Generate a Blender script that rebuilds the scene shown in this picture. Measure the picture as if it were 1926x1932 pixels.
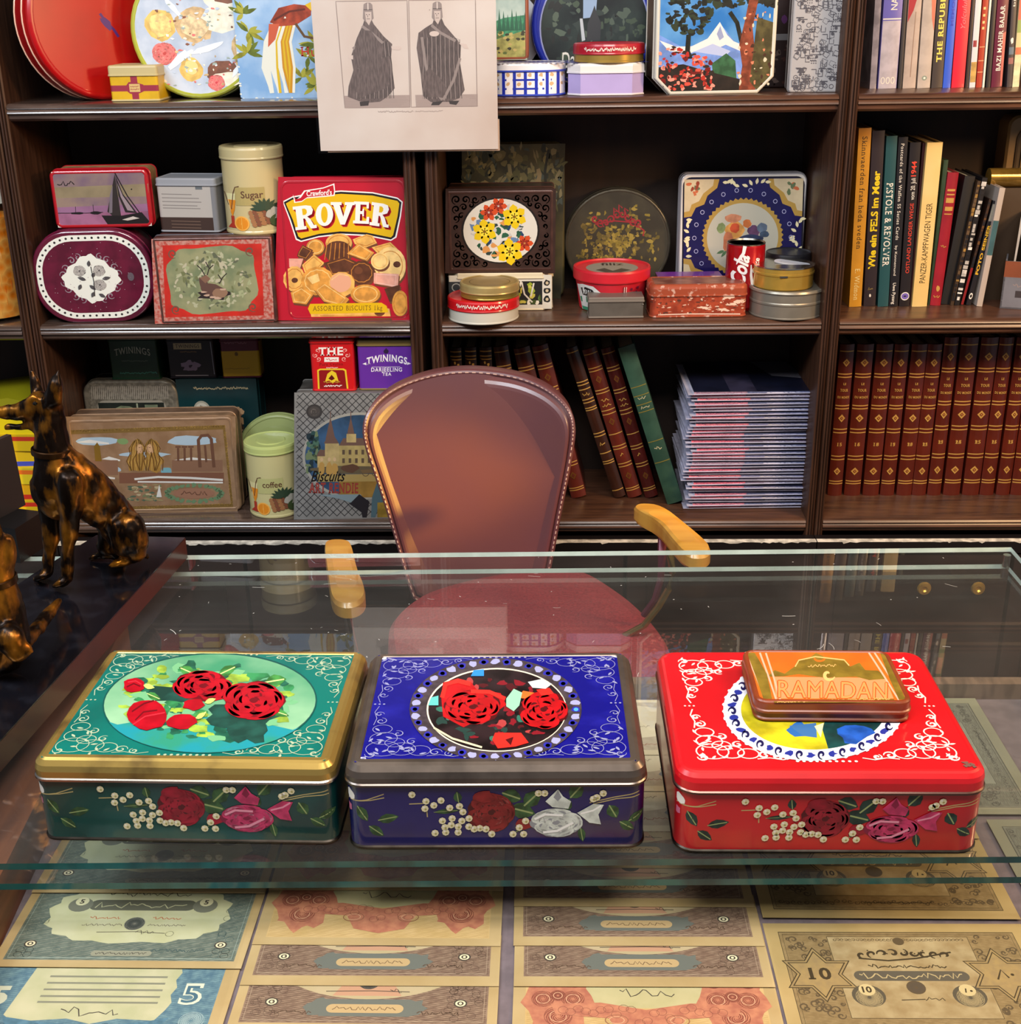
import bpy, math, random
import numpy as np
from mathutils import Vector, Matrix, Euler, noise
S = bpy.context.scene
for _o in list(bpy.data.objects):
    bpy.data.objects.remove(_o)
RND = random.Random(11)
PI = math.pi
V = Vector

# ---------------------------------------------------------------- camera
FPX, CXP, CYP = 2427.0, 963.0, 966.0
CAM = V((0, 0, 1.55))
YAW, PITCH, ROLL = math.radians(1.7), math.radians(22), 0.0145
_f = V((-math.sin(YAW) * math.cos(PITCH), math.cos(YAW) * math.cos(PITCH), -math.sin(PITCH)))
_r0 = V((math.cos(YAW), math.sin(YAW), 0))
_u0 = _r0.cross(_f)
_r = _r0 * math.cos(ROLL) - _u0 * math.sin(ROLL)
_u = _u0 * math.cos(ROLL) + _r0 * math.sin(ROLL)
cam = bpy.data.cameras.new('camera')
cam.sensor_fit = 'HORIZONTAL'
cam.sensor_width = 36
cam.lens = 36 * FPX / 1926
cam.clip_start = 0.05
camo = bpy.data.objects.new('camera', cam)
S.collection.objects.link(camo)
camo.matrix_world = Matrix(((_r.x, _u.x, -_f.x, CAM.x), (_r.y, _u.y, -_f.y, CAM.y), (_r.z, _u.z, -_f.z, CAM.z), (0, 0, 0, 1)))
S.camera = camo

def ray(px, py):
    return _r * ((px - CXP) / FPX) + _u * ((CYP - py) / FPX) + _f
def aty(px, py, Y):
    d = ray(px, py); return CAM + d * (Y / d.y)
def atz(px, py, Z):
    d = ray(px, py); return CAM + d * ((Z - CAM.z) / d.z)

# ---------------------------------------------------------------- world, lights, exposure
w = bpy.data.worlds.new('world'); S.world = w; w.use_nodes = True
w.node_tree.nodes['Background'].inputs[0].default_value = (0.80, 0.86, 1.0, 1)
w.node_tree.nodes['Background'].inputs[1].default_value = 0.21
S.view_settings.view_transform = 'Standard'
S.view_settings.look = 'None'
S.view_settings.exposure = 0.0
S.view_settings.gamma = 1.0
S.view_settings.use_curve_mapping = False
S.cycles.transparent_max_bounces = 32

def area(name, loc, target, sx, sy, power, col):
    l = bpy.data.lights.new(name, 'AREA'); l.shape = 'RECTANGLE'; l.size = sx; l.size_y = sy
    l.energy = power; l.color = col
    o = bpy.data.objects.new(name, l); S.collection.objects.link(o)
    o.location = loc
    o.rotation_euler = (V(target) - V(loc)).to_track_quat('-Z', 'Y').to_euler()
    return o
area('ceiling_light_cool', (-1.25, 0.85, 2.45), (-0.5, 2.0, 0.9), 0.8, 0.4, 30, (0.82, 0.91, 1.0))
area('ceiling_light_warm', (1.45, 0.95, 2.35), (0.6, 2.2, 0.95), 0.4, 0.3, 14, (1.0, 0.74, 0.48))
area('wall_lamp_warm', (1.5, 1.35, 1.75), (0.0, 2.2, 0.85), 0.25, 0.25, 20, (1.0, 0.60, 0.28))
sp = bpy.data.lights.new('added_chair_spot', 'SPOT'); sp.energy = 300; sp.color = (1.0, 0.60, 0.10); sp.spot_size = math.radians(11); sp.spot_blend = 1.0; sp.shadow_soft_size = 0.04  # added narrow warm spot, only to turn the chair back orange at left
spo = bpy.data.objects.new('added_chair_spot', sp); S.collection.objects.link(spo); spo.location = (1.25, 1.28, 1.06); spo.rotation_euler = (V((-0.315, 2.13, 0.74)) - V(spo.location)).to_track_quat('-Z', 'Y').to_euler()
area('ceiling_light_centre', (0.05, 0.42, 2.6), (0.0, 1.5, 0.9), 1.3, 0.5, 47, (1.0, 0.94, 0.88))

# ---------------------------------------------------------------- materials
def lin(h):
    c = [int(h[i:i + 2], 16) / 255 for i in (0, 2, 4)]
    return [x / 12.92 if x <= 0.04045 else ((x + 0.055) / 1.055) ** 2.4 for x in c]
_M = {}
def M(h, rough=0.45, metal=0.0, var=0.0, scale=30.0, h2=None, bump=0.0, kind='noise', coat=0.0, lo=0.4, hi=0.6, stretch=None, spec=0.5, detail=4.0):
    key = (h, rough, metal, var, scale, h2, bump, kind, coat, lo, hi, stretch, spec, detail)
    if key in _M: return _M[key]
    m = bpy.data.materials.new('surface_%d' % len(_M)); m.use_nodes = True
    nt = m.node_tree; p = nt.nodes['Principled BSDF']
    c = lin(h)
    p.inputs['Base Color'].default_value = (*c, 1)
    p.inputs['Roughness'].default_value = rough
    p.inputs['Metallic'].default_value = metal
    p.inputs['Specular IOR Level'].default_value = spec
    if coat: p.inputs['Coat Weight'].default_value = coat; p.inputs['Coat Roughness'].default_value = 0.08
    if var or h2 or bump:
        tc = nt.nodes.new('ShaderNodeTexCoord'); mp = nt.nodes.new('ShaderNodeMapping')
        nt.links.new(tc.outputs['Object'], mp.inputs['Vector'])
        if stretch: mp.inputs['Scale'].default_value = stretch
        if kind == 'voronoi':
            tx = nt.nodes.new('ShaderNodeTexVoronoi'); out = tx.outputs['Distance']
        elif kind == 'wave':
            tx = nt.nodes.new('ShaderNodeTexWave'); tx.inputs['Distortion'].default_value = 6; tx.inputs['Detail'].default_value = 3; out = tx.outputs['Fac']
        else:
            tx = nt.nodes.new('ShaderNodeTexNoise'); tx.inputs['Detail'].default_value = detail; out = tx.outputs['Fac']
        tx.inputs['Scale'].default_value = scale
        nt.links.new(mp.outputs[0], tx.inputs['Vector'])
        if var or h2:
            rp = nt.nodes.new('ShaderNodeValToRGB')
            if h2:
                a, b = c, lin(h2)
            else:
                a = [min(1, x * (1 + var)) for x in c]; b = [x * (1 - var) for x in c]
            rp.color_ramp.elements[0].position = lo; rp.color_ramp.elements[1].position = hi
            rp.color_ramp.elements[0].color = (*a, 1); rp.color_ramp.elements[1].color = (*b, 1)
            nt.links.new(out, rp.inputs[0]); nt.links.new(rp.outputs[0], p.inputs['Base Color'])
        if bump:
            bp = nt.nodes.new('ShaderNodeBump'); bp.inputs['Strength'].default_value = bump; bp.inputs['Distance'].default_value = 0.002
            nt.links.new(out, bp.inputs['Height']); nt.links.new(bp.outputs[0], p.inputs['Normal'])
    _M[key] = m
    return m
def clear(name, tint, k=0.93, f0=0.045, rough=0.02, dust=0.0):
    """thin clear sheet: see-through with a mirror share that grows towards grazing view"""
    if name in _M: return _M[name]
    m = bpy.data.materials.new(name); m.use_nodes = True; nt = m.node_tree; nt.nodes.clear(); L = nt.links.new
    o = nt.nodes.new('ShaderNodeOutputMaterial'); mx = nt.nodes.new('ShaderNodeMixShader'); lw = nt.nodes.new('ShaderNodeLayerWeight')
    pw = nt.nodes.new('ShaderNodeMath'); pw.operation = 'POWER'; pw.inputs[1].default_value = 5.0
    ma = nt.nodes.new('ShaderNodeMath'); ma.operation = 'MULTIPLY_ADD'; ma.inputs[1].default_value = k; ma.inputs[2].default_value = f0
    lw.inputs[0].default_value = 0.5
    tr = nt.nodes.new('ShaderNodeBsdfTransparent'); gl = nt.nodes.new('ShaderNodeBsdfGlossy')
    tr.inputs[0].default_value = (*tint, 1); gl.inputs['Roughness'].default_value = rough
    L(lw.outputs['Facing'], pw.inputs[0]); L(pw.outputs[0], ma.inputs[0]); L(ma.outputs[0], mx.inputs[0])
    L(tr.outputs[0], mx.inputs[1]); L(gl.outputs[0], mx.inputs[2]); last = mx.outputs[0]
    if dust:
        df = nt.nodes.new('ShaderNodeBsdfDiffuse'); df.inputs[0].default_value = (.7, .7, .68, 1); m2 = nt.nodes.new('ShaderNodeMixShader'); tc = nt.nodes.new('ShaderNodeTexCoord'); nz = nt.nodes.new('ShaderNodeTexNoise')
        nz.inputs['Scale'].default_value = 9; nz.inputs['Detail'].default_value = 6; mu = nt.nodes.new('ShaderNodeMath'); mu.operation = 'MULTIPLY'; mu.inputs[1].default_value = dust
        L(tc.outputs['Object'], nz.inputs['Vector']); L(nz.outputs['Fac'], mu.inputs[0]); L(mu.outputs[0], m2.inputs[0]); L(last, m2.inputs[1]); L(df.outputs[0], m2.inputs[2]); last = m2.outputs[0]
    L(last, o.inputs[0])
    _M[name] = m
    return m
GLASS = clear('clear_glass', (0.965, 0.985, 0.98), 0.90, 0.075, 0.0, 0.030)
PLASTIC = clear('clear_plastic', (0.98, 0.98, 0.98), 0.4, 0.02, 0.22)
WOOD = M('4a3022', 0.36, 0, 0.0, 9, h2='26160f', kind='noise', stretch=(10, 10, 1), lo=0.3, hi=0.75, bump=0.05)
WOODX = M('5c3d2c', 0.30, 0, 0.0, 9, h2='33201a', kind='noise', stretch=(1.2, 12, 12), lo=0.3, hi=0.75, bump=0.05)
BACKW = M('1c0f09', 0.7, 0, 0.0, 5, h2='2b180d', stretch=(6, 1, 1), lo=0.3, hi=0.7)
BLACK = M('0c0b0c', 0.4)
TINM = M('9a958c', 0.28, 1.0, 0.15, 40)
DKTIN = M('4d463f', 0.32, 1.0, 0.25, 40)
GOLD = M('b9913e', 0.28, .7, 0.2, 40)

# ---------------------------------------------------------------- mesh building
class B:
    def __init__(s):
        s.v = []; s.f = []; s.mi = []; s.mats = []; s.T = Matrix.Identity(4)
    def slot(s, m):
        if m not in s.mats: s.mats.append(m)
        return s.mats.index(m)
    def add(s, vs, fs, m):
        n = len(s.v); k = s.slot(m)
        s.v += [s.T @ V(p) for p in vs]
        s.f += [tuple(n + i for i in f) for f in fs]; s.mi += [k] * len(fs)
    def box(s, x0, x1, y0, y1, z0, z1, m):
        s.add([(x0, y0, z0), (x1, y0, z0), (x1, y1, z0), (x0, y1, z0), (x0, y0, z1), (x1, y0, z1), (x1, y1, z1), (x0, y1, z1)],
              [(0, 3, 2, 1), (4, 5, 6, 7), (0, 1, 5, 4), (1, 2, 6, 5), (2, 3, 7, 6), (3, 0, 4, 7)], m)
    def loft(s, rings, ms, cap0=None, cap1=None):
        n = len(rings[0])
        for i in range(len(rings) - 1):
            m = ms[i] if isinstance(ms, (list, tuple)) else ms
            s.add(list(rings[i]) + list(rings[i + 1]), [(j, (j + 1) % n, n + (j + 1) % n, n + j) for j in range(n)], m)
        m0 = ms[0] if isinstance(ms, (list, tuple)) else ms
        m1 = ms[-1] if isinstance(ms, (list, tuple)) else ms
        if cap0 is not False: s.add(rings[0], [tuple(range(n - 1, -1, -1))], cap0 or m0)
        if cap1 is not False: s.add(rings[-1], [tuple(range(n))], cap1 or m1)
    def prism(s, pts, a, b, m, axis='y'):
        # outline in (x,z) extruded along y, or (x,y) along z, or (y,z) along x
        g = {'y': lambda p, t: V((p[0], t, p[1])), 'z': lambda p, t: V((p[0], p[1], t)), 'x': lambda p, t: V((t, p[0], p[1]))}[axis]
        if axis == 'y': a, b = b, a
        ar = sum(pts[i - 1][0] * pts[i][1] - pts[i][0] * pts[i - 1][1] for i in range(len(pts)))
        if ar < 0: pts = pts[::-1]
        s.loft([[g(p, a) for p in pts], [g(p, b) for p in pts]], m)
    def lathe(s, prof, m, n=40, c=(0, 0, 0)):
        rings = [[V((c[0] + r * math.cos(2 * PI * j / n), c[1] + r * math.sin(2 * PI * j / n), c[2] + z)) for j in range(n)] for r, z in prof]
        s.loft(rings, m)
    def tube(s, path, rad, m, n=8, flat=1.0):
        path = [V(p) for p in path]; rings = []; up = V((0, 0, 1))
        for i, p in enumerate(path):
            d = (path[min(i + 1, len(path) - 1)] - path[max(i - 1, 0)]).normalized()
            a = d.cross(up)
            if a.length < 1e-3: a = d.cross(V((0, 1, 0)))
            a.normalize(); b = a.cross(d)
            r = rad[i] if isinstance(rad, (list, tuple)) else rad
            rings.append([p + a * (r * math.cos(2 * PI * j / n)) + b * (r * flat * math.sin(2 * PI * j / n)) for j in range(n)])
        s.loft(rings, m)
    def build(s, name, parent=None, loc=None, smooth=True, ang=38):
        me = bpy.data.meshes.new(name)
        me.from_pydata([tuple(p) for p in s.v], [], s.f)
        for m in s.mats: me.materials.append(m)
        me.polygons.foreach_set('material_index', s.mi)
        if smooth:
            me.polygons.foreach_set('use_smooth', [True] * len(me.polygons))
            me.set_sharp_from_angle(angle=math.radians(ang))
        me.update()
        o = bpy.data.objects.new(name, me); S.collection.objects.link(o)
        if parent: o.parent = parent
        if loc is not None: o.location = loc
        return o

def tag(o, label, cat, group=None, kind=None):
    o['label'] = label
    if cat: o['category'] = cat
    if group: o['group'] = group
    if kind: o['kind'] = kind
    return o
def thing(name, label, cat, loc=(0, 0, 0), rz=0.0, group=None, rx=0.0, ry=0.0):
    o = bpy.data.objects.new(name, None); S.collection.objects.link(o); o.empty_display_size = 0.05
    o.location = loc; o.rotation_euler = (rx, ry, rz)
    return tag(o, label, cat, group)
def dup(root, loc, rz=None, label=None, group=None, rot=None):
    r = root.copy(); S.collection.objects.link(r); r.location = loc
    if rz is not None: r.rotation_euler[2] = rz
    if rot is not None: r.rotation_euler = rot
    if label: r['label'] = label
    if group: r['group'] = group
    for ch in list(root.children):
        c = ch.copy(); S.collection.objects.link(c); c.parent = r
        for g in list(ch.children):
            d = g.copy(); S.collection.objects.link(d); d.parent = c
    return r
def structure(name, bd, label):
    o = bd.build(name); o['kind'] = 'structure'; o['label'] = label
    return o

def chaikin(P, n=2):
    for _ in range(n):
        P = [q for i in range(len(P)) for q in ((P[i][0] * .75 + P[(i + 1) % len(P)][0] * .25, P[i][1] * .75 + P[(i + 1) % len(P)][1] * .25), (P[i][0] * .25 + P[(i + 1) % len(P)][0] * .75, P[i][1] * .25 + P[(i + 1) % len(P)][1] * .75))]
    return P
def rr(w, h, r, n=6):
    r = min(r, w / 2 - 1e-5, h / 2 - 1e-5); out = []
    for k, (sx, sy) in enumerate(((1, 1), (-1, 1), (-1, -1), (1, -1))):
        for i in range(n + 1):
            a = PI / 2 * (k + i / n)
            out.append((sx * (w / 2 - r) + r * math.cos(a), sy * (h / 2 - r) + r * math.sin(a)))
    return out
def oct_(w, h, c):
    return [(w/2, h/2 - c), (w/2 - c, h/2), (-w/2 + c, h/2), (-w/2, h/2 - c), (-w/2, -h/2 + c), (-w/2 + c, -h/2), (w/2 - c, -h/2), (w/2, -h/2 + c)]

# ---------------------------------------------------------------- lettering
_T = {}
def textgeo(s, bold=0.0, serif=False, shear=0.0):
    key = (s, bold, serif, shear)
    if key in _T: return _T[key]
    cu = bpy.data.curves.new('letters', 'FONT'); cu.body = s; cu.size = 1; cu.offset = bold; cu.resolution_u = 3; cu.shear = shear; cu.fill_mode = 'FRONT'
    if serif: cu.space_character = 1.15
    ob = bpy.data.objects.new('letters', cu); S.collection.objects.link(ob)
    ev = ob.evaluated_get(bpy.context.evaluated_depsgraph_get()); me = ev.to_mesh()
    vs = [(v.co.x, v.co.y) for v in me.vertices]; fs = [tuple(p.vertices) for p in me.polygons]
    ev.to_mesh_clear(); bpy.data.objects.remove(ob); bpy.data.curves.remove(cu)
    if serif and vs:
        H = max(v[1] for v in vs); L = 0.0
        def cut(y):
            iv = []
            for f in fs:
                xs = []
                for i in range(len(f)):
                    a, b = vs[f[i]], vs[f[i - 1]]
                    if (a[1] - y) * (b[1] - y) < 0: xs.append(a[0] + (b[0] - a[0]) * (y - a[1]) / (b[1] - a[1]))
                if len(xs) > 1: iv.append((min(xs), max(xs)))
            iv.sort(); o = []
            for a, b in iv:
                if o and a <= o[-1][1] + 0.004: o[-1] = (o[-1][0], max(b, o[-1][1]))
                else: o.append((a, b))
            return o
        for y0, y1, a, b in ((0.012 * H, 0.09 * H, -bold, 0.09 * H), (0.988 * H, 0.91 * H, 0.91 * H, H + 0.0)):
            far = cut(y1)
            for i0, i1 in cut(y0):
                wd = i1 - i0
                if wd < 0.3 and any(abs((q - p) - wd) < 0.035 and abs(p - i0) < 0.08 for p, q in far):
                    n = len(vs); e = 0.07
                    vs += [(i0 - e, a), (i1 + e, a), (i1 + e, b), (i0 - e, b)]; fs.append((n, n + 1, n + 2, n + 3))
    if vs:
        x0 = min(v[0] for v in vs); x1 = max(v[0] for v in vs); y1 = max(v[1] for v in vs); yb = min(0, min(v[1] for v in vs))
    else: x0, x1, y1, yb = 0, 1, 1, 0
    vs = [((x - x0) / max(1e-6, x1 - x0), y / y1) for x, y in vs]
    _T[key] = (vs, fs); return _T[key]

# ---------------------------------------------------------------- printed artwork on a face
def hom(q):
    A = []; bb = []
    for (x, y), (U, W) in zip(q, ((0, 0), (1, 0), (1, 1), (0, 1))):
        A += [[x, y, 1, 0, 0, 0, -U * x, -U * y], [0, 0, 0, x, y, 1, -W * x, -W * y]]; bb += [U, W]
    return np.append(np.linalg.solve(np.array(A, float), np.array(bb, float)), 1).reshape(3, 3)
def mmq(wd, d): return ((0, 0), (wd, 0), (wd, d), (0, d))
class Canvas:
    """flat print: coordinates of the quad q are carried onto the face (o, U, W)"""
    def __init__(s, b, o, U, W, q):
        s.b = b; s.o = V(o); s.U = V(U); s.W = V(W); s.n = V(W).cross(V(U)).normalized(); s.H = hom(q); s.k = 1.0; s.d = 5e-6
    def pt(s, x, y):
        h = s.H @ np.array((x, y, 1.0)); return s.o + s.U * (h[0] / h[2]) + s.W * (h[1] / h[2]) + s.n * (s.k * s.d)
    def poly(s, pts, m, step=True):
        if step: s.k += 1
        ar = sum(pts[i - 1][0] * pts[i][1] - pts[i][0] * pts[i - 1][1] for i in range(len(pts)))
        if ar > 0: pts = pts[::-1]
        s.b.add([s.pt(*p) for p in pts], [tuple(range(len(pts)))], m)
    def rect(s, x0, y0, x1, y1, m): s.poly([(x0, y0), (x1, y0), (x1, y1), (x0, y1)], m)
    def ell(s, cx, cy, rx, ry, m, n=28, rot=0.0, step=True):
        c, t = math.cos(rot), math.sin(rot)
        s.poly([(cx + rx * math.cos(a) * c - ry * math.sin(a) * t, cy + rx * math.cos(a) * t + ry * math.sin(a) * c) for a in (2 * PI * i / n for i in range(n))], m, step)
    def blob(s, cx, cy, rx, ry, m, n=16, jit=0.2, rot=0.0, seed=0, step=True):
        g = random.Random(int(cx * 13 + cy * 7) + seed); c, t = math.cos(rot), math.sin(rot); pts = []
        for i in range(n):
            a = 2 * PI * i / n; k = 1 + jit * g.uniform(-1, 1)
            x, y = rx * k * math.cos(a), ry * k * math.sin(a); pts.append((cx + x * c - y * t, cy + x * t + y * c))
        s.poly(pts, m, step)
    def line(s, pts, wd, m, closed=False, step=True):
        if step: s.k += 1
        n = len(pts); L = []; R_ = []
        for i in range(n):
            p0 = pts[i - 1] if (i > 0 or closed) else pts[i]; p1 = pts[(i + 1) % n] if (i < n - 1 or closed) else pts[i]
            dx, dy = p1[0] - p0[0], p1[1] - p0[1]; l = math.hypot(dx, dy) or 1
            ww = (wd[i] if isinstance(wd, (list, tuple)) else wd) / 2
            L.append((pts[i][0] - dy / l * ww, pts[i][1] + dx / l * ww)); R_.append((pts[i][0] + dy / l * ww, pts[i][1] - dx / l * ww))
        vs = [s.pt(*p) for p in L] + [s.pt(*p) for p in R_]
        s.b.add(vs, [(i, (i + 1) % n, n + (i + 1) % n, n + i) for i in range(n if closed else n - 1)], m)
    def ring(s, cx, cy, rx, ry, wd, m, n=36, step=True):
        s.line([(cx + rx * math.cos(2 * PI * i / n), cy + ry * math.sin(2 * PI * i / n)) for i in range(n)], wd, m, True, step)
    def dots(s, pts, r, m, ry=None):
        s.k += 1
        for x, y in pts: s.ell(x, y, r, ry or r, m, 8, step=False)
    def text(s, t, x, y, wd, h, m, rot=0.0, bold=0.0, serif=False, shear=0.0, warp=None):
        """baseline starts at (x,y), width wd along the reading direction, height h; rot in degrees, 90 reads upwards"""
        s.k += 1
        vs, fs = textgeo(t, bold, serif, shear); a = math.radians(rot); c, q = math.cos(a), math.sin(a); out = []
        for u, v in vs:
            X, Y = u * wd, v * h
            if warp: dx, dy = warp(u, v); X += dx; Y += dy
            out.append((x + X * c - Y * q, y - X * q - Y * c))
        if hasattr(s, 'slice'):
            for f in fs: s.slice([s.uv(*out[i]) for i in f], m)
        else: s.b.add([s.pt(*p) for p in out], fs, m)
    def sub(s, q):
        c = Canvas(s.b, s.o, s.U, s.W, q); c.k = s.k + 1; return c
def dense(pts, closed, l=10.0):
    out = []; n = len(pts)
    for i in range(n if closed else n - 1):
        a, b = pts[i], pts[(i + 1) % n]; k = max(1, int(math.hypot(b[0] - a[0], b[1] - a[1]) / l))
        out += [(a[0] + (b[0] - a[0]) * j / k, a[1] + (b[1] - a[1]) * j / k) for j in range(k)]
    return out if closed else out + [pts[-1]]
class WrapCanvas(Canvas):
    """side print of a rounded box seen from the front, carried round its corners"""
    def __init__(s, b, wd, dp, r, z1, hh, q):
        s.b = b; s.wd = wd; s.dp = dp; s.r = r; s.z1 = z1; s.hh = hh; s.H = hom(q); s.k = 6.0; s.d = 5e-6
    def at(s, u, v):
        X = (max(.004, min(.996, u)) - .5) * s.wd; r = s.r + s.k * s.d; e = abs(X) - (s.wd / 2 - s.r)
        Y = -s.dp / 2 - s.k * s.d if e <= 0 else -(s.dp / 2 - s.r) - math.sqrt(max(0, r * r - e * e))
        return V((X, Y, s.z1 - s.hh * v))
    def sub(s, q):
        c = WrapCanvas(s.b, s.wd, s.dp, s.r, s.z1, s.hh, q); c.k = s.k + 1; return c
    def uv(s, x, y):
        h = s.H @ np.array((x, y, 1.0)); return (h[0] / h[2], h[1] / h[2])
    def cuts(s):
        c = s.r / s.wd; L = [0.0] + [c * (1 - math.cos(PI / 2 * i / 6)) for i in range(1, 7)]; return L + [1 - t for t in reversed(L)]
    def pt(s, x, y): return s.at(*s.uv(x, y))
    def poly(s, pts, m, step=True):
        if step: s.k += 1
        s.slice([s.uv(*p) for p in pts], m)
    def slice(s, P, m):
        X = s.cuts()
        for a, b in zip(X, X[1:]):
            q = P
            for lim, sg in ((a, 1), (b, -1)):
                o = []
                for i in range(len(q)):
                    p0, p1 = q[i - 1], q[i]; d0, d1 = sg * (p0[0] - lim), sg * (p1[0] - lim)
                    if (d0 >= 0) != (d1 >= 0): t = d0 / (d0 - d1); o.append((lim, p0[1] + (p1[1] - p0[1]) * t))
                    if d1 >= 0: o.append(p1)
                q = o
                if len(q) < 3: break
            if len(q) > 2: s.b.add([s.at(*p) for p in q], [tuple(range(len(q)))], m)
    def line(s, pts, wd, m, closed=False, step=True):
        Canvas.line(s, dense(pts, closed, 14) if not isinstance(wd, (list, tuple)) else pts, wd, m, closed, step)
class CylCanvas(Canvas):
    """print wrapped on an upright cylinder; x,y are coordinates with centre cx, half width hw"""
    def __init__(s, b, R, z0, z1, cx, hw, yt, yb, R2=None):
        s.b = b; s.R = R; s.R2 = R2 or R; s.z0 = z0; s.z1 = z1; s.cx = cx; s.hw = hw; s.yt = yt; s.yb = yb; s.k = 14.0; s.d = 5e-5
    def uv(s, x, y): return (x, y)
    def cuts(s): return [s.cx + s.hw * (-1 + i / 8) for i in range(17)]
    def poly(s, pts, m, step=True): WrapCanvas.poly(s, pts, m, step)
    def slice(s, P, m): WrapCanvas.slice(s, P, m)
    def pt(s, x, y): return s.at(x, y)
    def at(s, x, y):
        a = math.asin(max(-1, min(1, (x - s.cx) / s.hw))); r = s.R + (s.R2 - s.R) * (1 - (y - s.yt) / (s.yb - s.yt)) + s.k * s.d
        return V((r * math.sin(a), -r * math.cos(a), s.z1 + (s.z0 - s.z1) * (y - s.yt) / (s.yb - s.yt)))
    def sub(s, q): return s

def rose(cv, cx, cy, rx, ry, dk, md, lt, rot=0.0, seed=0):
    """layered petals from the outside in, each with a dark fold and a pale lip"""
    g = random.Random(seed + int(cx))
    F = lambda X, Y: (cx + rx * X, cy + ry * Y)
    def pet(px, py, a, tw, rd, m, step=True):
        c, t = math.cos(a), math.sin(a); P = []
        for i in range(14):
            q = 2 * PI * i / 14; u = rd * math.cos(q); v = tw * math.sin(q) * (1 + .12 * math.cos(q)); P.append(F(px + u * c - v * t, py + u * t + v * c))
        cv.poly(P, m, step)
    cv.poly([F((1 + .07 * math.sin(5 * a + seed)) * math.cos(a), (1 + .07 * math.sin(5 * a + seed)) * math.sin(a)) for a in (2 * PI * i / 26 for i in range(26))], dk)
    for R, tw, rd, n in ((.55, .60, .46, 5), (.40, .44, .38, 5), (.22, .30, .27, 4)):
        for i in range(n):
            a = 2 * PI * i / n + R * 9 + g.uniform(-.3, .3) + rot; k = R + g.uniform(-.07, .07); px, py = k * math.cos(a), k * math.sin(a); z = g.uniform(.88, 1.12)
            pet(px, py, a, tw * z * 1.03, rd * 1.07, dk); pet(px + .02 * math.cos(a), py + .02 * math.sin(a), a, tw * z, rd, md)
            def arc(f, q0, q1, n=9): return [F(px + rd * f * math.cos(q) * math.cos(a) - tw * z * f * math.sin(q) * math.sin(a), py + rd * f * math.cos(q) * math.sin(a) + tw * z * f * math.sin(q) * math.cos(a)) for q in (q0 + (q1 - q0) * t / (n - 1) for t in range(n))]
            q0 = g.uniform(-1.3, -.2); W = [math.sin(PI * (t + .5) / 9) for t in range(9)]
            cv.line(arc(.84, q0, q0 + g.uniform(.9, 1.7)), [max(.3, .10 * rx * w_) for w_ in W], lt, step=False)
            q0 = g.uniform(.2, .9); cv.line(arc(.62, q0, q0 + 1.3), [max(.3, .09 * rx * w_) for w_ in W], dk)
    cv.ell(cx, cy, rx * .2, ry * .2, dk, 14)
    for q, m in ((.17, md), (.1, dk)): cv.line([F(q * math.cos(a), q * math.sin(a)) for a in (4.8 * t / 12 for t in range(13))], max(.5, rx * .05), m)
def leaf(cv, x, y, l, wd, ang, m, vein=None):
    a = math.radians(ang); c, t = math.cos(a), math.sin(a); P = []
    for u, v in ((0, 0), (.2, .7), (.45, 1), (.75, .65), (1, 0), (.75, -.65), (.45, -1), (.2, -.7)):
        X, Y = u * l, v * wd / 2; P.append((x + X * c - Y * t, y - X * t - Y * c))
    cv.poly(P, m)
    if vein: cv.line([(x, y), (x + l * .9 * c, y - l * .9 * t)], wd * 0.1, vein)
def petals(cv, cx, cy, r, n, m, ry=None, a0=0.0, wd=0.5):
    ry = ry or r
    for i in range(n):
        a = a0 + 2 * PI * i / n; P = []
        for u, v in ((.1, 0), (.4, wd * .6), (.75, wd * .55), (1, 0), (.75, -wd * .55), (.4, -wd * .6)):
            P.append((cx + r * (u * math.cos(a) - v * math.sin(a)), cy + ry * (u * math.sin(a) + v * math.cos(a))))
        cv.poly(P, m, step=(i == 0))
def curl(cv, x, y, r, a0, turns, m, wd, sx=1, sy=1, grow=1.0):
    N = max(8, int(14 * abs(turns))); P = []
    for i in range(N + 1):
        t = i / N; a = a0 + 2 * PI * turns * t; q = r * (1 - t * 0.85 * grow)
        P.append((x + sx * q * math.cos(a), y + sy * q * math.sin(a)))
    cv.line(P, [wd * (0.5 + math.sin(PI * i / N)) for i in range(N + 1)], m, step=False)
def filigree(cv, x, y, sx, sy, L, m, wd=1.0, seed=1):
    """scrolled corner ornament growing from corner (x,y) along sx,sy"""
    g = random.Random(seed); cv.k += 1
    T = lambda u, v: (x + sx * u * L, y + sy * v * L)
    for (u, v, r) in ((.17, .17, .17), (.36, .16, .14), (.16, .36, .14), (.54, .13, .11), (.13, .54, .10), (.28, .28, .10)):
        p = T(u, v); cv.ring(p[0], p[1], r * L, r * L * 0.82, wd, m, 20)
    for (u, v, r, a, t) in ((.70, .10, .07, 0, 1.3), (.10, .70, .065, 1.5, -1.3), (.84, .07, .05, 2, 1.3), (.07, .84, .05, 0, 1.2), (.45, .30, .06, 1, 1.2), (.30, .45, .06, 2, -1.2), (.06, .06, .06, 3, 1.1)):
        p = T(u, v); curl(cv, p[0], p[1], r * L, a, t, m, wd * 1.3, sx, sy)
    for i in range(26):
        u, v = g.random() * .6, g.random() * .6
        if u + v < .66:
            p = T(u, v); leaf(cv, p[0], p[1], L * .08, L * .03, g.uniform(0, 360), m)
    cv.line([T(.62, .03), T(.75, .05), T(.88, .015), T(1.0, .05)], wd, m)
    cv.line([T(.03, .62), T(.05, .75), T(.015, .88), T(.05, 1.0)], wd, m)
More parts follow.
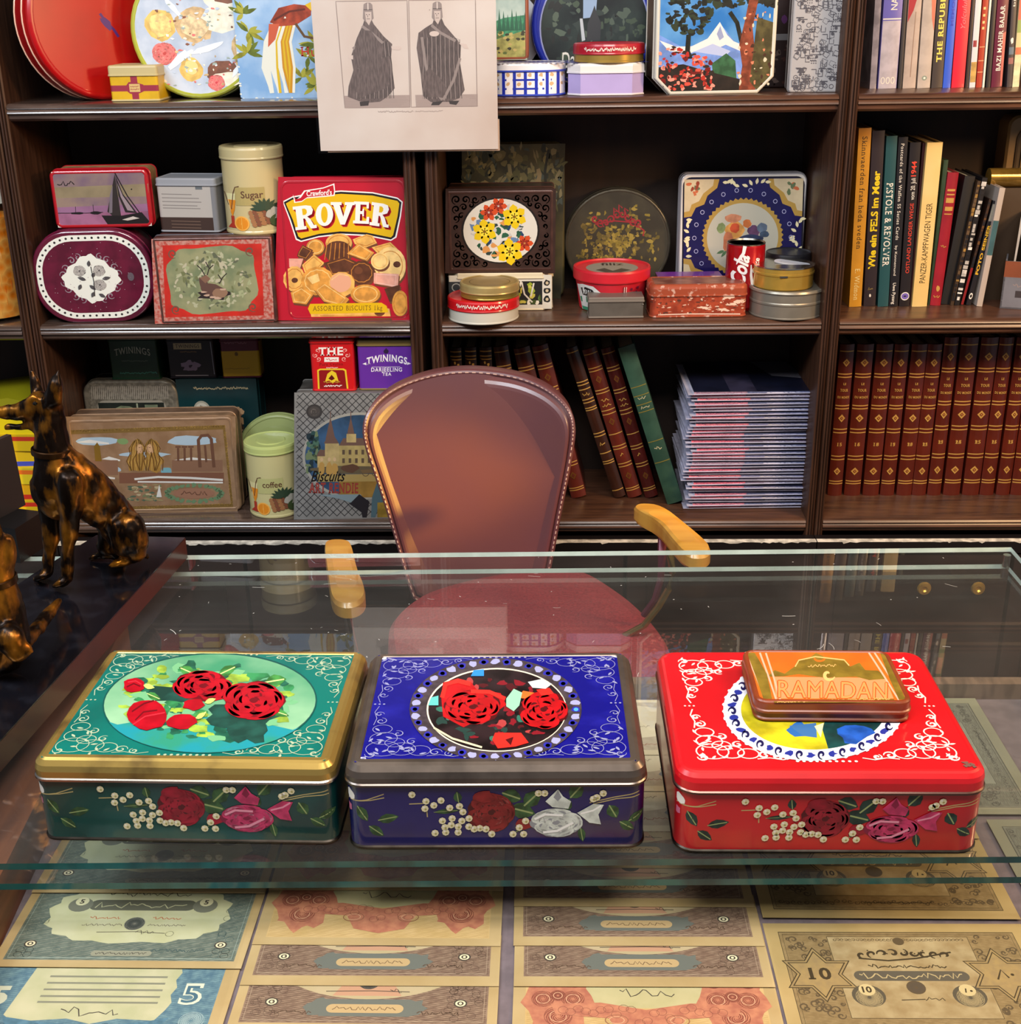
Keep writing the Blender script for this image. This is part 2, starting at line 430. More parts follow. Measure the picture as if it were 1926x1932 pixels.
def scrib(cv, x0, x1, y, h, m, wd, seed=0, dense=1.0):
    """an unreadable handwritten or printed row"""
    g = random.Random(seed); x = x0; P = []; step = h * 0.34 / dense
    while x < x1:
        P.append((x, y + g.uniform(-h / 2, h / 2))); x += step * g.uniform(.6, 1.3)
    if len(P) > 1: cv.line(P, wd, m)
# ================================================================ room shell
b = B(); b.box(-2.6, 2.6, -1.2, 2.9, -0.05, 0, M('5a4634', 0.5, 0, 0.2, 6)); structure('floor', b, 'brown floor under the shop furniture')
b = B(); b.box(-2.6, 2.6, 2.72, 2.8, 0, 2.8, M('4a3f36', 0.8, 0, 0.1, 8)); structure('wall_back', b, 'dark wall behind the bookcases')
b = B(); b.box(-2.6, 2.6, -1.2, 2.9, 2.8, 2.85, M('d8d2c6', 0.8)); structure('ceiling', b, 'pale shop ceiling')

# ================================================================ bookcases
ZT, ZM, ZB, YF, YB = 1.378, 0.978, 0.578, 2.36, 2.665
WOODL = M('5b4a42', 0.17, 0, 0.0, 9, h2='30221c', kind='noise', stretch=(1.2, 12, 12), lo=0.3, hi=0.75, bump=0.05, coat=0.6)
def moulding(x0, x1, z, m):
    """shelf board with a grooved front edge, profile in (y,z)"""
    P = [(YB - .012, z), (YF + .012, z), (YF + .006, z - .001), (YF + .002, z - .004), (YF, z - .008), (YF + .004, z - .010), (YF + .001, z - .013), (YF, z - .017),
         (YF + .006, z - .019), (YF + .007, z - .026), (YF + .012, z - .030), (YB - .012, z - .030)]
    bb = B(); bb.prism(P, x0, x1, m, 'x'); return bb
def panel_side(x0, x1, z0, z1, bead):
    bb = B(); w_ = x1 - x0
    P = [(x0, YB), (x0, YF + .004), (x0 + w_ * .12, YF), (x0 + w_ * .3, YF), (x0 + w_ * .36, YF + .004), (x0 + w_ * .44, YF + .004), (x0 + w_ * .5, YF), (x0 + w_ * .62, YF), (x0 + w_ * .68, YF + .004), (x0 + w_ * .76, YF + .003), (x0 + w_ * .85, YF), (x1, YF + .003), (x1, YB)]
    bb.prism(P, z0, z1, WOOD, 'z'); return bb
def bookcase(x0, x1, label, wl, wr, mat):
    t = thing('bookcase', label, 'bookcase', (0, 0, 0), group='dark wooden bookcases along the back wall')
    panel_side(x0, x0 + wl, 0.0, 2.2, 1).build('side_panel', t)
    panel_side(x1 - wr, x1, 0.0, 2.2, 1).build('side_panel', t)
    for z in (ZB, ZM, ZT, 1.778, 2.178):
        moulding(x0 + wl, x1 - wr, z, mat).build('shelf', t)
    bb = B(); bb.box(x0 + wl, x1 - wr, YB - .012, YB, .03, 2.178, BACKW); bb.build('back_panel', t)
    # base cabinet with a chipped ledge, doors and ring knobs
    bb = B(); bb.box(x0, x1, YF - .035, YF, .520, .545, M('171314', 0.35)); bb.build('base_ledge', t)
    g = random.Random(int(x0 * 100)); bb = B(); x = x0; P = []
    while x < x1 - .01:
        h = (g.uniform(.0006, .0042) if g.random() < (.85 if mat is WOODL else .18) else .0002); P.append((x, .5452 - h)); x += g.uniform(.002, .016)
    bb.prism([(x0, .5460)] + P + [(x1, .5450), (x1, .5460)], YF - .0362, YF - .022, M('cfc8bb', 0.6, 0, 0.3, 60))
    c = bb.build('chipped_edge', t); c['label'] = 'chipped pale edge of the base ledge'
    n = 2; dw = (x1 - x0) / n
    for i in range(n):
        d = B(); a, e = x0 + i * dw + .004, x0 + (i + 1) * dw - .004
        d.box(a, e, YF - .03, YF - .001, .06, .516, M('241815', 0.35, 0, 0.25, 7, stretch=(1, 1, 6)))
        d.box(a + .04, e - .04, YF - .033, YF - .03, .10, .47, M('1e1411', 0.35, 0, 0.25, 7, stretch=(1, 1, 6)))
        do = d.build('door', t)
        if x0 > .4:
            for kx in (.743, .848):
                if a < kx < e:
                    k = B(); k.T = Matrix.Translation((kx, YF - .034, .452)) @ Matrix.Rotation(PI / 2, 4, 'X')
                    k.lathe([(0.004, 0), (0.004, .012), (.012, .014), (.014, .018), (.012, .022), (.006, .0225), (.003, .020)], GOLD, 24); ko = k.build('knob', do); ko['label'] = 'round brass knob'
    bb = B(); bb.box(x0, x1, YF, YB, 0, .06, BLACK); bb.build('plinth', t)
    return t
bookcase(-1.78, -.972, 'dark wooden bookcase cut by the left edge, holding the big sweet jar', .025, .018, WOODL)
bookcase(-.970, -.232, 'dark wooden bookcase with shiny shelf edges full of biscuit tins, behind the dog statue', .016, .022, WOODL)
bookcase(-.215, .529, 'dark wooden bookcase behind the chair holding tins above leaning old books', .022, .016, WOODX)
bookcase(.531, 1.30, 'dark wooden bookcase at the right filled with books and brown leather volumes', .016, .02, WOODX)

# ================================================================ display counter
CR = math.radians(1.0)
WD = M('7a4526', 0.4, 0, 0.0, 7, h2='4c2714', stretch=(9, 1, 9), lo=0.3, hi=0.75)
ct = thing('display_counter', 'glass topped display counter showing rows of old banknotes', 'counter')
EDGE = M('0f4a47', 0.12, 0, 0.35, 6, stretch=(5, 1, 1), spec=0.8); EDGE_LIT = M('d6e6dc', 0.15, 0, 0.1, 20)  # pale second colour paints in how bright the lit rear glass edges look
def sheet(x0, x1, y0, y1, z0, z1):
    bb = B(); bb.T = Matrix.Rotation(CR, 4, 'Z')
    c = [(x0, y0), (x1, y0), (x1, y1), (x0, y1)]
    bb.add([(x, y, z1) for x, y in c], [(0, 1, 2, 3)], GLASS);
    for i in range(4):
        (xa, ya), (xb, yb) = c[i], c[(i + 1) % 4]
        bb.add([(xa, ya, z0), (xb, yb, z0), (xb, yb, z1), (xa, ya, z1)], [(0, 1, 2, 3)], EDGE if i in (0,) else EDGE_LIT)
    return bb
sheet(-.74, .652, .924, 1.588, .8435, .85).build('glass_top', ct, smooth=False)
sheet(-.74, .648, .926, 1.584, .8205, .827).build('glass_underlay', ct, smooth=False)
bb = B(); bb.T = Matrix.Rotation(CR, 4, 'Z')
for x in (-.70, .644):
    for y in (.935, 1.578): bb.lathe([(.005, .827), (.005, .8435)], TINM, 16, (x, y, 0))
bb.build('spacer', ct)
bb = B(); bb.T = Matrix.Rotation(CR, 4, 'Z'); g = random.Random(14); SCR = M('b8b8b4', .5); cv = Canvas(bb, (-.45, 1.58, .8502), (1.08, 0, 0), (0, -.42, 0), mmq(1080, 420))
for i in range(85):
    x, y = g.uniform(5, 1075), g.uniform(4, 330) ** 1.0; a = g.uniform(0, 6.28); l = g.choice((1.5, 2, 3, 5, 9, 16)); cu = g.uniform(-.6, .6)
    cv.line([(x + l * t * math.cos(a + cu * t), y + l * t * math.sin(a + cu * t)) for t in (0, .25, .5, .75, 1)], g.uniform(.25, .8) if l > 2 else 1.0, SCR, step=False)
o = bb.build('scratches', ct); o['kind'] = 'stuff'; o['label'] = 'pale scratches and specks on the glass'
bb = B(); bb.prism([(-.62, .70), (.66, .70), (.66, 1.345), (-.62, 1.345)], .735, .7645, M('6b5f63', 0.75, 0, 0.12, 60), 'z'); bb.build('display_bed', ct)
bb = B(); bb.prism([(-.62, .70), (-.472, .70), (-.532, 1.45), (-.62, 1.45)], .7645, .8205, WD, 'z'); o = bb.build('side_panel', ct); o['label'] = 'reddish brown wooden side panel'
bb = B(); bb.prism([(.608, .74), (.66, .74), (.66, 1.45), (.608, 1.45)], .7645, .8205, M('241611', 0.4), 'z'); bb.build('side_panel', ct)
bb = B(); bb.box(-.55, .60, 1.345, 1.362, .735, .785, M('6e5a4a', 0.35, 0, 0.3, 20, stretch=(4, 1, 1))); bb.build('back_rail', ct)
bb = B(); bb.box(-.55, .60, 1.362, 1.38, .735, .775, DKTIN); bb.build('metal_rail', ct)
bb = B(); bb.box(-.60, .64, .74, 1.36, .02, .735, M('4a2b1a', 0.45, 0, 0.25, 7, stretch=(1, 1, 5))); bb.build('cabinet_body', ct)
bb = B(); bb.box(-.57, .61, .77, 1.33, 0, .02, BLACK); bb.build('plinth', ct)

# ================================================================ tins
def tin(name, label, px, z, depth, r, body, lid, lidh, kind='s', group=None, Y=None, art=None, side=None, rz=0.0, quad=None, squad=None,
        rim=None, edge=.004, lean=0.0, cut=0.0, wob=.0012, size=None, xy=None, cat='tin', bead=None, dome=0.0, bodyname='body', inset=True, foot=None):
    """a pressed tin box; kind 's' stands with its lid towards the room, 'l' lies with the lid on top"""
    x0, x1, yt, yb = px
    if size:
        wd, h = size; X, Yp = xy
    else:
        Yp = Y if Y is not None else atz((x0 + x1) / 2, yb, z).y
        ym = (yt + yb) / 2
        wd = (aty(x1, ym, Yp) - aty(x0, ym, Yp)).length; X = (aty(x0, ym, Yp).x + aty(x1, ym, Yp).x) / 2
        h = aty((x0 + x1) / 2, yt, Yp).z - z
    t = thing(name, label, cat, (X, Yp, z), rz, group, rx=-lean)
    o_, p_, e_ = (wd, h, depth) if kind == 's' else (wd, depth, h)
    if kind == 's': T = Matrix(((1, 0, 0, 0), (0, 0, -1, depth), (0, 1, 0, h / 2), (0, 0, 0, 1)))
    else: T = Matrix(((1, 0, 0, 0), (0, 1, 0, depth / 2), (0, 0, 1, 0), (0, 0, 0, 1)))
    def ring(off, c):
        if cut: q = oct_(o_ + 2 * off, p_ + 2 * off, max(.002, cut + off * .6))
        else: q = rr(o_ + 2 * off, p_ + 2 * off, max(.001, r + off), 12 if r > .35 * min(o_, p_) else 6)
        return [V((x, y, c)) for x, y in q]
    rim = rim or lid; bead = bead or rim
    bb = B(); bb.T = T; g = -wob
    bb.loft([ring(g - .001, 0), ring(g + .0012, .0012), ring(g + .0012, .0028), ring(g, .004), ring(g, e_ - lidh + .004)], [foot or bead, foot or bead, foot or bead, body])
    if side:
        hh = e_ - lidh - .004
        cv = WrapCanvas(bb, o_ + 2 * g, p_ + 2 * g, max(.001, r + g) if not cut else .003, e_ - lidh, hh, squad or ((x0, yt), (x1, yt), (x1, yb), (x0, yb)))
        side(cv)
    bb.build(bodyname, t)
    bb = B(); bb.T = T; c0, c1 = e_ - lidh, e_
    rg = [ring(-.001, c0), ring(.0012, c0), ring(.0012, c0 + .002), ring(0, c0 + .003), ring(0, c1 - edge)]
    rg += [ring(-edge * (1 - math.cos(a)), c1 - edge + edge * math.sin(a)) for a in (.5, 1.0, 1.3)]
    ms = [bead, bead, bead, rim, rim, rim, rim]
    if inset: rg += [ring(-edge - .001, c1), ring(-edge - .0022, c1 - .0010), ring(-edge - .0035, c1 - .0008)]; ms += [rim, rim, lid]
    else: rg += [ring(-edge, c1)]; ms += [rim]
    if dome:
        for k in (.2, .5, .8): rg.append(ring(-edge - .004 - k * min(o_, p_) * .35, c1 + dome * math.sin(k * PI / 2)))
        ms += [lid] * 3
    bb.loft(rg, ms, cap1=lid)
    if art:
        zz = c1 - (.0008 if inset else 0) + dome
        cv = Canvas(bb, (-o_ / 2, p_ / 2, zz), (o_, 0, 0), (0, -p_, 0), quad or ((x0, yt), (x1, yt), (x1, yb), (x0, yb)))
        art(cv)
    bb.build('lid', t)
    return t

# ---- the three flowered tins on the glass
WHT = M('e8e2d6', 0.4); CRM = M('d9cfa6', 0.45); GRN = M('2f4d2a', 0.45, 0, 0.4, 120); DGR = M('18302a', 0.45, 0, 0.4, 120)
def sideart(second, leafm, red, redd, redl):
    def f(cv):
        q = cv
        stem = M('b4a26a', 0.5)
        for L in (((110, 940), (220, 925), (315, 890)), ((130, 935), (240, 928), (318, 912)), ((1480, 940), (1620, 905), (1760, 880)), ((1500, 948), (1630, 915), (1762, 902)), ((460, 950), (560, 945)), ((560, 985), (565, 1030))):
            q.line(L, 6, stem)
        q.blob(122, 905, 26, 30, WHT, 10, .3); q.blob(118, 985, 18, 26, M('c46a86', 0.45), 9, .3)
        for (x, y, l, w_, a) in ((165, 965, 110, 62, -55), (285, 1050, 120, 60, 12), (235, 1085, 105, 58, -35), (1590, 955, 90, 75, -60), (1700, 1050, 105, 55, 25), (1650, 1055, 95, 60, -30),
                                 (740, 940, 70, 50, 100), (600, 1000, 150, 30, 5), (985, 880, 120, 90, -20), (1030, 970, 150, 100, -15), (1110, 960, 130, 95, 45), (1370, 910, 110, 85, 50), (1340, 990, 80, 60, 70), (1070, 1120, 90, 50, 60), (1430, 1090, 90, 45, -80)):
            leaf(q, x, y, l, w_, a, leafm, M('8f9c63', 0.5))
        rose(q, 925, 1000, 130, 112, redd, red, redl, 0.3, 3)
        for (x, y, a) in ((830, 880, 0), (1060, 1050, 1)): q.blob(x + 50, y + 20, 60, 34, red, 12, .25)
        md, dk, lt = second
        rose(q, 1290, 1062, 140, 82, dk, md, lt, 0, 5)
        q.poly([(1230, 930), (1300, 855), (1330, 900), (1375, 930), (1360, 975), (1270, 965)], md); q.poly([(1275, 905), (1300, 862), (1320, 905), (1300, 930)], dk)
        q.poly([(1410, 1000), (1500, 945), (1560, 950), (1530, 1010), (1545, 1070), (1480, 1060)], md); q.line([(1430, 1005), (1500, 985), (1545, 955)], 10, lt)
        q.line([(1170, 1040), (1230, 1010), (1330, 1015)], 14, lt); q.line([(1220, 1120), (1300, 1110), (1390, 1060)], 14, lt)
        bs = [(475, 890), (555, 930), (550, 975), (600, 955), (640, 925), (690, 970), (745, 960), (765, 995), (650, 1050), (705, 1035), (665, 1090), (700, 1075), (740, 1085), (760, 1050), (610, 1125), (670, 1120), (740, 1120), (800, 1035), (800, 1085), (830, 1100), (862, 1095), (897, 1100), (930, 1130), (1050, 1130), (1110, 1130), (1085, 1090), (1120, 1050), (1190, 880), (1225, 880), (1500, 915), (1520, 905), (1555, 880)]
        q.dots(bs, 21, CRM); q.dots([(x + 4, y + 5) for x, y in bs], 7, M('a39a5c', 0.5)); q.dots([(x - 7, y - 7) for x, y in bs], 6, WHT)
    return f
SQ = ((95, 842), (1795, 832), (1790, 1195), (125, 1205))
PINK = (M('b8315c', 0.4, 0, 0.25, 80), M('7d1638', 0.4), M('dd8ca0', 0.4)); WHITEROSE = (M('c9cfc4', 0.4, 0, 0.2, 80), M('8c8f92', 0.4), M('efefe8', 0.4))
RED = M('b3101c', 0.35, 0, 0.25, 70); RDK = M('5e0812', 0.4); RLT = M('d8323a', 0.35)
def teal_top(cv):
    W_, D_ = 260.0, 214.0; q = cv.sub(mmq(W_, D_)); TE = M('0a665c', 0.25, 0, 0.16, 14, coat=0.4)
    q.poly([(8, 8), (W_ - 8, 8), (W_ - 8, D_ - 8), (8, D_ - 8)], TE)
    fl = M('a3b394', 0.4)
    for (x, y, sx, sy) in ((14, 14, 1, 1), (W_ - 14, 14, -1, 1), (14, D_ - 14, 1, -1), (W_ - 14, D_ - 14, -1, -1)): filigree(q, x, y, sx, sy, 84, fl, .8, 3)
    q.dots([(108 + 5.5 * i, 15) for i in range(9)], 1.3, fl); q.dots([(108 + 5.5 * i, D_ - 14) for i in range(9)], 1.5, fl)
    q.dots([(14 + 4 * i, D_ / 2) for i in range(3)] + [(W_ - 14 - 4 * i, D_ / 2) for i in range(3)], 1.1, fl)
    c = q.sub(((490, 95), (1815, 75), (1680, 625), (110, 645))); 
    PT = [(1025 + 545 * math.cos(a) * .999 + 232 * math.sin(a) * .05, 347 + 232 * math.sin(a) - 545 * math.cos(a) * .045) for a in (2 * PI * i / 56 for i in range(56))]
    c.poly(PT, M('94c298', 0.25, 0, 0, 9, h2='3f8f68', lo=.35, hi=.7, coat=.5)); c.line(PT, 7, M('0a4a44', 0.4), True)
    lo = [p for p in PT if p[1] > 420]
    lo.sort(key=lambda p: -p[0]); up = [(x, 470 - 60 * math.sin((x - 500) / 1000 * PI)) for x in range(560, 1500, 90)]
    c.poly(up + lo[1:-1], M('1f8f9c', 0.25, 0, 0, 25, h2='2f8f74', coat=.5))
    for i in range(150):
        a = RND.uniform(0, 2 * PI); k = RND.uniform(.25, .9)
        c.blob(1025 + 500 * k * math.cos(a), 340 + 200 * k * math.sin(a), RND.uniform(18, 60), RND.uniform(8, 24), RND.choice((M('2f7d4a', 0.3, 0, 0.3, 60), M('8fae3e', 0.3, 0, .3, 60), M('1d5c46', 0.3, 0, .3, 60), M('6fae7c', .3))), 10, .35, step=(i % 3 == 0))
    for (x, y, rx, ry) in ((870, 310, 150, 40), (1190, 400, 180, 60), (1230, 470, 100, 60)): c.blob(x, y, rx, ry, M('18463c', 0.35, 0, 0.3, 50), 16, .3)
    for (x, y, l, w_, a) in ((1060, 215, 100, 50, 25), (940, 215, 90, 50, 160), (1300, 245, 110, 60, 10), (1330, 370, 110, 40, -15), (700, 310, 80, 34, -20), (940, 430, 90, 40, 30)): leaf(c, x, y, l, w_, a, M('3b7d3a', 0.3, 0, 0.4, 60), M('cfd98a', 0.4))
    RD = M('a80a1c', 0.3, 0, 0.15, 60); RK = M('640512', 0.35); RL = M('cc2a38', 0.3)
    rose(c, 985, 270, 148, 68, RK, RD, RL, 0, 1); rose(c, 1250, 332, 155, 88, RK, RD, RL, 0, 2); c.blob(712, 412, 102, 72, RD, 16, .08); c.line([(630, 400), (690, 360), (740, 345)], 8, RK); c.line([(640, 460), (700, 420), (800, 400)], 6, RL)
    c.line([(650, 440), (690, 400), (760, 390)], 7, RK); c.blob(632, 275, 54, 34, RD, 14, .1); c.line([(595, 285), (630, 268), (665, 280)], 7, RK); c.line([(600, 262), (640, 255), (670, 270)], 5, RL); c.blob(885, 442, 76, 38, RD, 12, .15); c.blob(945, 360, 58, 26, RD, 12, .2)
    for (x, y, a) in ((680, 275, -10), (960, 425, 30), (1000, 350, 20)): leaf(c, x, y, 60, 26, a, M('b6c96a', .4))
def place_flat(qs, z): 
    P = [atz(x, y, z) for x, y in qs]; return P
TEALB = M('0f3d38', 0.25, 0, 0.25, 12, coat=.6)
tin('biscuit_tin', 'teal flowered tin with gold rim and red roses in a green oval on the glass', (0,) * 4, .85, .213, .014, TEALB, M('0d7a6c', 0.3), .020, 'l', 'flowered biscuit tins on the glass', size=(.268, .0835), xy=(-.3185, .946),
    art=teal_top, quad=mmq(260, 214), side=sideart(PINK, GRN, M('8e1226', 0.35, 0, .25, 70), M('4d0712', .4), M('b23a48', .4)), squad=SQ, rim=M('bfa056', 0.27, .72, 0.0, 22, h2='6a5236', lo=.46, hi=.7), edge=.011, rz=-.018, foot=DKTIN, bead=M('b8ada0', .25, 1.0))
def blue_top(cv):
    W_, D_ = 250.0, 205.0; q = cv.sub(mmq(W_, D_)); BL = M('0d0c78', 0.25, 0, 0.0, 35, h2='1a1a8e', lo=.5, hi=.75, coat=.5)
    q.poly([(9, 9), (W_ - 9, 9), (W_ - 9, D_ - 9), (9, D_ - 9)], BL)
    wear = M('c8c8d8', 0.5)
    for i in range(90):
        s_ = RND.random(); e_ = RND.choice((0, 1, 2, 3, 1, 3)); x, y = ((9 + s_ * 232, 10), (10, 9 + s_ * 187), (9 + s_ * 232, D_ - 10), (W_ - 10, 9 + s_ * 187))[e_]
        q.blob(x, y, RND.uniform(.4, 1.6), RND.uniform(.4, 1.8), wear, 7, .4, step=False)
    for (x, y) in ((14, 14), (W_ - 14, 13), (16, D_ - 13)): q.blob(x, y, 4, 3, wear, 9, .5)
    fl = M('8a8cb4', 0.35)
    for (x, y, sx, sy) in ((16, 15, 1, 1), (W_ - 16, 15, -1, 1), (16, D_ - 15, 1, -1), (W_ - 16, D_ - 15, -1, -1)): filigree(q, x, y, sx, sy, 84, fl, .55, 4)
    q.dots([(100 + 5.5 * i, 16) for i in range(10)] + [(100 + 5.5 * i, D_ - 15) for i in range(10)], 1.3, fl)
    q.dots([(16 + 4 * i, D_ / 2) for i in range(3)] + [(W_ - 16 - 4 * i, D_ / 2) for i in range(3)], 1.1, fl)
    c = q.sub(((255, 100), (1645, 95), (1745, 690), (100, 705)))
    c.ell(930, 402, 462, 262, M('4a4046', 0.35, 0.3, 0.3, 90), 60)
    for i in range(44):
        a = 2 * PI * i / 44; x, y = 930 + 432 * math.cos(a), 402 + 243 * math.sin(a)
        c.blob(x, y, 24, 15, M('9a9cc4', .35) if i % 2 else M('2a2aa0', .3), 9, .25, step=(i == 0))
        if i % 2 == 0: c.ell(x, y, 13, 9, M('4aa0e6', .25) if i % 4 == 0 else M('b77ac8', .3), 10, step=(i == 0))
    c.ell(937, 405, 376, 214, M('e6dcc0', .35), 60); c.ell(939, 406, 369, 208, M('201417', .25, 0, .6, 40, coat=.6), 60)
    for i in range(70):
        a = RND.uniform(0, 2 * PI); k = math.sqrt(RND.random()) * .9
        c.blob(939 + 350 * k * math.cos(a), 406 + 195 * k * math.sin(a), RND.uniform(10, 40), RND.uniform(6, 20), RND.choice((M('4a0f16', .3), M('1f3a34', .3), M('0c0a0c', .3), M('7c1420', .3), M('2f6a58', .3), M('a33a3a', .3))), 9, .4, step=(i % 4 == 0))
    RD = M('b40f16', .25, 0, .15, 60, coat=.5); RK = M('4a060b', .3); RL = M('ee2a22', .25)
    c.poly([(640, 340), (650, 265), (720, 250), (800, 262), (830, 300), (960, 320), (990, 380), (930, 420), (760, 495), (650, 440)], RD)
    rose(c, 810, 392, 150, 82, RK, RD, RL, 0, 4); c.line([(645, 345), (665, 275), (730, 258), (800, 275)], 24, RL); c.line([(800, 312), (900, 315), (985, 350)], 20, RL)
    rose(c, 1190, 405, 128, 92, RK, RD, RL, 0, 6); c.poly([(1050, 345), (1080, 310), (1140, 320), (1090, 350)], M('f06a28', .3)); c.poly([(1150, 305), (1220, 295), (1245, 325), (1180, 335)], RL)
    c.poly([(915, 560), (930, 525), (1000, 525), (1070, 525), (1110, 575), (1040, 595), (945, 605)], RL); c.poly([(985, 560), (1030, 545), (1015, 590)], RK)
    c.poly([(570, 385), (585, 345), (625, 335), (625, 385)], M('5ab8b4', .3)); c.poly([(800, 235), (815, 205), (870, 200), (870, 235)], M('2a86d8', .3)); c.poly([(990, 350), (1030, 300), (1075, 320), (1060, 385), (1030, 415), (990, 390)], M('8fc4a8', .3))
    c.poly([(1105, 265), (1180, 250), (1235, 275), (1200, 300), (1130, 295)], M('bfc6c8', .3)); c.line([(600, 500), (700, 555), (860, 600)], 10, CRM)
tin('biscuit_tin', 'dark blue flowered tin with jewelled medallion of red roses, between its teal and red fellows', (0,) * 4, .85, .212, .016, M('14104e', 0.25, 0, .2, 12, coat=.6), M('0d0c78', 0.3), .020, 'l', 'flowered biscuit tins on the glass', size=(.262, .0855), xy=(-.0445, .9385),
    art=blue_top, quad=mmq(250, 205), side=sideart(WHITEROSE, GRN, M('7c1f1e', 0.35, 0, .25, 70), M('46100f', .4), M('a5504a', .4)), squad=SQ, rim=M('5e544c', 0.3, 0.6, 0.25, 22), edge=.012, rz=.012, foot=DKTIN, bead=M('6b625c', .3, 1.0))
def red_top(cv):
    W_, D_ = 262.0, 215.0; q = cv.sub(mmq(W_, D_)); fl = M('efd3c8', .4)
    for (x, y, sx, sy) in ((20, 20, 1, 1), (W_ - 20, 20, -1, 1), (20, D_ - 20, 1, -1), (W_ - 20, D_ - 20, -1, -1)): filigree(q, x, y, sx, sy, 82, fl, 1.3, 7)
    q.dots([(104 + 5.5 * i, D_ - 19) for i in range(10)], 1.5, fl); q.dots([(18 + 4 * i, D_ / 2) for i in range(3)] + [(W_ - 18 - 4 * i, D_ / 2) for i in range(3)], 1.1, fl)
    for i in range(14): q.blob(W_ - RND.uniform(10, 20), D_ - RND.uniform(11, 18), 2, 1.4, M('6a4a40', .5), 7, .4)
    c = q.sub(((75, 125), (1410, 155), (1765, 760), (125, 715)))
    c.ell(852, 425, 462, 245, M('dfe2ea', .35, 0, .1, 60), 60)
    for i in range(46):
        a = 2 * PI * i / 46; x, y = 852 + 415 * math.cos(a), 425 + 218 * math.sin(a)
        curl(c, x, y, 22, a, 1.0, M('15164a', .35), 9) if i % 2 else c.blob(x, y, 22, 12, M('25308c', .35), 9, .4, step=(i == 0))
        c.blob(852 + 455 * math.cos(a), 425 + 241 * math.sin(a), 14, 9, M('dfe2ea', .35), 8, .2, step=False)
    c.k += 1
    c.ell(852, 425, 372, 192, M('b9ae1e', .3, 0, .25, 40, coat=.5), 56)
    rt = [(852 + 372 * math.cos(a), 425 + 192 * math.sin(a)) for a in (-1.2 + 2.6 * i / 20 for i in range(21))]
    c.poly(rt + [(890, 520), (930, 420)], M('123a3a', .3, 0, .4, 30)); c.blob(1060, 545, 90, 40, M('1c4fa6', .3, 0, .3, 60), 12, .3); c.blob(780, 520, 60, 34, M('2a63a8', .3), 12, .3); c.poly([(720, 500), (860, 490), (860, 560), (790, 550)], M('3a6aa0', .3)); c.poly([(850, 505), (900, 490), (880, 560)], CRM)
REDL = M('c4121a', 0.3, 0, 0.12, 10, coat=.5)
tin('biscuit_tin', 'red flowered tin with blue and white ring, carrying the small orange tin', (0,) * 4, .85, .225, .020, M('b01018', 0.3, 0, .15, 10, coat=.5), REDL, .020, 'l', 'flowered biscuit tins on the glass', size=(.266, .0815), xy=(.2435, .9335),
    art=red_top, quad=mmq(262, 215), side=sideart(PINK, DGR, M('861224', 0.35, 0, .25, 70), M('4d0712', .4), M('b23a48', .4)), squad=SQ, rim=REDL, edge=.009, rz=.0, foot=DKTIN, bead=M('6a5048', .3, .9), inset=False)
def ramadan_top(cv):
    q = cv.sub(((480, 72), (1232, 88), (1372, 378), (535, 345))); OR = M('d8641a', .35, 0, .1, 30, coat=.4); GD = M('8a7226', .35, .3, .2, 60); PK = M('d98a5a', .4); LI = M('efb06a', .4)
    q.poly([(500, 85), (1215, 98), (1340, 362), (555, 335)], OR)
    q.poly([(630, 215), (1215, 235), (1262, 348), (640, 330)], PK)
    q.poly([(600, 215), (640, 180), (690, 200), (740, 165), (760, 130), (820, 118), (855, 95), (900, 118), (1000, 135), (1030, 170), (1080, 150), (1110, 190), (1180, 195), (1230, 240), (1130, 245), (1060, 225), (900, 228), (760, 205), (680, 215)], GD)
    q.ell(872, 125, 30, 18, OR, 18); q.ell(872, 120, 24, 13, GD, 18); scrib(q, 810, 960, 163, 14, LI, 3, 5)
    q.line([(745, 165), (765, 132), (850, 115), (1000, 135), (1025, 165)], 6, LI)
    for (xa, ya, xb, yb) in ((500, 85, 585, 335), (570, 90, 640, 335), (600, 92, 660, 335), (1130, 98, 1290, 358), (1160, 98, 1320, 360)): q.line([(xa, ya), ((xa + xb) / 2 + 2, (ya + yb) / 2), (xb, yb)], 9, M('e7a58c', .4))
    q.poly([(505, 88), (545, 90), (600, 200), (620, 332), (575, 330), (540, 200)], GD); q.poly([(1190, 100), (1215, 104), (1330, 358), (1290, 356), (1240, 240)], GD)
    [q.text('RAMADAN', 650 + dx, 325 + dy, 576, 91, M('b8480c', .35), -2.5) for dx, dy in ((-4, 1), (4, 1), (0, 4), (0, -2))]; q.text('RAMADAN', 651, 324, 574, 88, M('dc8e50', .35), -2.5, .0)
    curl(q, 915, 210, 36, 0.4, .8, LI, 12); q.poly([(625, 335), (1262, 352), (1275, 372), (630, 352)], GD); scrib(q, 645, 1245, 349, 11, LI, 3, 6)
tin('cigarette_tin', 'small orange tin with a golden mosque lid, lying on the red flowered tin', (0,) * 4, .9325, .100, .012, M('6e2f14', .4, 0, .2, 20), M('d8641a', .35), .012, 'l', size=(.141, .0215), xy=(.259, 1.016), art=ramadan_top,
    quad=((480, 72), (1232, 88), (1372, 378), (535, 345)), rim=M('7c3516', .35, 0, .15, 20), edge=.003, rz=-.015, bead=M('7c3516', .35))
# ================================================================ tins on the shelves
DK = M('141010', .45)
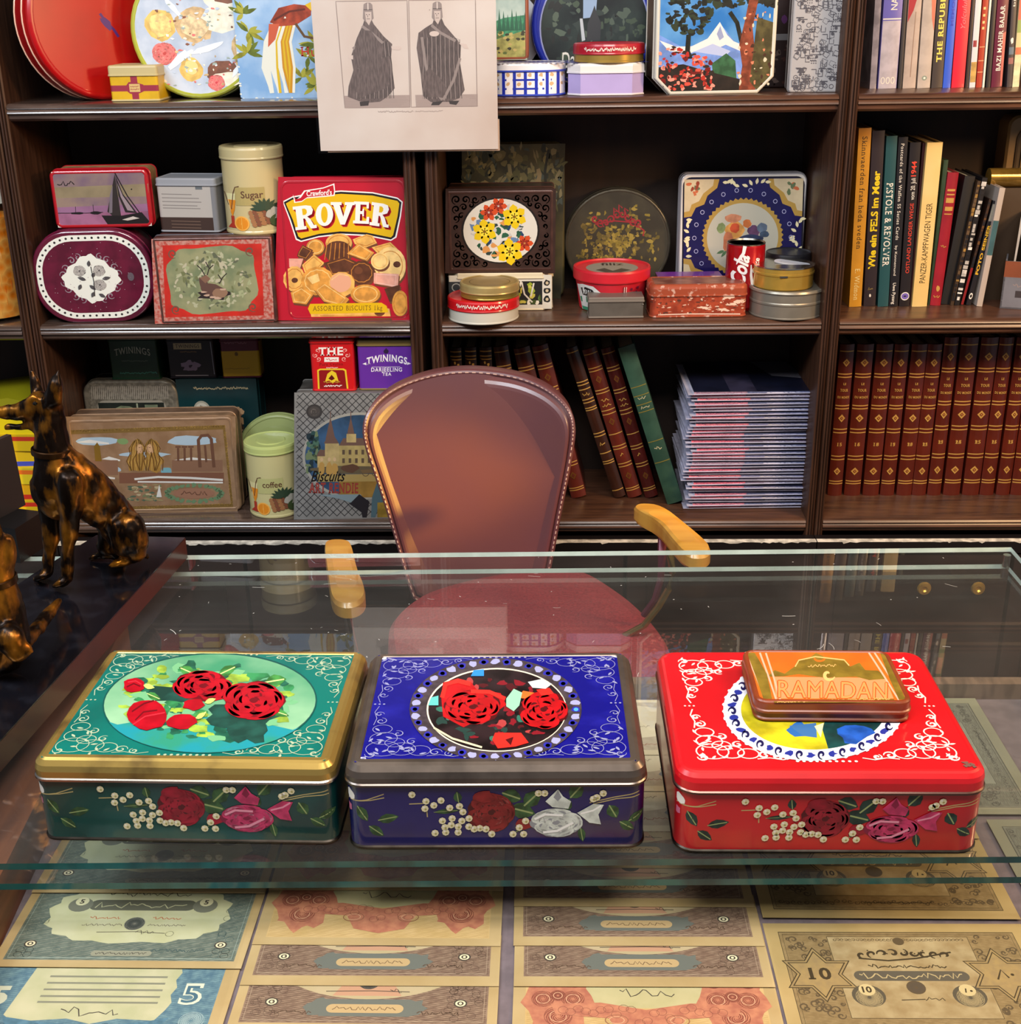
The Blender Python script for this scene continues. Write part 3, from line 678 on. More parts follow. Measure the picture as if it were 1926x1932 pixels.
# ---- top shelf, left bookcase
def art_disc(cv):
    cv.blob(150, 70, 12, 5, M('4a1f6a', .4), 9, .4, .9); cv.line([(143, 55), (150, 68), (160, 80), (166, 92)], 4, M('4a1f6a', .4))
REDT = M('a80208', .3, 0, .08, 8, coat=.3)
tin('biscuit_tin', 'large plain red round tin turned sideways beside the left bookcase wall', (0,) * 4, ZT, .055, 1, M('90060c', .3, coat=.3), REDT, .024, 's', None, size=(.272, .272), xy=(aty(152, 60, 2.43).x + .040, 2.435), art=art_disc, quad=((40, -60), (245, -60), (245, 190), (40, 190)), edge=.008, rz=.82, bead=M('e9b79a', .3), lean=.04)
def art_gift(cv):
    q = cv.sub(mmq(100, 70)); MG = M('8e2a3c', .4)
    q.rect(0, 28, 100, 46, MG); q.rect(44, 0, 58, 70, MG); q.blob(51, 36, 20, 18, MG, 12, .15); q.rect(40, 24, 62, 48, M('c8a76a', .4)); scrib(q, 42, 60, 32, 4, MG, 1.5, 1); scrib(q, 42, 60, 40, 4, MG, 1.5, 2)
tin('tea_tin', 'little yellow tin banded with crimson ribbon, lidded in cream', (205, 299, 123, 194), ZT, .08, .006, M('c89e14', .4, 0, .08, 30), M('b8a878', .4), .018, 'l', Y=2.385, side=art_gift, squad=mmq(100, 70), edge=.004)
def art_cookies(cv):
    q = cv; PB = M('c4ccd8', .35, 0, 0, 20, h2='a9b6c8', coat=.4)
    q.ell(357, 75, 93, 112, PB, 50)
    Y1 = M('d8b25e', .4, 0, .18, 60); Y2 = M('c9a878', .4, 0, .2, 70); PK = M('d8706a', .4, 0, .2, 60); WC = M('e8dfc8', .4, 0, .1, 60); BR = M('7a4a34', .4, 0, .2, 60)
    for (x, y, rx, ry, m) in ((304, 70, 24, 26, Y1), (357, 70, 30, 30, Y2), (398, 60, 32, 24, WC), (404, 24, 34, 26, WC), (410, 18, 26, 18, BR), (402, 4, 18, 12, PK), (432, 110, 22, 34, Y2), (345, 142, 18, 20, Y1), (395, 148, 26, 20, BR), (402, 160, 26, 12, WC), (444, 78, 12, 16, PK), (306, 12, 10, 9, Y1)): q.blob(x, y, rx, ry, m, 16, .1)
    rose(q, 306, 116, 18, 18, M('b8403a', .4), PK, M('efb0a0', .4)); rose(q, 383, 166, 13, 13, M('c83a44', .4), PK, M('efb0a0', .4))
    for (x, y, rx, ry, a) in ((330, 125, 26, 6, -.7), (372, 108, 30, 5, -.3), (325, 40, 24, 4, .9), (420, 140, 20, 4, -.9)): q.blob(x, y, rx, ry, M('dfe4ea', .4), 12, .3, a)
    for (x, y, rx, ry, m) in ((304, 70, 18, 19, M('e2c47a', .4, 0, .2, 90)), (357, 72, 21, 20, M('d8bc90', .4, 0, .25, 90)), (345, 140, 11, 12, M('e6cc84', .4)), (430, 108, 13, 22, M('d8b98c', .4, 0, .2, 90))): q.blob(x, y, rx, ry, m, 14, .16)
    for i in range(110): q.blob(RND.uniform(290, 430), RND.uniform(0, 170), RND.uniform(1, 4), RND.uniform(1, 3), RND.choice((WC, Y2, BR, M('eef2f4', .4), M('9aa69a', .4), PK, M('b8c4d4', .4))), 8, .4, step=(i % 5 == 0))
    q.ell(341, 4, 19, 10, M('38507a', .4)); q.ell(341, 4, 17, 8, WHT); scrib(q, 327, 357, 4, 7, M('2a3c6a', .4), 1.6, 3)
    scrib(q, 328, 360, 25, 9, PK, 1.8, 8)
tin('biscuit_tin', 'round lime rimmed tin lid with cakes and roses on pale blue', (0,) * 4, ZT, .07, 1, M('9a9a3e', .3, coat=.4), M('d8dcc0', .35), .03, 's', None, size=(.232, .232), xy=(-.6225, 2.43), art=art_cookies, quad=((256, -35), (458, -35), (458, 193), (256, 193)), edge=.007, rim=M('a8ac3c', .3, coat=.4), rz=.06, bead=M('d8dc90', .3), lean=.07)
def art_bird(cv):
    q = cv; q.rect(445, -30, 606, 192, M('7fa6cf', .4, 0, 0, 14, h2='a9c2dc'))
    LF = M('8f8a26', .4, 0, .25, 60); LF2 = M('5f6a1e', .4, 0, .25, 60); YL = M('d8b020', .4); WH = M('e4e0d0', .4); OR = M('9a3c22', .4, 0, .3, 60)
    for i, (x, y) in enumerate(((463, 25), (470, 60), (465, 100), (595, 85), (580, 110), (565, 150), (590, 165))):
        for k in range(8): leaf(q, x, y, RND.uniform(18, 34), 9, RND.uniform(0, 360), RND.choice((LF, LF2, M('a8a238', .4))))
    for k in range(16):
        t = k / 15; x0 = 520 + 40 * t; m = WH if t < .45 else (YL if k % 2 else M('c88a1a', .4))
        q.line([(x0, 40), (500 + 48 * t, 80), (492 + 60 * t, 130), (500 + 52 * t + RND.uniform(-8, 8), 180)], 5, RND.choice((m, WH)))
    q.poly([(512, 42), (530, 15), (560, 8), (592, 12), (590, 30), (560, 48), (530, 50)], OR); q.line([(520, 38), (550, 22), (580, 18)], 4, M('5e2214', .4)); q.poly([(580, 10), (600, 0), (606, 12), (592, 22)], YL)
    q.poly([(510, 45), (530, 45), (520, 75), (505, 90)], M('c85a3a', .4)); q.line([(560, 45), (575, 70), (600, 75)], 5, M('6a4a2a', .4))
    q.text('Hun', 566, 108, 44, 18, M('c23a2a', .4), 0, .01, True); q.text('S', 593, 138, 12, 15, YL, 0, .01, True); q.text('B', 594, 168, 12, 14, YL, 0, .01, True)
    for k in range(22): q.blob(RND.choice((446, 447, RND.uniform(446, 606))), RND.choice((RND.uniform(-20, 190), 190)), 2.2, 1.6, WH, 7, .5, step=False)
tin('biscuit_tin', 'tall sky blue tin with a long tailed golden bird, partly behind the hanging print', (445, 606, -30, 190), ZT, .08, .006, M('4a6a8a', .4), M('7fa6cf', .4), .02, 's', Y=2.43, art=art_bird, edge=.003, inset=False)
# ---- hanging engraving
def engraving():
    Yp = 2.325; x0 = aty(605, 283, Yp).x; x1 = aty(940, 283, Yp).x; z0 = aty(770, 283, Yp).z; z1 = 1.566
    t = thing('engraving_print', 'old engraving of two robed bearded clerics hung in clear plastic over the shelves', 'print', (x0, Yp, z0))
    W_, Hh = x1 - x0, z1 - z0
    bb = B(); N = 24; PAP = M('c9bfb8', .45, 0, 0, 5, h2='b9a79c', lo=.35, hi=.7, coat=.25)
    def bow(u, v): return -.0012 * math.sin(u * PI) - .0004 * math.sin(v * 7 + u * 4)
    vs = []
    for s_ in (0, .0012):
        for j in range(N + 1):
            for i in range(N + 1): vs.append((W_ * i / N, bow(i / N, j / N) + s_, Hh * j / N))
    n1 = (N + 1) ** 2; fs = []
    for j in range(N):
        for i in range(N):
            a = j * (N + 1) + i; fs.append((a, a + 1, a + N + 2, a + N + 1)); fs.append((n1 + a + N + 1, n1 + a + N + 2, n1 + a + 1, n1 + a))
    bb.add(vs, fs, PAP)
    class Bow(Canvas):
        def pt(s, x, y):
            h = s.H @ np.array((x, y, 1.0)); u, v = h[0] / h[2], 1 - h[1] / h[2]
            return V((W_ * u, bow(u, v) - s.k * s.d - .0002, Hh * v))
        def line(s, pts, wd, m, closed=False, step=True): Canvas.line(s, dense(pts, closed, 9) if not isinstance(wd, (list, tuple)) else pts, wd, m, closed, step)
        def poly(s, pts, m, step=True): Canvas.poly(s, dense(pts, True, 9), m, step)
    cv = Bow(bb, (0, 0, Hh), (W_, 0, 0), (0, 0, -Hh), ((596, -29), (936, -29), (940, 283), (606, 283)))
    IK = M('4a3f3d', .5); LK = M('8a7a74', .5); FL = M('9a8a84', .5)
    for (xa, xb) in ((644, 775), (777, 901)):
        cv.poly([(xa + 9, 178), (xb + (0 if xa < 700 else 1), 178), (xb + 1, 201), (xa + 10, 201)], FL)
        for i in range(7): cv.line([(xa + 10, 180 + 3 * i), (xb, 180 + 3 * i)], .5, LK, step=False)
    for P in (((643, 2), (774, 2), (776, 201), (654, 201)), ((777, 2), (899, 2), (901, 201), (778, 201))): cv.line(P, 1.3, LK, True)
    ROBE = M('5c504e', .5, 0, .25, 70, stretch=(6, 1, 1)); RD2 = M('37302f', .5); RL2 = M('877a76', .5)
    cv.poly([(692, 45), (697, 30), (704, 28), (712, 45), (730, 68), (745, 82), (742, 110), (748, 165), (735, 180), (720, 190), (690, 192), (660, 180), (662, 160), (672, 130), (668, 105), (680, 70)], ROBE)
    cv.poly([(682, 190), (700, 188), (698, 197), (683, 198)], RD2)
    cv.poly([(820, 45), (826, 28), (834, 28), (842, 48), (862, 72), (872, 85), (870, 120), (878, 170), (868, 185), (850, 192), (815, 192), (800, 180), (797, 140), (790, 90), (794, 62), (808, 52)], ROBE)
    cv.poly([(818, 192), (838, 190), (830, 198), (815, 198)], RD2); cv.poly([(848, 190), (868, 190), (862, 198), (850, 196)], RD2)
    for i in range(26):
        x = 684 + 2.2 * i; cv.line([(x, 66 + abs(i - 12)), (x - 3 + .3 * i, 120), (x - 8 + .6 * i, 184)], .9, RD2 if i % 3 else RL2, step=(i == 0))
        x = 802 + 2.7 * i; cv.line([(x, 62 + abs(i - 12)), (x, 120), (x - 2 + .2 * i, 186)], .9, RD2 if i % 3 else RL2, step=(i == 0))
    for P in (((800, 70), (806, 120), (815, 160), (836, 188)), ((870, 110), (858, 150), (838, 188)), ((690, 48), (706, 60), (728, 80)), ((818, 48), (834, 62), (862, 78)), ((672, 90), (690, 78), (706, 70))): cv.line(P, 5, RL2)
    for cx in (702, 829):
        cv.poly([(cx - 10, 34), (cx - 8, 8), (cx - 3, 5), (cx + 4, 5), (cx + 8, 9), (cx + 10, 34), (cx + 4, 40), (cx - 6, 40)], RL2); cv.line([(cx - 8, 18), (cx + 8, 18)], 1.2, RD2); cv.line([(cx, 6), (cx, 18)], 2, M('c8bab2', .5))
        cv.poly([(cx - 6, 22), (cx + 6, 22), (cx + 6, 36), (cx + 1, 47), (cx - 4, 40)], M('b8a8a0', .5)); cv.dots([(cx - 3, 27), (cx + 2, 27)], .9, RD2); cv.line([(cx - 1, 28), (cx - 1, 32)], .7, RD2); cv.line([(cx - 3, 35), (cx + 3, 35)], .8, RD2)
    HAND = M('c0b0a8', .5)
    cv.poly([(743, 86), (760, 86), (762, 90), (757, 94), (744, 92)], HAND); cv.poly([(868, 82), (882, 84), (886, 93), (878, 92)], HAND); cv.poly([(664, 102), (672, 102), (672, 110), (663, 108)], HAND); cv.ell(823, 64, 9, 5, HAND)
    scrib(cv, 716, 782, 209, 4, LK, .8, 1); scrib(cv, 786, 838, 209, 3, LK, .6, 2)
    cv.blob(815, 20, 1, 1, LK, 6)
    bb.build('paper', t)
    bb = B(); bb.box(.012, W_ + .0025, .0035, .0045, -.003, .05, M('b99c86', .55)); o = bb.build('backing_sheet', t); o['label'] = 'tan backing sheet showing below the print'
    bb = B(); N = 16; vs = []; e = .004
    for j in range(N + 1):
        for i in range(N + 1):
            u, v = i / N, j / N
            vs.append((-e + (W_ + 2 * e) * u, bow(u, v) - .0032 - .0018 * noise.noise(V((u * 6, v * 6, 3))), -e + (Hh + e) * v))
    bb.add(vs, [(j * (N + 1) + i, j * (N + 1) + i + 1, (j + 1) * (N + 1) + i + 1, (j + 1) * (N + 1) + i) for j in range(N) for i in range(N)], PLASTIC); bb.build('plastic_sleeve', t)
    bb = B()
    for x in (.06, W_ - .06): bb.tube([(x, .002, Hh - .01), (x, .002, 1.745 - z0), (x, .045, 1.752 - z0)], .0008, TINM, 6)
    bb.build('hanging_wire', t)
engraving()
# ---- top shelf, middle bookcase
def art_forest(cv):
    q = cv; q.rect(925, -25, 994, 118, M('a9b8b0', .4, 0, 0, 20, h2='8aa09a')); q.poly([(925, 45), (950, 35), (990, 30), (990, 65), (925, 80)], M('3a7d5a', .4, 0, .3, 90)); q.poly([(925, 80), (990, 60), (994, 115), (925, 118)], M('9a9a5a', .4, 0, .25, 60))
    for i in range(26): q.blob(RND.uniform(930, 990), RND.uniform(60, 108), 4, 3, RND.choice((M('3a3a2a', .4), M('5a6a3a', .4), M('b8a86a', .4))), 8, .3, step=(i % 4 == 0))
    for i in range(8): q.poly([(930 + 8 * i, 60), (934 + 8 * i, 30 - RND.uniform(0, 14)), (938 + 8 * i, 60)], M('2a5a44', .4), step=(i == 0))
tin('biscuit_tin', 'tin with green mountain meadow picture and brick red rim, right beside the hanging print', (925, 996, -25, 118), ZT + .058, .03, .008, M('7a3a2a', .4), M('8a4a34', .4), .012, 's', Y=2.47, art=art_forest, edge=.003, lean=.03)
t = thing('plate', 'white round plate standing behind the meadow picture tin', 'plate', (aty(945, 60, 2.61).x, 2.60, aty(945, 60, 2.61).z), rx=-.05)
bb = B(); bb.T = Matrix.Rotation(PI / 2, 4, 'X'); R_ = .078
bb.lathe([(R_ * .55, -.004), (R_ * .6, 0), (R_, .012), (R_, .015), (R_ * .62, .004), (R_ * .55, .002)], M('cfd0d8', .25, coat=.5), 48); bb.build('dish', t)
bb = B(); bb.prism([(-.04, -R_ - .003 - (t.location.z - ZT - R_)), (.04, -R_ - .003 - (t.location.z - ZT - R_)), (.02, -R_ * .75), (-.02, -R_ * .75)], .004, .03, M('3a2a22', .5)); bb.build('plate_stand', t)
def art_gingham(cv):
    q = cv
    BLU = M('1d2fa8', .35)
    for i in range(-3, 8): q.rect(925 + 21 * i, 134, 931 + 21 * i, 180, BLU)
    for y in (150, 168): q.line([(880, y), (1085, y)], 4, BLU)
    for i in range(-2, 7):
        for y in (140, 158): q.blob(937 + 21 * i, y, 4, 4, M('c8a47a', .4), 7, .3, step=False)
def art_gingham_top(cv):
    q = cv.sub(mmq(150, 110)); BLU = M('1d2fa8', .35)
    for i in range(-8, 16): q.line([(i * 16, 0), (i * 16 + 60, 110)], 5, BLU); q.line([(i * 16 + 60, 0), (i * 16, 110)], 4, BLU)
tin('biscuit_tin', 'low blue and white checked oval tin on the top shelf', (915, 1068, 119, 179), ZT, .10, .045, M('e4e4ea', .35, coat=.3), M('e4e4ea', .35, coat=.3), .015, 'l', Y=2.39, side=art_gingham, squad=((915, 134), (1068, 134), (1068, 179), (915, 179)), art=art_gingham_top, edge=.004, bead=M('3044b0', .35))
def art_butter(cv):
    q = cv; q.ell(1120, 25, 96, 96, M('141a1c', .3, 0, 0, 10, h2='2c3834', coat=.4), 56); q.ring(1120, 25, 96, 96, 2.5, M('8a94c8', .35), 56)
    for i in range(120):
        x = RND.uniform(1030, 1205); y = RND.uniform(-50, 80)
        if (x - 1120) ** 2 + (y - 25) ** 2 < 7400 and not (1095 < x < 1128 and y < 30): q.blob(x, y, RND.uniform(2, 9), RND.uniform(2, 9), RND.choice((M('3a4a38', .4), M('0c100f', .4), M('4a584a', .4), M('22302c', .4))), 8, .4, step=(i % 6 == 0))
    q.poly([(1100, -40), (1126, -40), (1122, 8), (1100, 10)], M('8fa6c4', .4)); q.poly([(1108, 18), (1116, 0), (1120, -10), (1124, 2), (1132, 18), (1130, 45), (1106, 45)], M('2a2c30', .4)); q.poly([(1094, 10), (1099, 10), (1104, 44), (1098, 46)], M('b8bcc0', .4))
    q.poly([(1062, 108), (1090, 92), (1082, 115)], M('a8a090', .4))
    q.text('Danish Butter', 1062, 90, 124, 26, M('e8e4da', .4), 8, .004, False, .35)
tin('biscuit_tin', 'big round royal blue tin with dark garden picture and script lettering, behind stacked small tins', (0,) * 4, ZT, .07, 1, M('1a2480', .3, coat=.5), M('1c2a9c', .3, coat=.5), .03, 's', size=(.232, .232), xy=(.092, 2.52), art=art_butter, quad=((1008, -87), (1232, -87), (1232, 125), (1008, 125)), edge=.008, rim=M('2030a4', .25, coat=.5), lean=.06)
a0 = tin('cookie_tin', 'lilac angular tin with white lid, under the small gold tin', (1071, 1217, 119, 178), ZT, .095, .02, M('a596c8', .4, 0, .06, 10), M('d8d4d2', .35), .017, 'l', Y=2.385, edge=.005, cut=.022, bead=M('cfcad0', .35))
def art_redlid(cv): scrib(cv, 20, 230, 8, 6, M('e8c8b8', .4), 2, 4)
zl = ZT + (aty(1144, 119, 2.385).z - ZT)
def round_stack(name, label, px, z, Y, bodym, rimm, lidm, lidh, art=None, group=None, grooves=0, n=56, cat='tin'):
    x0, x1, yt, yb = px; ym = (yt + yb) / 2; R_ = (aty(x1, ym, Y).x - aty(x0, ym, Y).x) / 2; cx = (aty(x1, ym, Y).x + aty(x0, ym, Y).x) / 2
    h = aty((x0 + x1) / 2, yt, Y - R_).z - z; t = thing(name, label, cat, (cx, Y, z), 0, group)
    bb = B(); zl_ = h - lidh
    P = [(R_ * .98 - .002, 0), (R_ * .98, .001), (R_ * .98, .003), (R_ * .97, .004)]
    if grooves: P += [(R_ * .97, zl_ * .52), (R_ * .985, zl_ * .56), (R_ * .985, zl_ * .62), (R_ * .97, zl_ * .66)]
    P += [(R_ * .97, zl_ + .002)]
    bb.lathe(P, bodym, n); bb.build('body', t)
    bb = B(); rings = [(R_ * .97, zl_), (R_, zl_), (R_ * 1.008, zl_ + .0015), (R_, zl_ + .003), (R_, h - .004), (R_ * .985, h - .001), (R_ * .96, h), (R_ * .93, h - .0012), (R_ * .90, h - .002)]
    rr_ = [[V((r * math.cos(2 * PI * j / n), r * math.sin(2 * PI * j / n), zz)) for j in range(n)] for r, zz in rings]
    bb.loft(rr_, [rimm] * 7 + [lidm], cap1=lidm)
    if art: art(bb, R_, zl_, h)
    bb.build('lid', t); t['h'] = h
    return t
def scrib_on_rim(c0, h0=.2, seed=1, m=None):
    def f(bb, R_, z0, z1):
        cv = CylCanvas(bb, R_, z0, z1, 0, 100, 0, 10); scrib(cv, -70, 70, 5, 4, m or M('efe2d4', .4), 1.2, seed)
    return f
round_stack('cookie_tin', 'small gold tin with crimson lid on the lilac tin', (1081, 1216, 83, 121), zl, 2.44, M('b8984a', .28, .6, .15, 12), M('a5182a', .35, coat=.4), M('b01a2c', .35, coat=.4), .018, scrib_on_rim(0, .2, 3))
def art_alps(cv):
    q = cv; W0 = M('d9d6cc', .4)
    q.poly([(1268, -42), (1438, -42), (1459, -16), (1459, 140), (1434, 166), (1262, 166), (1243, 140), (1243, -16)], M('2a6fb8', .3, 0, 0, 12, h2='5a94cc', coat=.4))
    q.poly([(1243, 60), (1290, 85), (1330, 75), (1357, 40), (1385, 72), (1400, 95), (1410, 166), (1262, 166), (1243, 140)], M('6a8acc', .35, 0, .2, 40))
    q.poly([(1243, 70), (1275, 82), (1305, 82), (1335, 68), (1357, 38), (1372, 62), (1385, 74), (1400, 80), (1398, 92), (1370, 80), (1352, 88), (1330, 84), (1300, 96), (1262, 90)], M('d8d4d6', .4))
    q.poly([(1352, 60), (1358, 45), (1366, 66), (1358, 72)], M('8a94b8', .4)); q.poly([(1310, 92), (1345, 78), (1380, 92), (1370, 102)], M('a8b4d8', .4))
    q.poly([(1345, 115), (1372, 96), (1390, 110), (1395, 150), (1350, 150)], M('2f5a3c', .35, 0, .3, 60))
    BK = M('141a14', .35, 0, .5, 60); 
    for i in range(240):
        x, y = (RND.uniform(1250, 1345), RND.uniform(-42, 66)) if i < 150 else (RND.uniform(1340, 1459), RND.uniform(-45, 10))
        if i < 150 and (x - 1300) ** 2 / 2000 + (y - 8) ** 2 / 2800 > 1: continue
        q.blob(x, y, RND.uniform(3, 9), RND.uniform(2, 8), RND.choice((BK, M('22301e', .4), M('0c120e', .4))), 9, .4, step=(i % 5 == 0))
    q.poly([(1294, 60), (1303, 60), (1302, 90), (1308, 105), (1292, 105)], BK); q.line([(1375, 20), (1390, 40), (1400, 75)], 8, BK); q.line([(1440, -30), (1415, 20), (1440, 40)], 5, BK)
    q.poly([(1398, 166), (1404, 120), (1396, 80), (1404, 40), (1412, -10), (1424, -30), (1428, 0), (1420, 50), (1428, 100), (1432, 166)], M('7a3a26', .35, 0, .35, 60))
    q.poly([(1428, 30), (1459, 40), (1459, 140), (1434, 166), (1420, 150)], M('4a4426', .35, 0, .35, 60))
    q.poly([(1243, 120), (1290, 115), (1340, 130), (1400, 145), (1400, 166), (1262, 166), (1243, 142)], M('1a120e', .4, 0, .4, 50))
    for i in range(120):
        x = RND.uniform(1244, 1350); y = RND.uniform(82 + .35 * abs(x - 1270), 162)
        q.blob(x, y, RND.uniform(2, 6), RND.uniform(2, 5), RND.choice((M('a8281e', .35), M('c84a3a', .35), M('6a140e', .35), M('241a12', .4), M('e08a7a', .4))), 7, .4, step=(i % 8 == 0))
    for i in range(40): q.blob(RND.uniform(1395, 1458), RND.uniform(20, 160), RND.uniform(1, 4), RND.uniform(1, 5), RND.choice((M('c8785a', .4), M('3a1a10', .4), M('c8c0a8', .4))), 7, .4, step=(i % 8 == 0))
tin('biscuit_tin', 'large octagonal white edged tin with snowy mountain and red blossom picture', (1236, 1468, -50, 173), ZT, .10, .02, M('5a4636', .4, 0, .4, 14), M('cfccc0', .35), .022, 's', Y=2.392, art=art_alps, cut=.028, edge=.004, rz=.10, rim=M('c9c6ba', .35), quad=((1236, -50), (1467, -50), (1467, 173), (1236, 173)))
def art_doodle(cv):
    q = cv; IK = M('4a4850', .45); g = random.Random(4)
    for i in range(170):
        x, y = 1500 + 84 * g.random(), -20 + 180 * g.random(); k = g.randint(0, 5)
        if k == 0: q.ring(x, y, 4, 4, 1, IK, 10)
        elif k == 1: q.line([(x, y), (x + 9, y), (x + 9, y + 8), (x + 17, y + 8)], 1.6, IK)
        elif k == 2: q.line([(x, y), (x + 10, y + 4), (x + 4, y + 12), (x - 3, y + 7)], 1, IK, True)
        elif k == 3: q.dots([(x + 4 * a, y + 4 * b_) for a in range(3) for b_ in range(2)], 1.2, IK)
        elif k == 4: q.line([(x, y), (x, y + 12), (x + 8, y + 12), (x + 8, y + 4)], 1.3, IK)
        else: q.line([(x - 6, y), (x + 8, y)], 2, IK); q.ell(x, y + 4, 3, 3, IK, 8)
tin('drink_tin', 'tall silvery white tin covered in tiny black doodles by the right post', (1494, 1590, -40, 167), ZT, .09, .006, M('a8a6a8', .3, .3), M('b4b2b4', .3, .3), .02, 's', Y=2.40, art=art_doodle, edge=.004, rz=-.10, inset=False)
def art_darkbox(cv):
    q = cv; q.rect(1432, 62, 1502, 74, M('8a8c94', .4)); q.blob(1478, 35, 6, 8, M('5a2a6a', .4), 8)
    for i in range(40): q.blob(RND.uniform(1434, 1500), RND.uniform(80, 160), RND.uniform(2, 5), RND.uniform(2, 5), RND.choice((M('4a2a26', .4), M('6a5a56', .4), M('2a1816', .4))), 7, .4, step=(i % 6 == 0))
tin('biscuit_tin', 'dark maroon box between the mountain tin and the doodled tin', (1430, 1504, -40, 165), ZT, .05, .004, M('201416', .4), M('2a1719', .4), .015, 's', Y=2.53, art=art_darkbox, edge=.003, inset=False)

# ---- middle shelf, left bookcase
MAR = M('5a0f28', .25, 0, .2, 30, coat=.6)
def art_oval(cv):
    q = cv; W0 = M('dcdcd2', .35); IK = M('2a2426', .4)
    P = [(174 + (x), 520 + y) for x, y in rr(206, 158, 70, 8)]; q.poly([(x, y) for x, y in P], W0)
    P2 = rr(184, 136, 60, 8); q.poly([(174 + x, 520 + y) for x, y in P2], MAR)
    PD = rr(195, 147, 65, 9); D = []
    acc = 0.0
    for a, b_ in zip(dense(PD, True, 1.0), dense(PD, True, 1.0)[1:]):
        acc += math.hypot(b_[0] - a[0], b_[1] - a[1])
        if acc > 11.2: D.append((174 + b_[0], 520 + b_[1])); acc = 0
    q.dots(D, 2.3, IK)
    for s_ in (-1, 1):
        for t_ in (-1, 1):
            for (u, v) in ((50, 8), (44, 20), (32, 34), (20, 40)): curl(q, 170 + s_ * u, 522 + t_ * v, 7, u, 1.1, M('8a7e86', .4), 1.6, s_, t_)
    P = []
    for i in range(48):
        a = 2 * PI * i / 48; k = 1 + .05 * math.sin(a * 12); e = abs(math.cos(a)) ** 1.6
        P.append((170 + (36 + 17 * e) * k * math.cos(a), 523 + 46 * k * math.sin(a) * (1 - .28 * e)))
    q.poly(P, W0)
    for (x, y) in ((150, 508), (186, 508), (184, 535)): rose(q, x, y, 11, 10, M('4a4446', .4), M('a8a29c', .4), M('e8e4dc', .4))
    for (x, y, l, a) in ((160, 525, 16, 160), (165, 535, 14, -40), (172, 548, 12, -120), (190, 524, 16, 10), (168, 500, 12, 80), (180, 552, 14, -30), (150, 533, 12, -120), (172, 520, 10, 60)): leaf(q, x, y, l, 7, a, M('4a4648', .4))
    q.line([(172, 500), (174, 530), (172, 556)], 1.5, IK)
    q.ell(243, 521, 6, 8, M('7a6a72', .35, .5), 14)
    for i in range(60): q.blob(RND.uniform(85, 262), RND.uniform(455, 590), .7, .7, M('b8a0a8', .4), 5, step=False)
tin('biscuit_tin', 'maroon rounded tin with white dotted border and rose medallion', (66, 286, 435, 607), ZM, .095, .072, M('4a1024', .25, 0, .2, 20, coat=.5), MAR, .022, 's', Y=2.385, art=art_oval, edge=.004, rim=M('5f1230', .22, 0, .2, 20, coat=.7), quad=((64, 433), (284, 433), (284, 607), (64, 607)), rz=.10, inset=False)
def art_sail(cv):
    q = cv; q.poly([(105, 324), (270, 324), (284, 428), (112, 428)], M('8a7468', .4, 0, 0, 12, h2='6a5468')); q.poly([(107, 352), (278, 348), (279, 372), (108, 372)], M('82745a', .4, 0, .15, 16)); q.poly([(108, 390), (280, 386), (281, 400), (110, 402)], M('845c7a', .4, 0, .15, 16)); q.poly([(110, 402), (281, 400), (284, 428), (112, 428)], M('885672', .4, 0, .25, 20))
    BKK = M('171010', .4)
    q.line([(110, 401), (165, 402), (195, 401)], 1.4, BKK); q.blob(148, 402, 12, 2.2, BKK, 10); q.blob(182, 402, 10, 3, BKK, 10); q.line([(145, 402), (145, 389)], 1, BKK); q.line([(178, 400), (177, 386)], 1, BKK)
    q.poly([(218, 328), (203, 400), (212, 408), (228, 408), (222, 360)], M('2a2220', .4)); q.poly([(219, 330), (224, 370), (236, 402), (258, 404), (232, 366)], M('241c1c', .4)); q.poly([(222, 345), (228, 372), (240, 398), (252, 400), (232, 370)], M('8a7a80', .4))
    q.poly([(208, 370), (214, 350), (212, 402), (206, 404)], M('6a6068', .4)); q.line([(218, 326), (240, 370), (270, 415)], 2, BKK)
    q.poly([(192, 407), (230, 408), (266, 402), (280, 420), (276, 428), (205, 428)], BKK); q.poly([(230, 416), (250, 410), (262, 414), (240, 418)], M('b8b0a8', .4)); scrib(q, 114, 146, 345, 9, BKK, 1.8, 5)
    q.line([(105, 324), (270, 324), (284, 428), (112, 428)], 2.5, M('d8cfc4', .4), True)
    q.blob(248, 358, 1.5, 1.5, BKK, 6)
zo = ZM + (aty(176, 435, 2.385).z - ZM)
tin('biscuit_tin', 'red sided tin with sailing boat at dusk, on top of the maroon rounded tin', (100, 282, 320, 431), zo, .08, .012, M('9a7a52', .4, 0, .3, 40), M('8a7468', .4), .022, 's', Y=2.41, art=art_sail, quad=((99, 320), (276, 320), (288, 432), (108, 432)), rim=M('a5121e', .3, coat=.4), edge=.005, rz=.06)
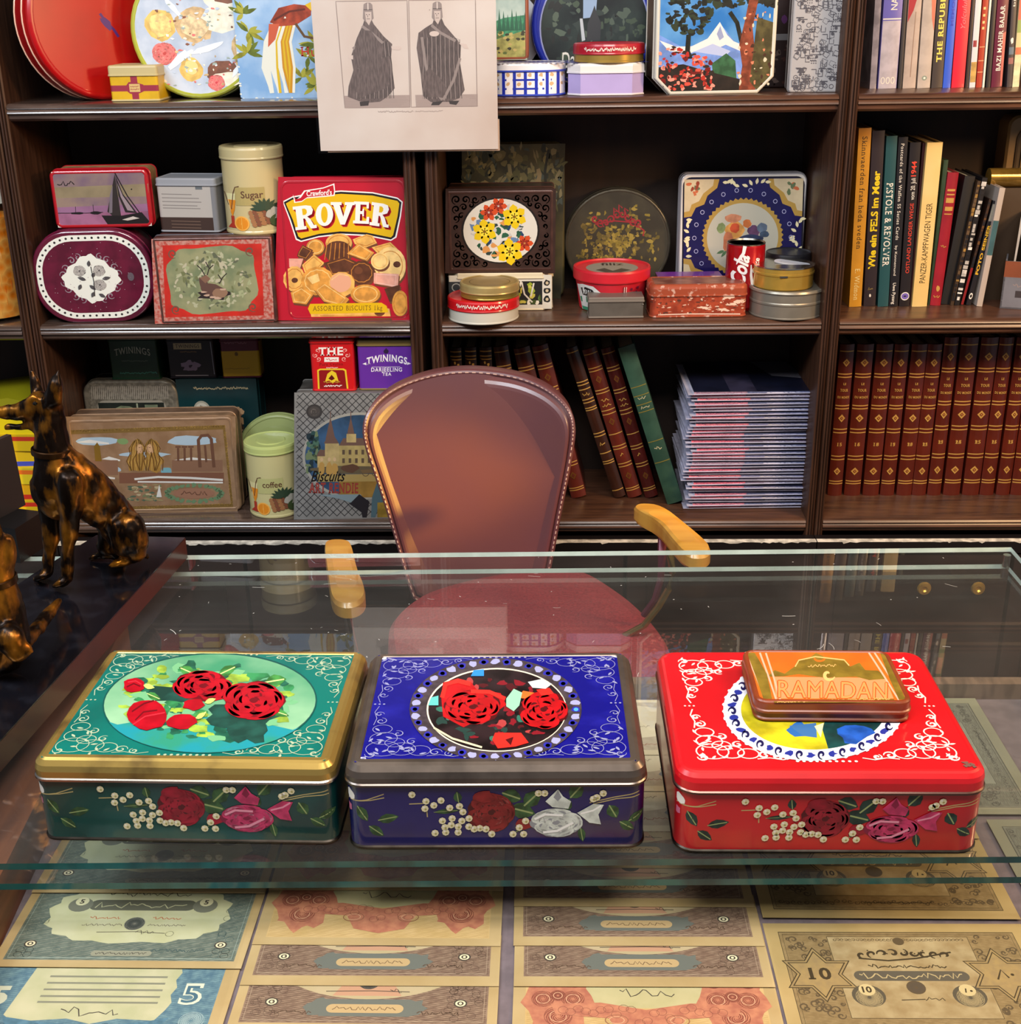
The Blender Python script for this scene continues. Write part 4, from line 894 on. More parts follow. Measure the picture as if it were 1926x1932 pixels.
def art_deer(cv):
    q = cv; q.rect(292, 450, 512, 608, M('a8463a', .45, 0, 0, 160, h2='b88478')); q.rect(312, 462, 494, 596, M('b8281e', .4, 0, .15, 20))
    P = []
    for i in range(44):
        a = 2 * PI * i / 44; k = 1 + .04 * math.sin(a * 8); c_, s_ = math.cos(a), math.sin(a)
        P.append((401 + 82 * k * math.copysign(abs(c_) ** .6, c_), 528 + 62 * k * math.copysign(abs(s_) ** .6, s_)))
    q.poly(P, M('8f8f6a', .45, 0, 0, 22, h2='6f7a5a'))
    for i in range(160):
        a = RND.uniform(0, 6.28); k = math.sqrt(RND.random()) * .92
        q.blob(401 + 78 * k * math.cos(a), 528 + 58 * k * math.sin(a), RND.uniform(2, 7), RND.uniform(1.5, 4), RND.choice((M('a8a88a', .45), M('6a6f4a', .45), M('9aa07a', .45), M('5a5f4a', .45), M('b0aa90', .45))), 8, .4, RND.uniform(0, 3), step=(i % 8 == 0))
    DB = M('5a4038', .45); DL = M('b89a86', .45); DD = M('2a2020', .45)
    q.blob(402, 556, 32, 10, DD, 12, .3); q.blob(398, 545, 22, 12, DB, 12, .2); q.blob(414, 552, 14, 9, M('8a6a54', .45), 12, .15); q.blob(385, 534, 9, 13, DB, 10, .2, -.4); q.poly([(378, 524), (390, 518), (398, 526), (388, 534)], M('7a5a48', .45))
    for P in (((388, 520), (382, 508), (374, 500)), ((392, 519), (396, 506), (390, 494)), ((396, 507), (404, 500)), ((414, 535), (420, 524), (428, 516)), ((418, 528), (412, 518))): q.line(P, 1.8, DD)
    for (x, y) in ((390, 556), (400, 560), (410, 562), (384, 550), (420, 546)): q.blob(x, y, 6, 2, DL, 8, .3)
    for (x, y) in ((330, 478), (472, 476), (332, 582), (474, 580)): curl(q, x, y, 9, 1, 1.4, M('6a4a3a', .45), 2)
tin('biscuit_tin', 'red bordered tin with resting deer picture between the maroon tin and the yellow lettered tin', (296, 517, 447, 609), ZM, .10, .006, M('4a241e', .4, 0, .3, 20), M('8a3a30', .4), .03, 's', Y=2.37, art=art_deer, quad=((292, 448), (512, 448), (520, 609), (304, 609)), rim=M('5a3a34', .35, .3, .3, 30), edge=.004, rz=.05, bead=M('8a8a94', .3, .9))
zd = ZM + (aty(406, 447, 2.37).z - ZM)
def art_label(cv):
    q = cv; q.rect(292, 352, 402, 418, M('a8a29c', .45)); IK = M('7e7874', .5)
    for i, y in enumerate((368, 376, 384, 392, 398)): q.line([(302, y), (302 + RND.uniform(60, 84), y + 1)], 2, IK)
    q.rect(372, 346, 386, 358, M('5f6468', .4)); q.rect(292, 418, 402, 446, M('3a2a24', .4)); 
    for y in (426, 433, 440): q.line([(316, y), (376, y + 1)], 2, M('5f4a3e', .5))
t = tin('storage_box', 'pale grey plastic box with printed paper label on the deer tin', (294, 412, 336, 446), zd, .075, .008, M('77777a', .35), M('8e9096', .3), .014, 'l', Y=2.42, side=art_label, squad=((292, 350), (412, 350), (412, 446), (292, 446)), edge=.003, rz=-.12)
def canister(name, label, px, z, Y, bodym, lidm, lidh, word, lab, xo):
    x0, x1, yt, yb = px; ym = (yt + yb) / 2; R_ = (aty(x1, ym, Y).x - aty(x0, ym, Y).x) / 2; cx = (aty(x1, ym, Y).x + aty(x0, ym, Y).x) / 2
    h = aty((x0 + x1) / 2, yt, Y - R_).z - z; t = thing(name, label, 'canister', (cx, Y, z), 0, 'cream fruit canisters')
    bb = B(); bb.lathe([(R_ * .95, 0), (R_ * .975, .002), (R_ * .975, .005), (R_ * .96, .007), (R_ * .96, h - lidh + .002)], bodym, 56)
    cv = CylCanvas(bb, R_ * .96, 0, h - lidh, 0, 50, 0, 140)
    BR = M('5a3a28', .45); OR = M('d8851e', .4); ORL = M('e8a84a', .4); RDD = M('a83222', .4)
    cv.poly([(-22 + 8 * i, 50) for i in range(7)] + [(26 - 8 * i, 84) for i in range(7)], M(lab, .4)); cv.text(word, -12, 70, 36, 13, BR, 0, .015, False)
    cv.poly([(-39, 62), (-35, 90), (-30, 106), (-25, 90), (-22, 62)], M('d8cf9a', .4)); cv.poly([(-38, 74), (-35, 92), (-30, 106), (-25, 92), (-22, 74)], OR); cv.poly([(-33, 104), (-27, 104), (-27, 118), (-20, 127), (-41, 127), (-33, 118)], RDD); cv.line([(-31, 92), (-25, 60), (-21, 50), (-14, 48)], 1.6, BR); cv.line([(-44, 60), (-40, 70), (-36, 84)], 1.6, BR)
    cv.ell(-14, 118, 13, 14, ORL, 20); cv.ell(-14, 118, 10.5, 11.5, OR, 20)
    for a in range(8): cv.line([(-14, 118), (-14 + 10 * math.cos(a * .785), 118 + 11 * math.sin(a * .785))], 1, ORL, step=False)
    for i in range(16): cv.blob(2 + (i % 4) * 7 + (i // 4) * 1.8, 98 + (i // 4) * 7.5 - (i % 4) * 1.5, 4.4, 5, M('7a4a34', .45) if i % 2 else M('9a6a44', .45), 8, .15)
    for a in range(-30, 190, 20): leaf(cv, 24, 93, 23, 7, a, M('2f4230', .45))
    for (x, y) in ((30, 100), (38, 96), (36, 108), (42, 104)): cv.blob(x, y, 6, 7, M('a8a69c', .45), 10, .25)
    for a in (-40, -10, 20, 60): leaf(cv, 30, 116, 16, 6, a, M('3a4a2a', .45))
    bb.build('body', t)
    bb = B(); bb.lathe([(R_ * .9, h - lidh), (R_, h - lidh), (R_ * 1.01, h - lidh + .002), (R_, h - lidh + .004), (R_, h - .005), (R_ * .98, h - .001), (R_ * .94, h), (R_ * .9, h - .002), (R_ * .55, h - .0025), (R_ * .5, h - .001), (0, h - .001)], lidm, 56); bb.build('lid', t)
    return t
canister('canister', 'cream canister with pineapple picture standing on the deer tin', (421, 538, 279, 437), zd, 2.44, M('bfae7e', .35, coat=.3), M('b8a97c', .35, coat=.3), .022, 'Sugar', 'a8965e', 0)
def art_rover(cv):
    q = cv; q.rect(520, 336, 775, 608, M('b01228', .3, 0, .1, 6, coat=.5)); WH = M('e8e4de', .35); YL = M('d8ac08', .35); BK = M('1a1418', .35); RD = M('b80f22', .35)
    def arch(o): return [(534 - o, 386 - o * .6), (548, 378 - o), (580, 372 - o), (640, 366 - o), (700, 369 - o), (747, 379 - o), (753 + o, 385 - o * .5), (750 + o, 410), (742 + o, 448 + o * .7), (736, 453 + o), (690, 444 + o), (640, 442 + o), (600, 447 + o), (567, 456 + o), (560 - o * .7, 452 + o), (548 - o, 418)]
    q.poly(arch(4.5), WH); q.poly(arch(2), BK); q.poly(arch(-2), YL)
    q.poly([(549, 370), (554, 381), (562, 374), (570, 362), (606, 356), (627, 348), (629, 364), (628, 372), (610, 374), (575, 377), (566, 384), (552, 386)], WH); q.poly([(551, 372), (555, 379), (564, 376), (572, 364), (606, 358), (625, 351), (627, 363), (626, 370), (608, 372), (576, 375), (566, 382), (554, 384)], RD); q.text("Crawford's", 575, 373, 48, 10.5, WH, 4, .02)
    LR = [(0, 1), (.62, 1), (.85, .95), (.93, .78), (.85, .6), (.62, .52), (.75, .4), (.88, .13), (1, .13), (1, 0), (.72, 0), (.5, .45), (.42, .45), (.42, .13), (.52, .13), (.52, 0), (0, 0), (0, .13), (.12, .13), (.12, .87), (0, .87)]
    HR = [(.42, .87), (.55, .87), (.63, .8), (.63, .68), (.55, .6), (.42, .6)]
    LV = [(0, 1), (.45, 1), (.45, .87), (.37, .87), (.53, .35), (.66, .87), (.58, .87), (.58, 1), (1, 1), (1, .87), (.9, .87), (.6, 0), (.42, 0), (.1, .87), (0, .87)]
    LE = [(0, 1), (.95, 1), (.95, .7), (.82, .7), (.8, .87), (.42, .87), (.42, .57), (.55, .57), (.57, .68), (.66, .68), (.66, .34), (.57, .34), (.55, .44), (.42, .44), (.42, .13), (.82, .13), (.86, .32), (1, .32), (1, 0), (0, 0), (0, .13), (.12, .13), (.12, .87), (0, .87)]
    LO = [(.5 + .5 * math.cos(2 * PI * k / 26), .5 + .5 * math.sin(2 * PI * k / 26)) for k in range(26)]; HO = [(.5 + .19 * math.cos(2 * PI * k / 20), .5 + .36 * math.sin(2 * PI * k / 20)) for k in range(20)]
    for (L, Hh, x0, x1, y0, y1, sl, tl) in ((LR, HR, 556, 596, 391, 436, -7, 5), (LO, HO, 594, 627, 386, 430, -2, 2), (LV, None, 621, 667, 384, 427, 0, 0), (LE, None, 664, 694, 383, 425, 1, -1), (LR, HR, 695, 731, 386, 430, 4, -5)):
        def mp(p, dx=0, dy=0): return (x0 + (x1 - x0) * p[0] + sl * p[1] + dx, y1 - (y1 - y0) * p[1] - tl * (p[0] - .5) + dy)
        for k in range(1, 6): q.poly([mp(p, k * .9, k * .9) for p in L], RD, k == 1)
        q.poly([mp(p) for p in L], WH)
        if Hh: q.poly([mp(p) for p in Hh], YL)
    C1 = M('cf8f3c', .4, 0, .2, 60); C2 = M('dfa856', .4, 0, .15, 60); C3 = M('5a3320', .35, 0, .2, 60); C4 = M('b8742c', .4, 0, .2, 60); C5 = M('d89a86', .4, 0, .1, 60); C6 = M('e8c07a', .4, 0, .12, 60); SH = M('6a3a1e', .45)
    def bis(pts, m, lt=None):
        q.poly([(x + 2, y + 4) for x, y in pts], SH); q.poly(pts, m)
        cx = sum(p[0] for p in pts) / len(pts); cy = sum(p[1] for p in pts) / len(pts)
        if lt: q.line([(cx + (x - cx) * .78, cy + (y - cy) * .78) for x, y in pts], 1.4, lt, True)
    def disc(x, y, rx, ry, m, lt=None, n=22, sc=.0): bis([(x + rx * (1 + sc * (i % 2)) * math.cos(2 * PI * i / n), y + ry * (1 + sc * (i % 2)) * math.sin(2 * PI * i / n)) for i in range(n)], m, lt)
    disc(638, 462, 25, 18, C2, C4); bis([(664, 455), (690, 445), (702, 448), (710, 462), (690, 470), (668, 464)], C2, C4); disc(594, 470, 17, 15, C1, C6)
    bis([(562, 480), (570, 466), (590, 476), (578, 494), (560, 488)], C3, C4); bis([(700, 470), (735, 460), (748, 472), (745, 486), (712, 482)], C2, C4)
    disc(637, 478, 26, 20, C3); 
    for i in range(6): q.line([(616 + 8 * i, 462), (612 + 9 * i, 494)], 1.6, C4)
    bis([(654, 482), (675, 462), (705, 480), (692, 496)], C1, C6); disc(735, 505, 30, 36, C6, C4); q.ell(748, 502, 7, 6, C3, 14); disc(716, 496, 17, 16, C6, C2)
    bis([(545, 492), (572, 492), (566, 512), (546, 508)], C5); bis([(570, 504), (592, 484), (612, 500), (596, 516), (575, 518)], C2, C4)
    bis([(610, 500), (650, 488), (690, 505), (660, 520), (622, 524)], C3, C4); disc(682, 518, 24, 22, C3, C4, 24, .06); q.ell(676, 514, 8, 7, SH, 14)
    disc(556, 530, 20, 23, C2, C4, 24, .05); q.ell(557, 533, 6, 5, C3, 12); disc(600, 534, 30, 26, C1, C6, 26, .05); q.poly([(580, 528), (600, 520), (604, 534), (590, 540)], C6)
    bis([(705, 518), (752, 520), (750, 546), (705, 538)], C5, M('e8b8a8', .4)); bis([(725, 548), (755, 540), (750, 570), (735, 572)], C3)
    disc(645, 540, 24, 23, C2, None, 24, .04); q.ell(643, 537, 20, 18, M('dca080', .35), 24); q.line([(626, 532), (640, 521), (658, 524)], 1.5, C6)
    bis([(592, 548), (610, 535), (660, 568), (648, 582), (612, 572)], C1, C6); disc(690, 558, 28, 18, C1, C6); bis([(550, 556), (570, 545), (592, 560), (580, 578), (555, 575)], C1, C6)
    bis([(585, 580), (640, 584), (700, 580), (735, 585), (738, 602), (590, 602)], C2, C4); disc(715, 588, 10, 7, C3); disc(755, 575, 15, 24, C1, C4)
    q.poly([(587, 577), (720, 574), (730, 580), (733, 592), (588, 596), (583, 586)], YL); q.text('ASSORTED BISCUITS 1kg', 592, 590, 130, 9, M('6a4a0a', .4), 1, .0, True)
tin('biscuit_tin', 'tall red biscuit tin with white lettering over yellow and heaped biscuits', (531, 771, 338, 608), ZM, .065, .020, M('8f0f1e', .3, coat=.4), M('b01228', .3, coat=.4), .03, 's', Y=2.385, art=art_rover, quad=((519, 340), (764, 336), (777, 606), (545, 609)), rim=M('a51628', .25, coat=.6), edge=.006, lean=.06)
# ---- sweet jar and yellow boxes at far left
t = thing('sweet_jar', 'tall glass jar packed with orange sweets at the left edge', 'jar', (-1.085, 2.46, ZM), group=None)
bb = B(); bb.lathe([(.088, 0), (.092, .004), (.092, .20), (.088, .215), (.088, .22), (.084, .22), (.084, .006), (.0, .006)], clear('jar_glass', (.98, .98, .96)), 40); bb.build('glass_body', t)
bb = B(); bb.lathe([(.082, .007), (.083, .195), (.078, .205), (0, .208)], M('e0780f', .35, 0, 0, 60, h2='e8a850', kind='voronoi', lo=.2, hi=.7, bump=.8), 40)
g = random.Random(8)
for i in range(150):
    a = PI + g.random() * PI * 1.3; z = .012 + g.random() * .185; r = .0815; m = g.choice((M('e07a18', .3), M('f2b45a', .35), M('c8480e', .3), M('f4dcae', .4), M('8a3008', .3)))
    bb.loft([[V((r * math.cos(a + .04 * k * s_ / .09), r * math.sin(a + .04 * k * s_ / .09), z + k * c_)) - V((math.cos(a), math.sin(a), 0)) * off for s_, c_ in ((math.cos(j), math.sin(j)) for j in (PI * 2 * jj / 7 for jj in range(7)))] for k, off in ((.011, .004), (.008, -.001), (.003, -.0015))], m)
o = bb.build('sweets', t); o['kind'] = 'stuff'; o['label'] = 'packed orange sweets'
bb = B(); bb.lathe([(.09, .221), (.094, .221), (.094, .245), (.088, .25), (0, .25)], M('e0dccc', .4), 40); bb.build('lid', t)
g = random.Random(3)
zz = ZB
for i in range(6):
    y0 = (905, 862, 830, 800, 770, 742, 716)[i]; hgt = .032; xx = -1.075 + g.uniform(-.02, .01)
    t = thing('game_box', ('yellow and red box at the bottom of the pile left of the dog', 'yellow box with red band, second from the bottom of the pile', 'yellow box with orange end, third from the bottom of the pile', 'yellow box with blue stripe level with the dog muzzle', 'red edged yellow box just below the two top ones', 'plain bright yellow box second from the top of the pile')[i], 'box', (xx, 2.39, zz), g.uniform(-.06, .06), 'yellow boxes piled in the left corner bookcase')
    m = (M('d8b412', .4), M('e0a40c', .4), M('d8c020', .4), M('e2b818', .4), M('cfae10', .4), M('e0c80e', .4))[i]
    bb = B(); bb.box(-.11, .11, 0, .19, 0, hgt, m); cv = Canvas(bb, (-.11, 0, hgt), (.22, 0, 0), (0, 0, -hgt), mmq(220, 32))
    if i < 5: cv.rect(0, 20 if i % 2 else 2, 220, 30 if i % 2 else 11, (M('c8301c', .4), M('c8301c', .4), M('d86a1c', .4), M('4a54b8', .4), M('b8321c', .4))[i])
    if i == 0: cv.text('obs', 170, 30, 44, 14, M('3a6ab8', .4), 0, .02)
    bb.build('carton', t); bb = B(); bb.box(-.1105, .1105, -.0005, .1905, hgt, hgt + .003, m); bb.build('lid', t); zz += hgt + .0031
t = thing('game_box', 'olive yellow peaked package topping the pile of yellow boxes', 'box', (-1.075, 2.40, zz), 0, 'yellow boxes piled in the left corner bookcase')
bb = B(); bb.prism([(-.10, 0), (.10, 0), (.10, .018), (.02, .036), (-.10, .02)], 0, .17, M('8f8a12', .4)); bb.build('carton', t)
# ---- bottom shelf, left bookcase
def art_gtwin(cv):
    q = cv; q.rect(205, 640, 300, 712, M('0e3320', .4, 0, .2, 20)); g = lambda u, v: (0, 5 * math.sin(u * PI)); W0 = M('a8b0a0', .4)
    q.text('TWININGS', 216, 672, 70, 12, W0, 0, .006, True, 0, g); scrib(q, 228, 280, 681, 3, M('5a6a5a', .4), 1, 1); scrib(q, 222, 296, 703, 3.5, M('3a8a7a', .4), 1.4, 2)
zsh = ZB + .155
def small_stack_base(): return zsh
def art_sofa(cv):
    q = cv; q.rect(176, 722, 330, 845, M('7a7568', .4, .2, 0, 120, h2='5a564c', kind='noise'))
    for i in range(40): q.line([(182 + 3.6 * i, 726), (180 + 3.6 * i, 744)], 1, M('9a948a', .4), step=(i == 0))
    P = rr(128, 100, 12, 4); q.poly([(252 + x, 796 + y) for x, y in P], M('8a867a', .4)); q.rect(190, 749, 312, 850, M('1f2420', .35, 0, .2, 30))
    q.blob(240, 775, 36, 22, M('6a745a', .45, 0, .3, 60), 14, .1); q.blob(244, 782, 12, 8, M('a8a884', .45), 10, .1); q.rect(276, 752, 300, 850, M('5a6450', .45, 0, .3, 40)); q.line([(262, 750), (262, 800)], 3, M('8a907a', .4)); q.blob(210, 780, 14, 10, M('3f4a3a', .4), 10, .2)
tin('biscuit_tin', 'silvery framed tin with sofa interior picture, behind the tan embossed tin', (164, 340, 718, 880), ZB, .06, .03, M('4a4238', .4, .3), M('6f6a5e', .35, .3, .2, 90), .02, 's', Y=2.52, art=art_sofa, quad=((164, 718), (338, 718), (338, 880), (164, 880)), edge=.005, inset=False)
def art_coins(cv):
    q = cv; q.rect(340, 715, 490, 880, M('0a2c30', .35, 0, .15, 14)); scrib(q, 372, 474, 728, 4, M('a89a78', .4), 1.6, 3)
    for (x, y) in ((384, 760), (406, 772)): q.ell(x, y, 16, 14, M('9a988a', .4), 24); q.ell(x, y, 13, 11, M('b8b4a6', .4), 24); q.poly([(x - 6, y + 5), (x - 3, y - 8), (x + 5, y - 5), (x + 4, y + 7)], M('7a7668', .4)); scrib(q, x - 8, x + 9, y, 8, M('5f5c50', .4), 1, 4)
    for i in range(18): q.blob(452 + RND.uniform(-7, 7), RND.uniform(748, 800), 4, 5, RND.choice((M('6a4a3a', .4), M('9a7a5a', .4), M('3a2a22', .4))), 8, .4, step=(i % 4 == 0))
tin('tea_tin', 'dark teal green tin printed with two coins, behind the round green lid', (342, 490, 715, 880), ZB, .07, .008, M('0c2a2c', .4), M('0a2c30', .35), .02, 's', Y=2.525, art=art_coins, edge=.003, inset=False)
zt1 = ZB + (aty(252, 718, 2.52).z - ZB)
tin('tea_tin', 'dark green tea tin with arched white lettering, half hidden under the shelf', (205, 298, 632, 714), zt1, .05, .004, M('123a26', .4), M('123a26', .4), .014, 'l', 'tea tins in the dark back row', Y=2.525, side=art_gtwin, squad=((205, 646), (300, 646), (300, 712), (205, 712)), edge=.003)
def art_btwin(cv):
    q = cv; q.rect(315, 650, 403, 711, M('120f18', .4)); q.rect(328, 647, 382, 659, M('a89c78', .4)); q.text('TWININGS', 332, 656, 46, 7, M('1a1620', .4), 0, .006, True); scrib(q, 340, 372, 664, 2.5, M('8a6a3a', .4), .9, 1)
    for (x, y) in ((345, 690), (356, 686), (368, 690), (350, 696), (364, 697)): q.blob(x, y, 8, 6, M('8a7a92', .4), 10, .35)
    q.blob(356, 693, 2, 3, M('3a1a3a', .4), 7); q.line([(400, 642), (402, 709)], 1.4, M('8a8a98', .4)); q.line([(326, 711), (405, 711)], 1.6, M('a8a4a8', .4))
tin('tea_tin', 'black tea tin with pale name plate, half hidden under the shelf', (315, 405, 634, 713), ZB + (aty(415, 715, 2.525).z - ZB), .05, .004, M('17131c', .4), M('17131c', .4), .012, 'l', 'tea tins in the dark back row', Y=2.53, side=art_btwin, squad=((315, 644), (405, 644), (405, 713), (315, 713)), edge=.003)
def art_yt(cv):
    q = cv; q.rect(415, 640, 490, 664, M('54102c', .4)); q.rect(415, 664, 490, 713, M('b8900c', .4)); scrib(q, 425, 468, 648, 5, M('8a5a6a', .4), 1.2, 1); q.blob(446, 670, 3, 4, M('6a4a10', .4), 8); scrib(q, 422, 470, 698, 3, M('8a6a10', .4), 1, 2)
tin('tea_tin', 'yellow tea tin with dark magenta top, standing in the dark back row', (416, 490, 634, 713), ZB + (aty(415, 715, 2.525).z - ZB), .05, .006, M('b8900c', .4), M('54102c', .4), .012, 'l', 'tea tins in the dark back row', Y=2.53, side=art_yt, squad=((416, 646), (490, 646), (490, 713), (416, 713)), edge=.003, rz=.05)
def art_tan(cv):
    q = cv; TN = M('8a6c50', .4, .25, 0, 30, h2='9a7c60'); q.rect(128, 785, 446, 968, TN); GD = M('8a6a28', .4, .4); GL = M('c09a52', .35, .4, .2, 90); BRN = M('5f4030', .45)
    q.line([(136, 815), (424, 806), (436, 955), (150, 962)], 9, M('7f6434', .4, .3), True)
    for i in range(52): x = 140 + 5.6 * i; curl(q, x, 813 - .032 * (x - 140), 2.6, i, 1, GL, 1.1); curl(q, x + 8, 961 - .03 * (x - 140), 2.6, i, 1, GL, 1.1)
    for i in range(26): curl(q, 426 + .4 * i * .9, 815 + 5.4 * i, 2.4, i, 1, GL, 1.1)
    SK = M('9ab0c0', .4); WC = M('c8c8c4', .4); RB = M('6f4a38', .45)
    for (x0, y0, x1, y1, m) in ((148, 824, 226, 840, SK), (318, 822, 412, 840, SK), (228, 852, 324, 862, SK), (180, 880, 234, 892, SK), (225, 826, 246, 838, M('6f8a5a', .4)), (306, 882, 326, 896, M('6a9aa8', .4))): q.blob((x0 + x1) / 2, (y0 + y1) / 2, (x1 - x0) / 2, (y1 - y0) / 2, m, 14, .12)
    for (x, y, l) in ((150, 834, 60), (196, 866, 34), (256, 898, 160), (330, 868, 84), (160, 900, 60)): q.poly([(x, y), (x + l * .4, y - 5), (x + l * .7, y - 2), (x + l, y + 1), (x + l, y + 4)], WC)
    q.rect(228, 892, 422, 912, RB); q.rect(326, 868, 420, 890, M('7a5a46', .45)); q.rect(150, 868, 226, 896, M('7a5a46', .45))
    q.line([(256, 904), (300, 900), (360, 902), (420, 906)], 4, WC); q.line([(262, 909), (420, 911)], 3, WC)
    for s_, cx in ((1, 262), (-1, 290)):
        q.blob(cx, 848, 13, 20, M('a8803e', .4, .3), 14, .15)
        q.blob(cx - s_ * 3, 872, 17, 18, M('a8803e', .4, .3), 14, .25); q.blob(cx + s_ * 4, 846, 7.5, 11, M('b08a68', .4), 14, .08)
        for i in range(13):
            u = -1 + i / 6; x0 = cx + s_ * 2 + u * 9
            q.line([(x0 * .6 + cx * .4, 827 + 4 * abs(u)), (cx + u * 15 + (s_ * 4 if abs(u) < .4 else 0), 838 + 8 * abs(u)), (cx + u * 13 + 3 * math.sin(i * 2), 856), (cx + u * 18 - s_ * 2, 870 + 3 * math.sin(i)), (cx + u * 15 + 4 * math.cos(i), 888)], 1.8, GL if i % 2 else M('5f4018', .4), step=(i == 0))
        q.blob(cx + s_ * 5, 846, 5.5, 8.5, M('b89470', .4), 12, .06); q.line([(cx + s_ * 8, 842), (cx + s_ * 9, 848), (cx + s_ * 7, 850)], 1, BRN); q.line([(cx + s_ * 3, 844), (cx + s_ * 6, 844)], 1, BRN); q.line([(cx + s_ * 5, 852), (cx + s_ * 8, 852)], .9, BRN)
    for x in (338, 350, 362): q.line([(x, 845), (x, 870)], 4, BRN); q.line([(x - 5, 843), (x + 5, 843)], 3, BRN)
    q.line([(378, 882), (376, 830), (382, 822), (394, 821), (400, 828), (404, 882)], 6, BRN); q.line([(388, 840), (390, 872)], 4, BRN)
    q.poly([(184, 870), (182, 842), (188, 834), (193, 842), (196, 870)], GD)
    for i in range(60): q.blob(RND.uniform(245, 305), RND.uniform(914, 945), RND.uniform(2, 7), 2, RND.choice((M('6a6f50', .45), M('8a7a58', .45), M('4a5a48', .45), M('a89a7a', .45))), 8, .3, step=(i % 6 == 0))
    q.poly([(296, 938), (302, 914), (306, 938)], WC)
    for a in range(28): q.blob(366 + 50 * math.cos(a * .2244), 931 + 15 * math.sin(a * .2244), 5, 4, M('5f7a5a', .45), 8, .4, step=(a == 0))
    q.ell(366, 931, 38, 10, M('8a6450', .45), 26); scrib(q, 342, 392, 931, 9, M('5a3a2c', .45), 1.8, 6)
tin('biscuit_tin', 'wide tan embossed tin with golden long haired figures and ruined columns', (135, 446, 789, 968), ZB, .075, .014, M('6a5240', .45, .2, .2, 40), M('8a6c50', .4, .25), .03, 's', Y=2.405, art=art_tan, quad=((128, 789), (442, 783), (454, 965), (150, 971)), rim=M('8f7258', .38, .3, .15, 30), edge=.007, lean=.04, rz=.05)
LG = M('a9ae6e', .3, coat=.4)
tin('tin_lid', 'loose round pale green lid leaning behind the coffee canister', (0,) * 4, ZB, .022, 1, M('8f9a62', .3, coat=.4), M('8f9a62', .3, coat=.4), .014, 's', size=(.178, .178), xy=(aty(527, 855, 2.495).x, 2.493), edge=.006, lean=.05, dome=.004, cat='lid', bodyname='rim')
canister('canister', 'cream coffee canister with pale green lid, drink and pineapple picture on the lowest shelf', (467, 568, 845, 973), ZB, 2.425, M('c4bc88', .35, coat=.3), M('b9c47a', .3, coat=.4), .018, 'coffee', 'b4b278', 0)
def art_castle(cv):
    q = cv; GR = M('7d7d7c', .4, 0, .12, 30); q.rect(557, 742, 760, 980, GR); LN = M('3a3a3c', .4)
    for i in range(-16, 15):
        for sg in (1, -1):
            x0 = 559 + 14 * i; P = [(x0 + t, 743 + t) for t in range(0, 236, 4)]; P = [(x if sg > 0 else 1315 - x, y) for x, y in P if 559 < x < 756]
            if len(P) > 1: q.line(P, 1.5, LN, step=(i == -16))
    q.ell(680, 862, 108, 83, M('9a9890', .4), 48); q.ell(680, 862, 103, 78, M('3a5a7e', .4, 0, 0, 16, h2='2a4058'), 48); q.ell(594, 778, 15, 14, M('4a4848', .35, .4), 20); q.ell(594, 778, 11, 10, M('5a5654', .35, .4), 20); curl(q, 594, 778, 8, 0, 1.5, M('7a7470', .4), 1.5)
    for i in range(40): q.blob(RND.uniform(582, 606), RND.uniform(820, 890), RND.uniform(3, 8), RND.uniform(3, 7), RND.choice((M('2f4a4a', .4), M('4a6a5a', .4), M('6a7a5a', .4), M('24343c', .4))), 8, .4, step=(i % 5 == 0))
    ST = M('b09a68', .45, 0, .15, 40); RF = M('6a5046', .45); WN = M('5a4a3a', .45)
    q.rect(600, 862, 640, 890, ST); q.poly([(598, 862), (604, 850), (638, 850), (642, 862)], RF); q.rect(614, 838, 640, 890, ST); q.poly([(612, 838), (624, 812), (640, 838)], RF); q.rect(640, 842, 770, 886, M('a8945f', .45, 0, .15, 40)); q.poly([(640, 842), (648, 828), (765, 828), (772, 842)], RF)
    for x in (624, 662, 700): q.poly([(x - 9, 830), (x, 788), (x + 9, 830)], RF); q.line([(x, 790), (x, 778)], 1.4, RF)
    q.poly([(654, 836), (654, 820), (672, 820), (672, 836)], ST)
    for i in range(9):
        for y in (850, 866): q.rect(646 + 12 * i, y, 651 + 12 * i, y + 9, WN)
    q.blob(660, 888, 70, 8, M('5f5440', .45), 16, .2); q.rect(600, 896, 775, 910, M('a08a54', .45)); q.rect(640, 910, 775, 940, M('8f6f34', .45, 0, .15, 30))
    for (x, h_) in ((608, 22), (622, 24), (632, 18)): q.blob(x, 886, 6, h_ / 1.6, M('b08a4a', .45), 9, .15); q.ell(x, 868, 3, 4, M('c8a880', .45), 8)
    q.blob(660, 885, 16, 8, M('5a3f30', .45), 10, .2); q.ring(690, 894, 6, 6, 1.4, WN, 12); q.ring(708, 894, 6, 6, 1.4, WN, 12); q.poly([(680, 888), (720, 886), (735, 880), (720, 894), (684, 894)], M('6f5a3e', .45))
    q.text('Biscuits', 588, 909, 64, 20, M('1a1614', .4), 0, .012, False, .4); q.text('ART RENDIE', 584, 930, 92, 19, M('8f3a34', .4), -1, .03, True)
    q.poly([(600, 934), (680, 934), (690, 946), (664, 950), (640, 942)], M('7a8c94', .4)); q.poly([(660, 952), (678, 934), (697, 948), (692, 978), (684, 978), (682, 968)], M('242228', .4)); q.poly([(700, 978), (702, 940), (712, 910), (730, 895), (745, 930), (715, 955), (708, 978)], M('4a6470', .4)); q.rect(712, 950, 760, 978, M('8a7430', .4, 0, .25, 40))
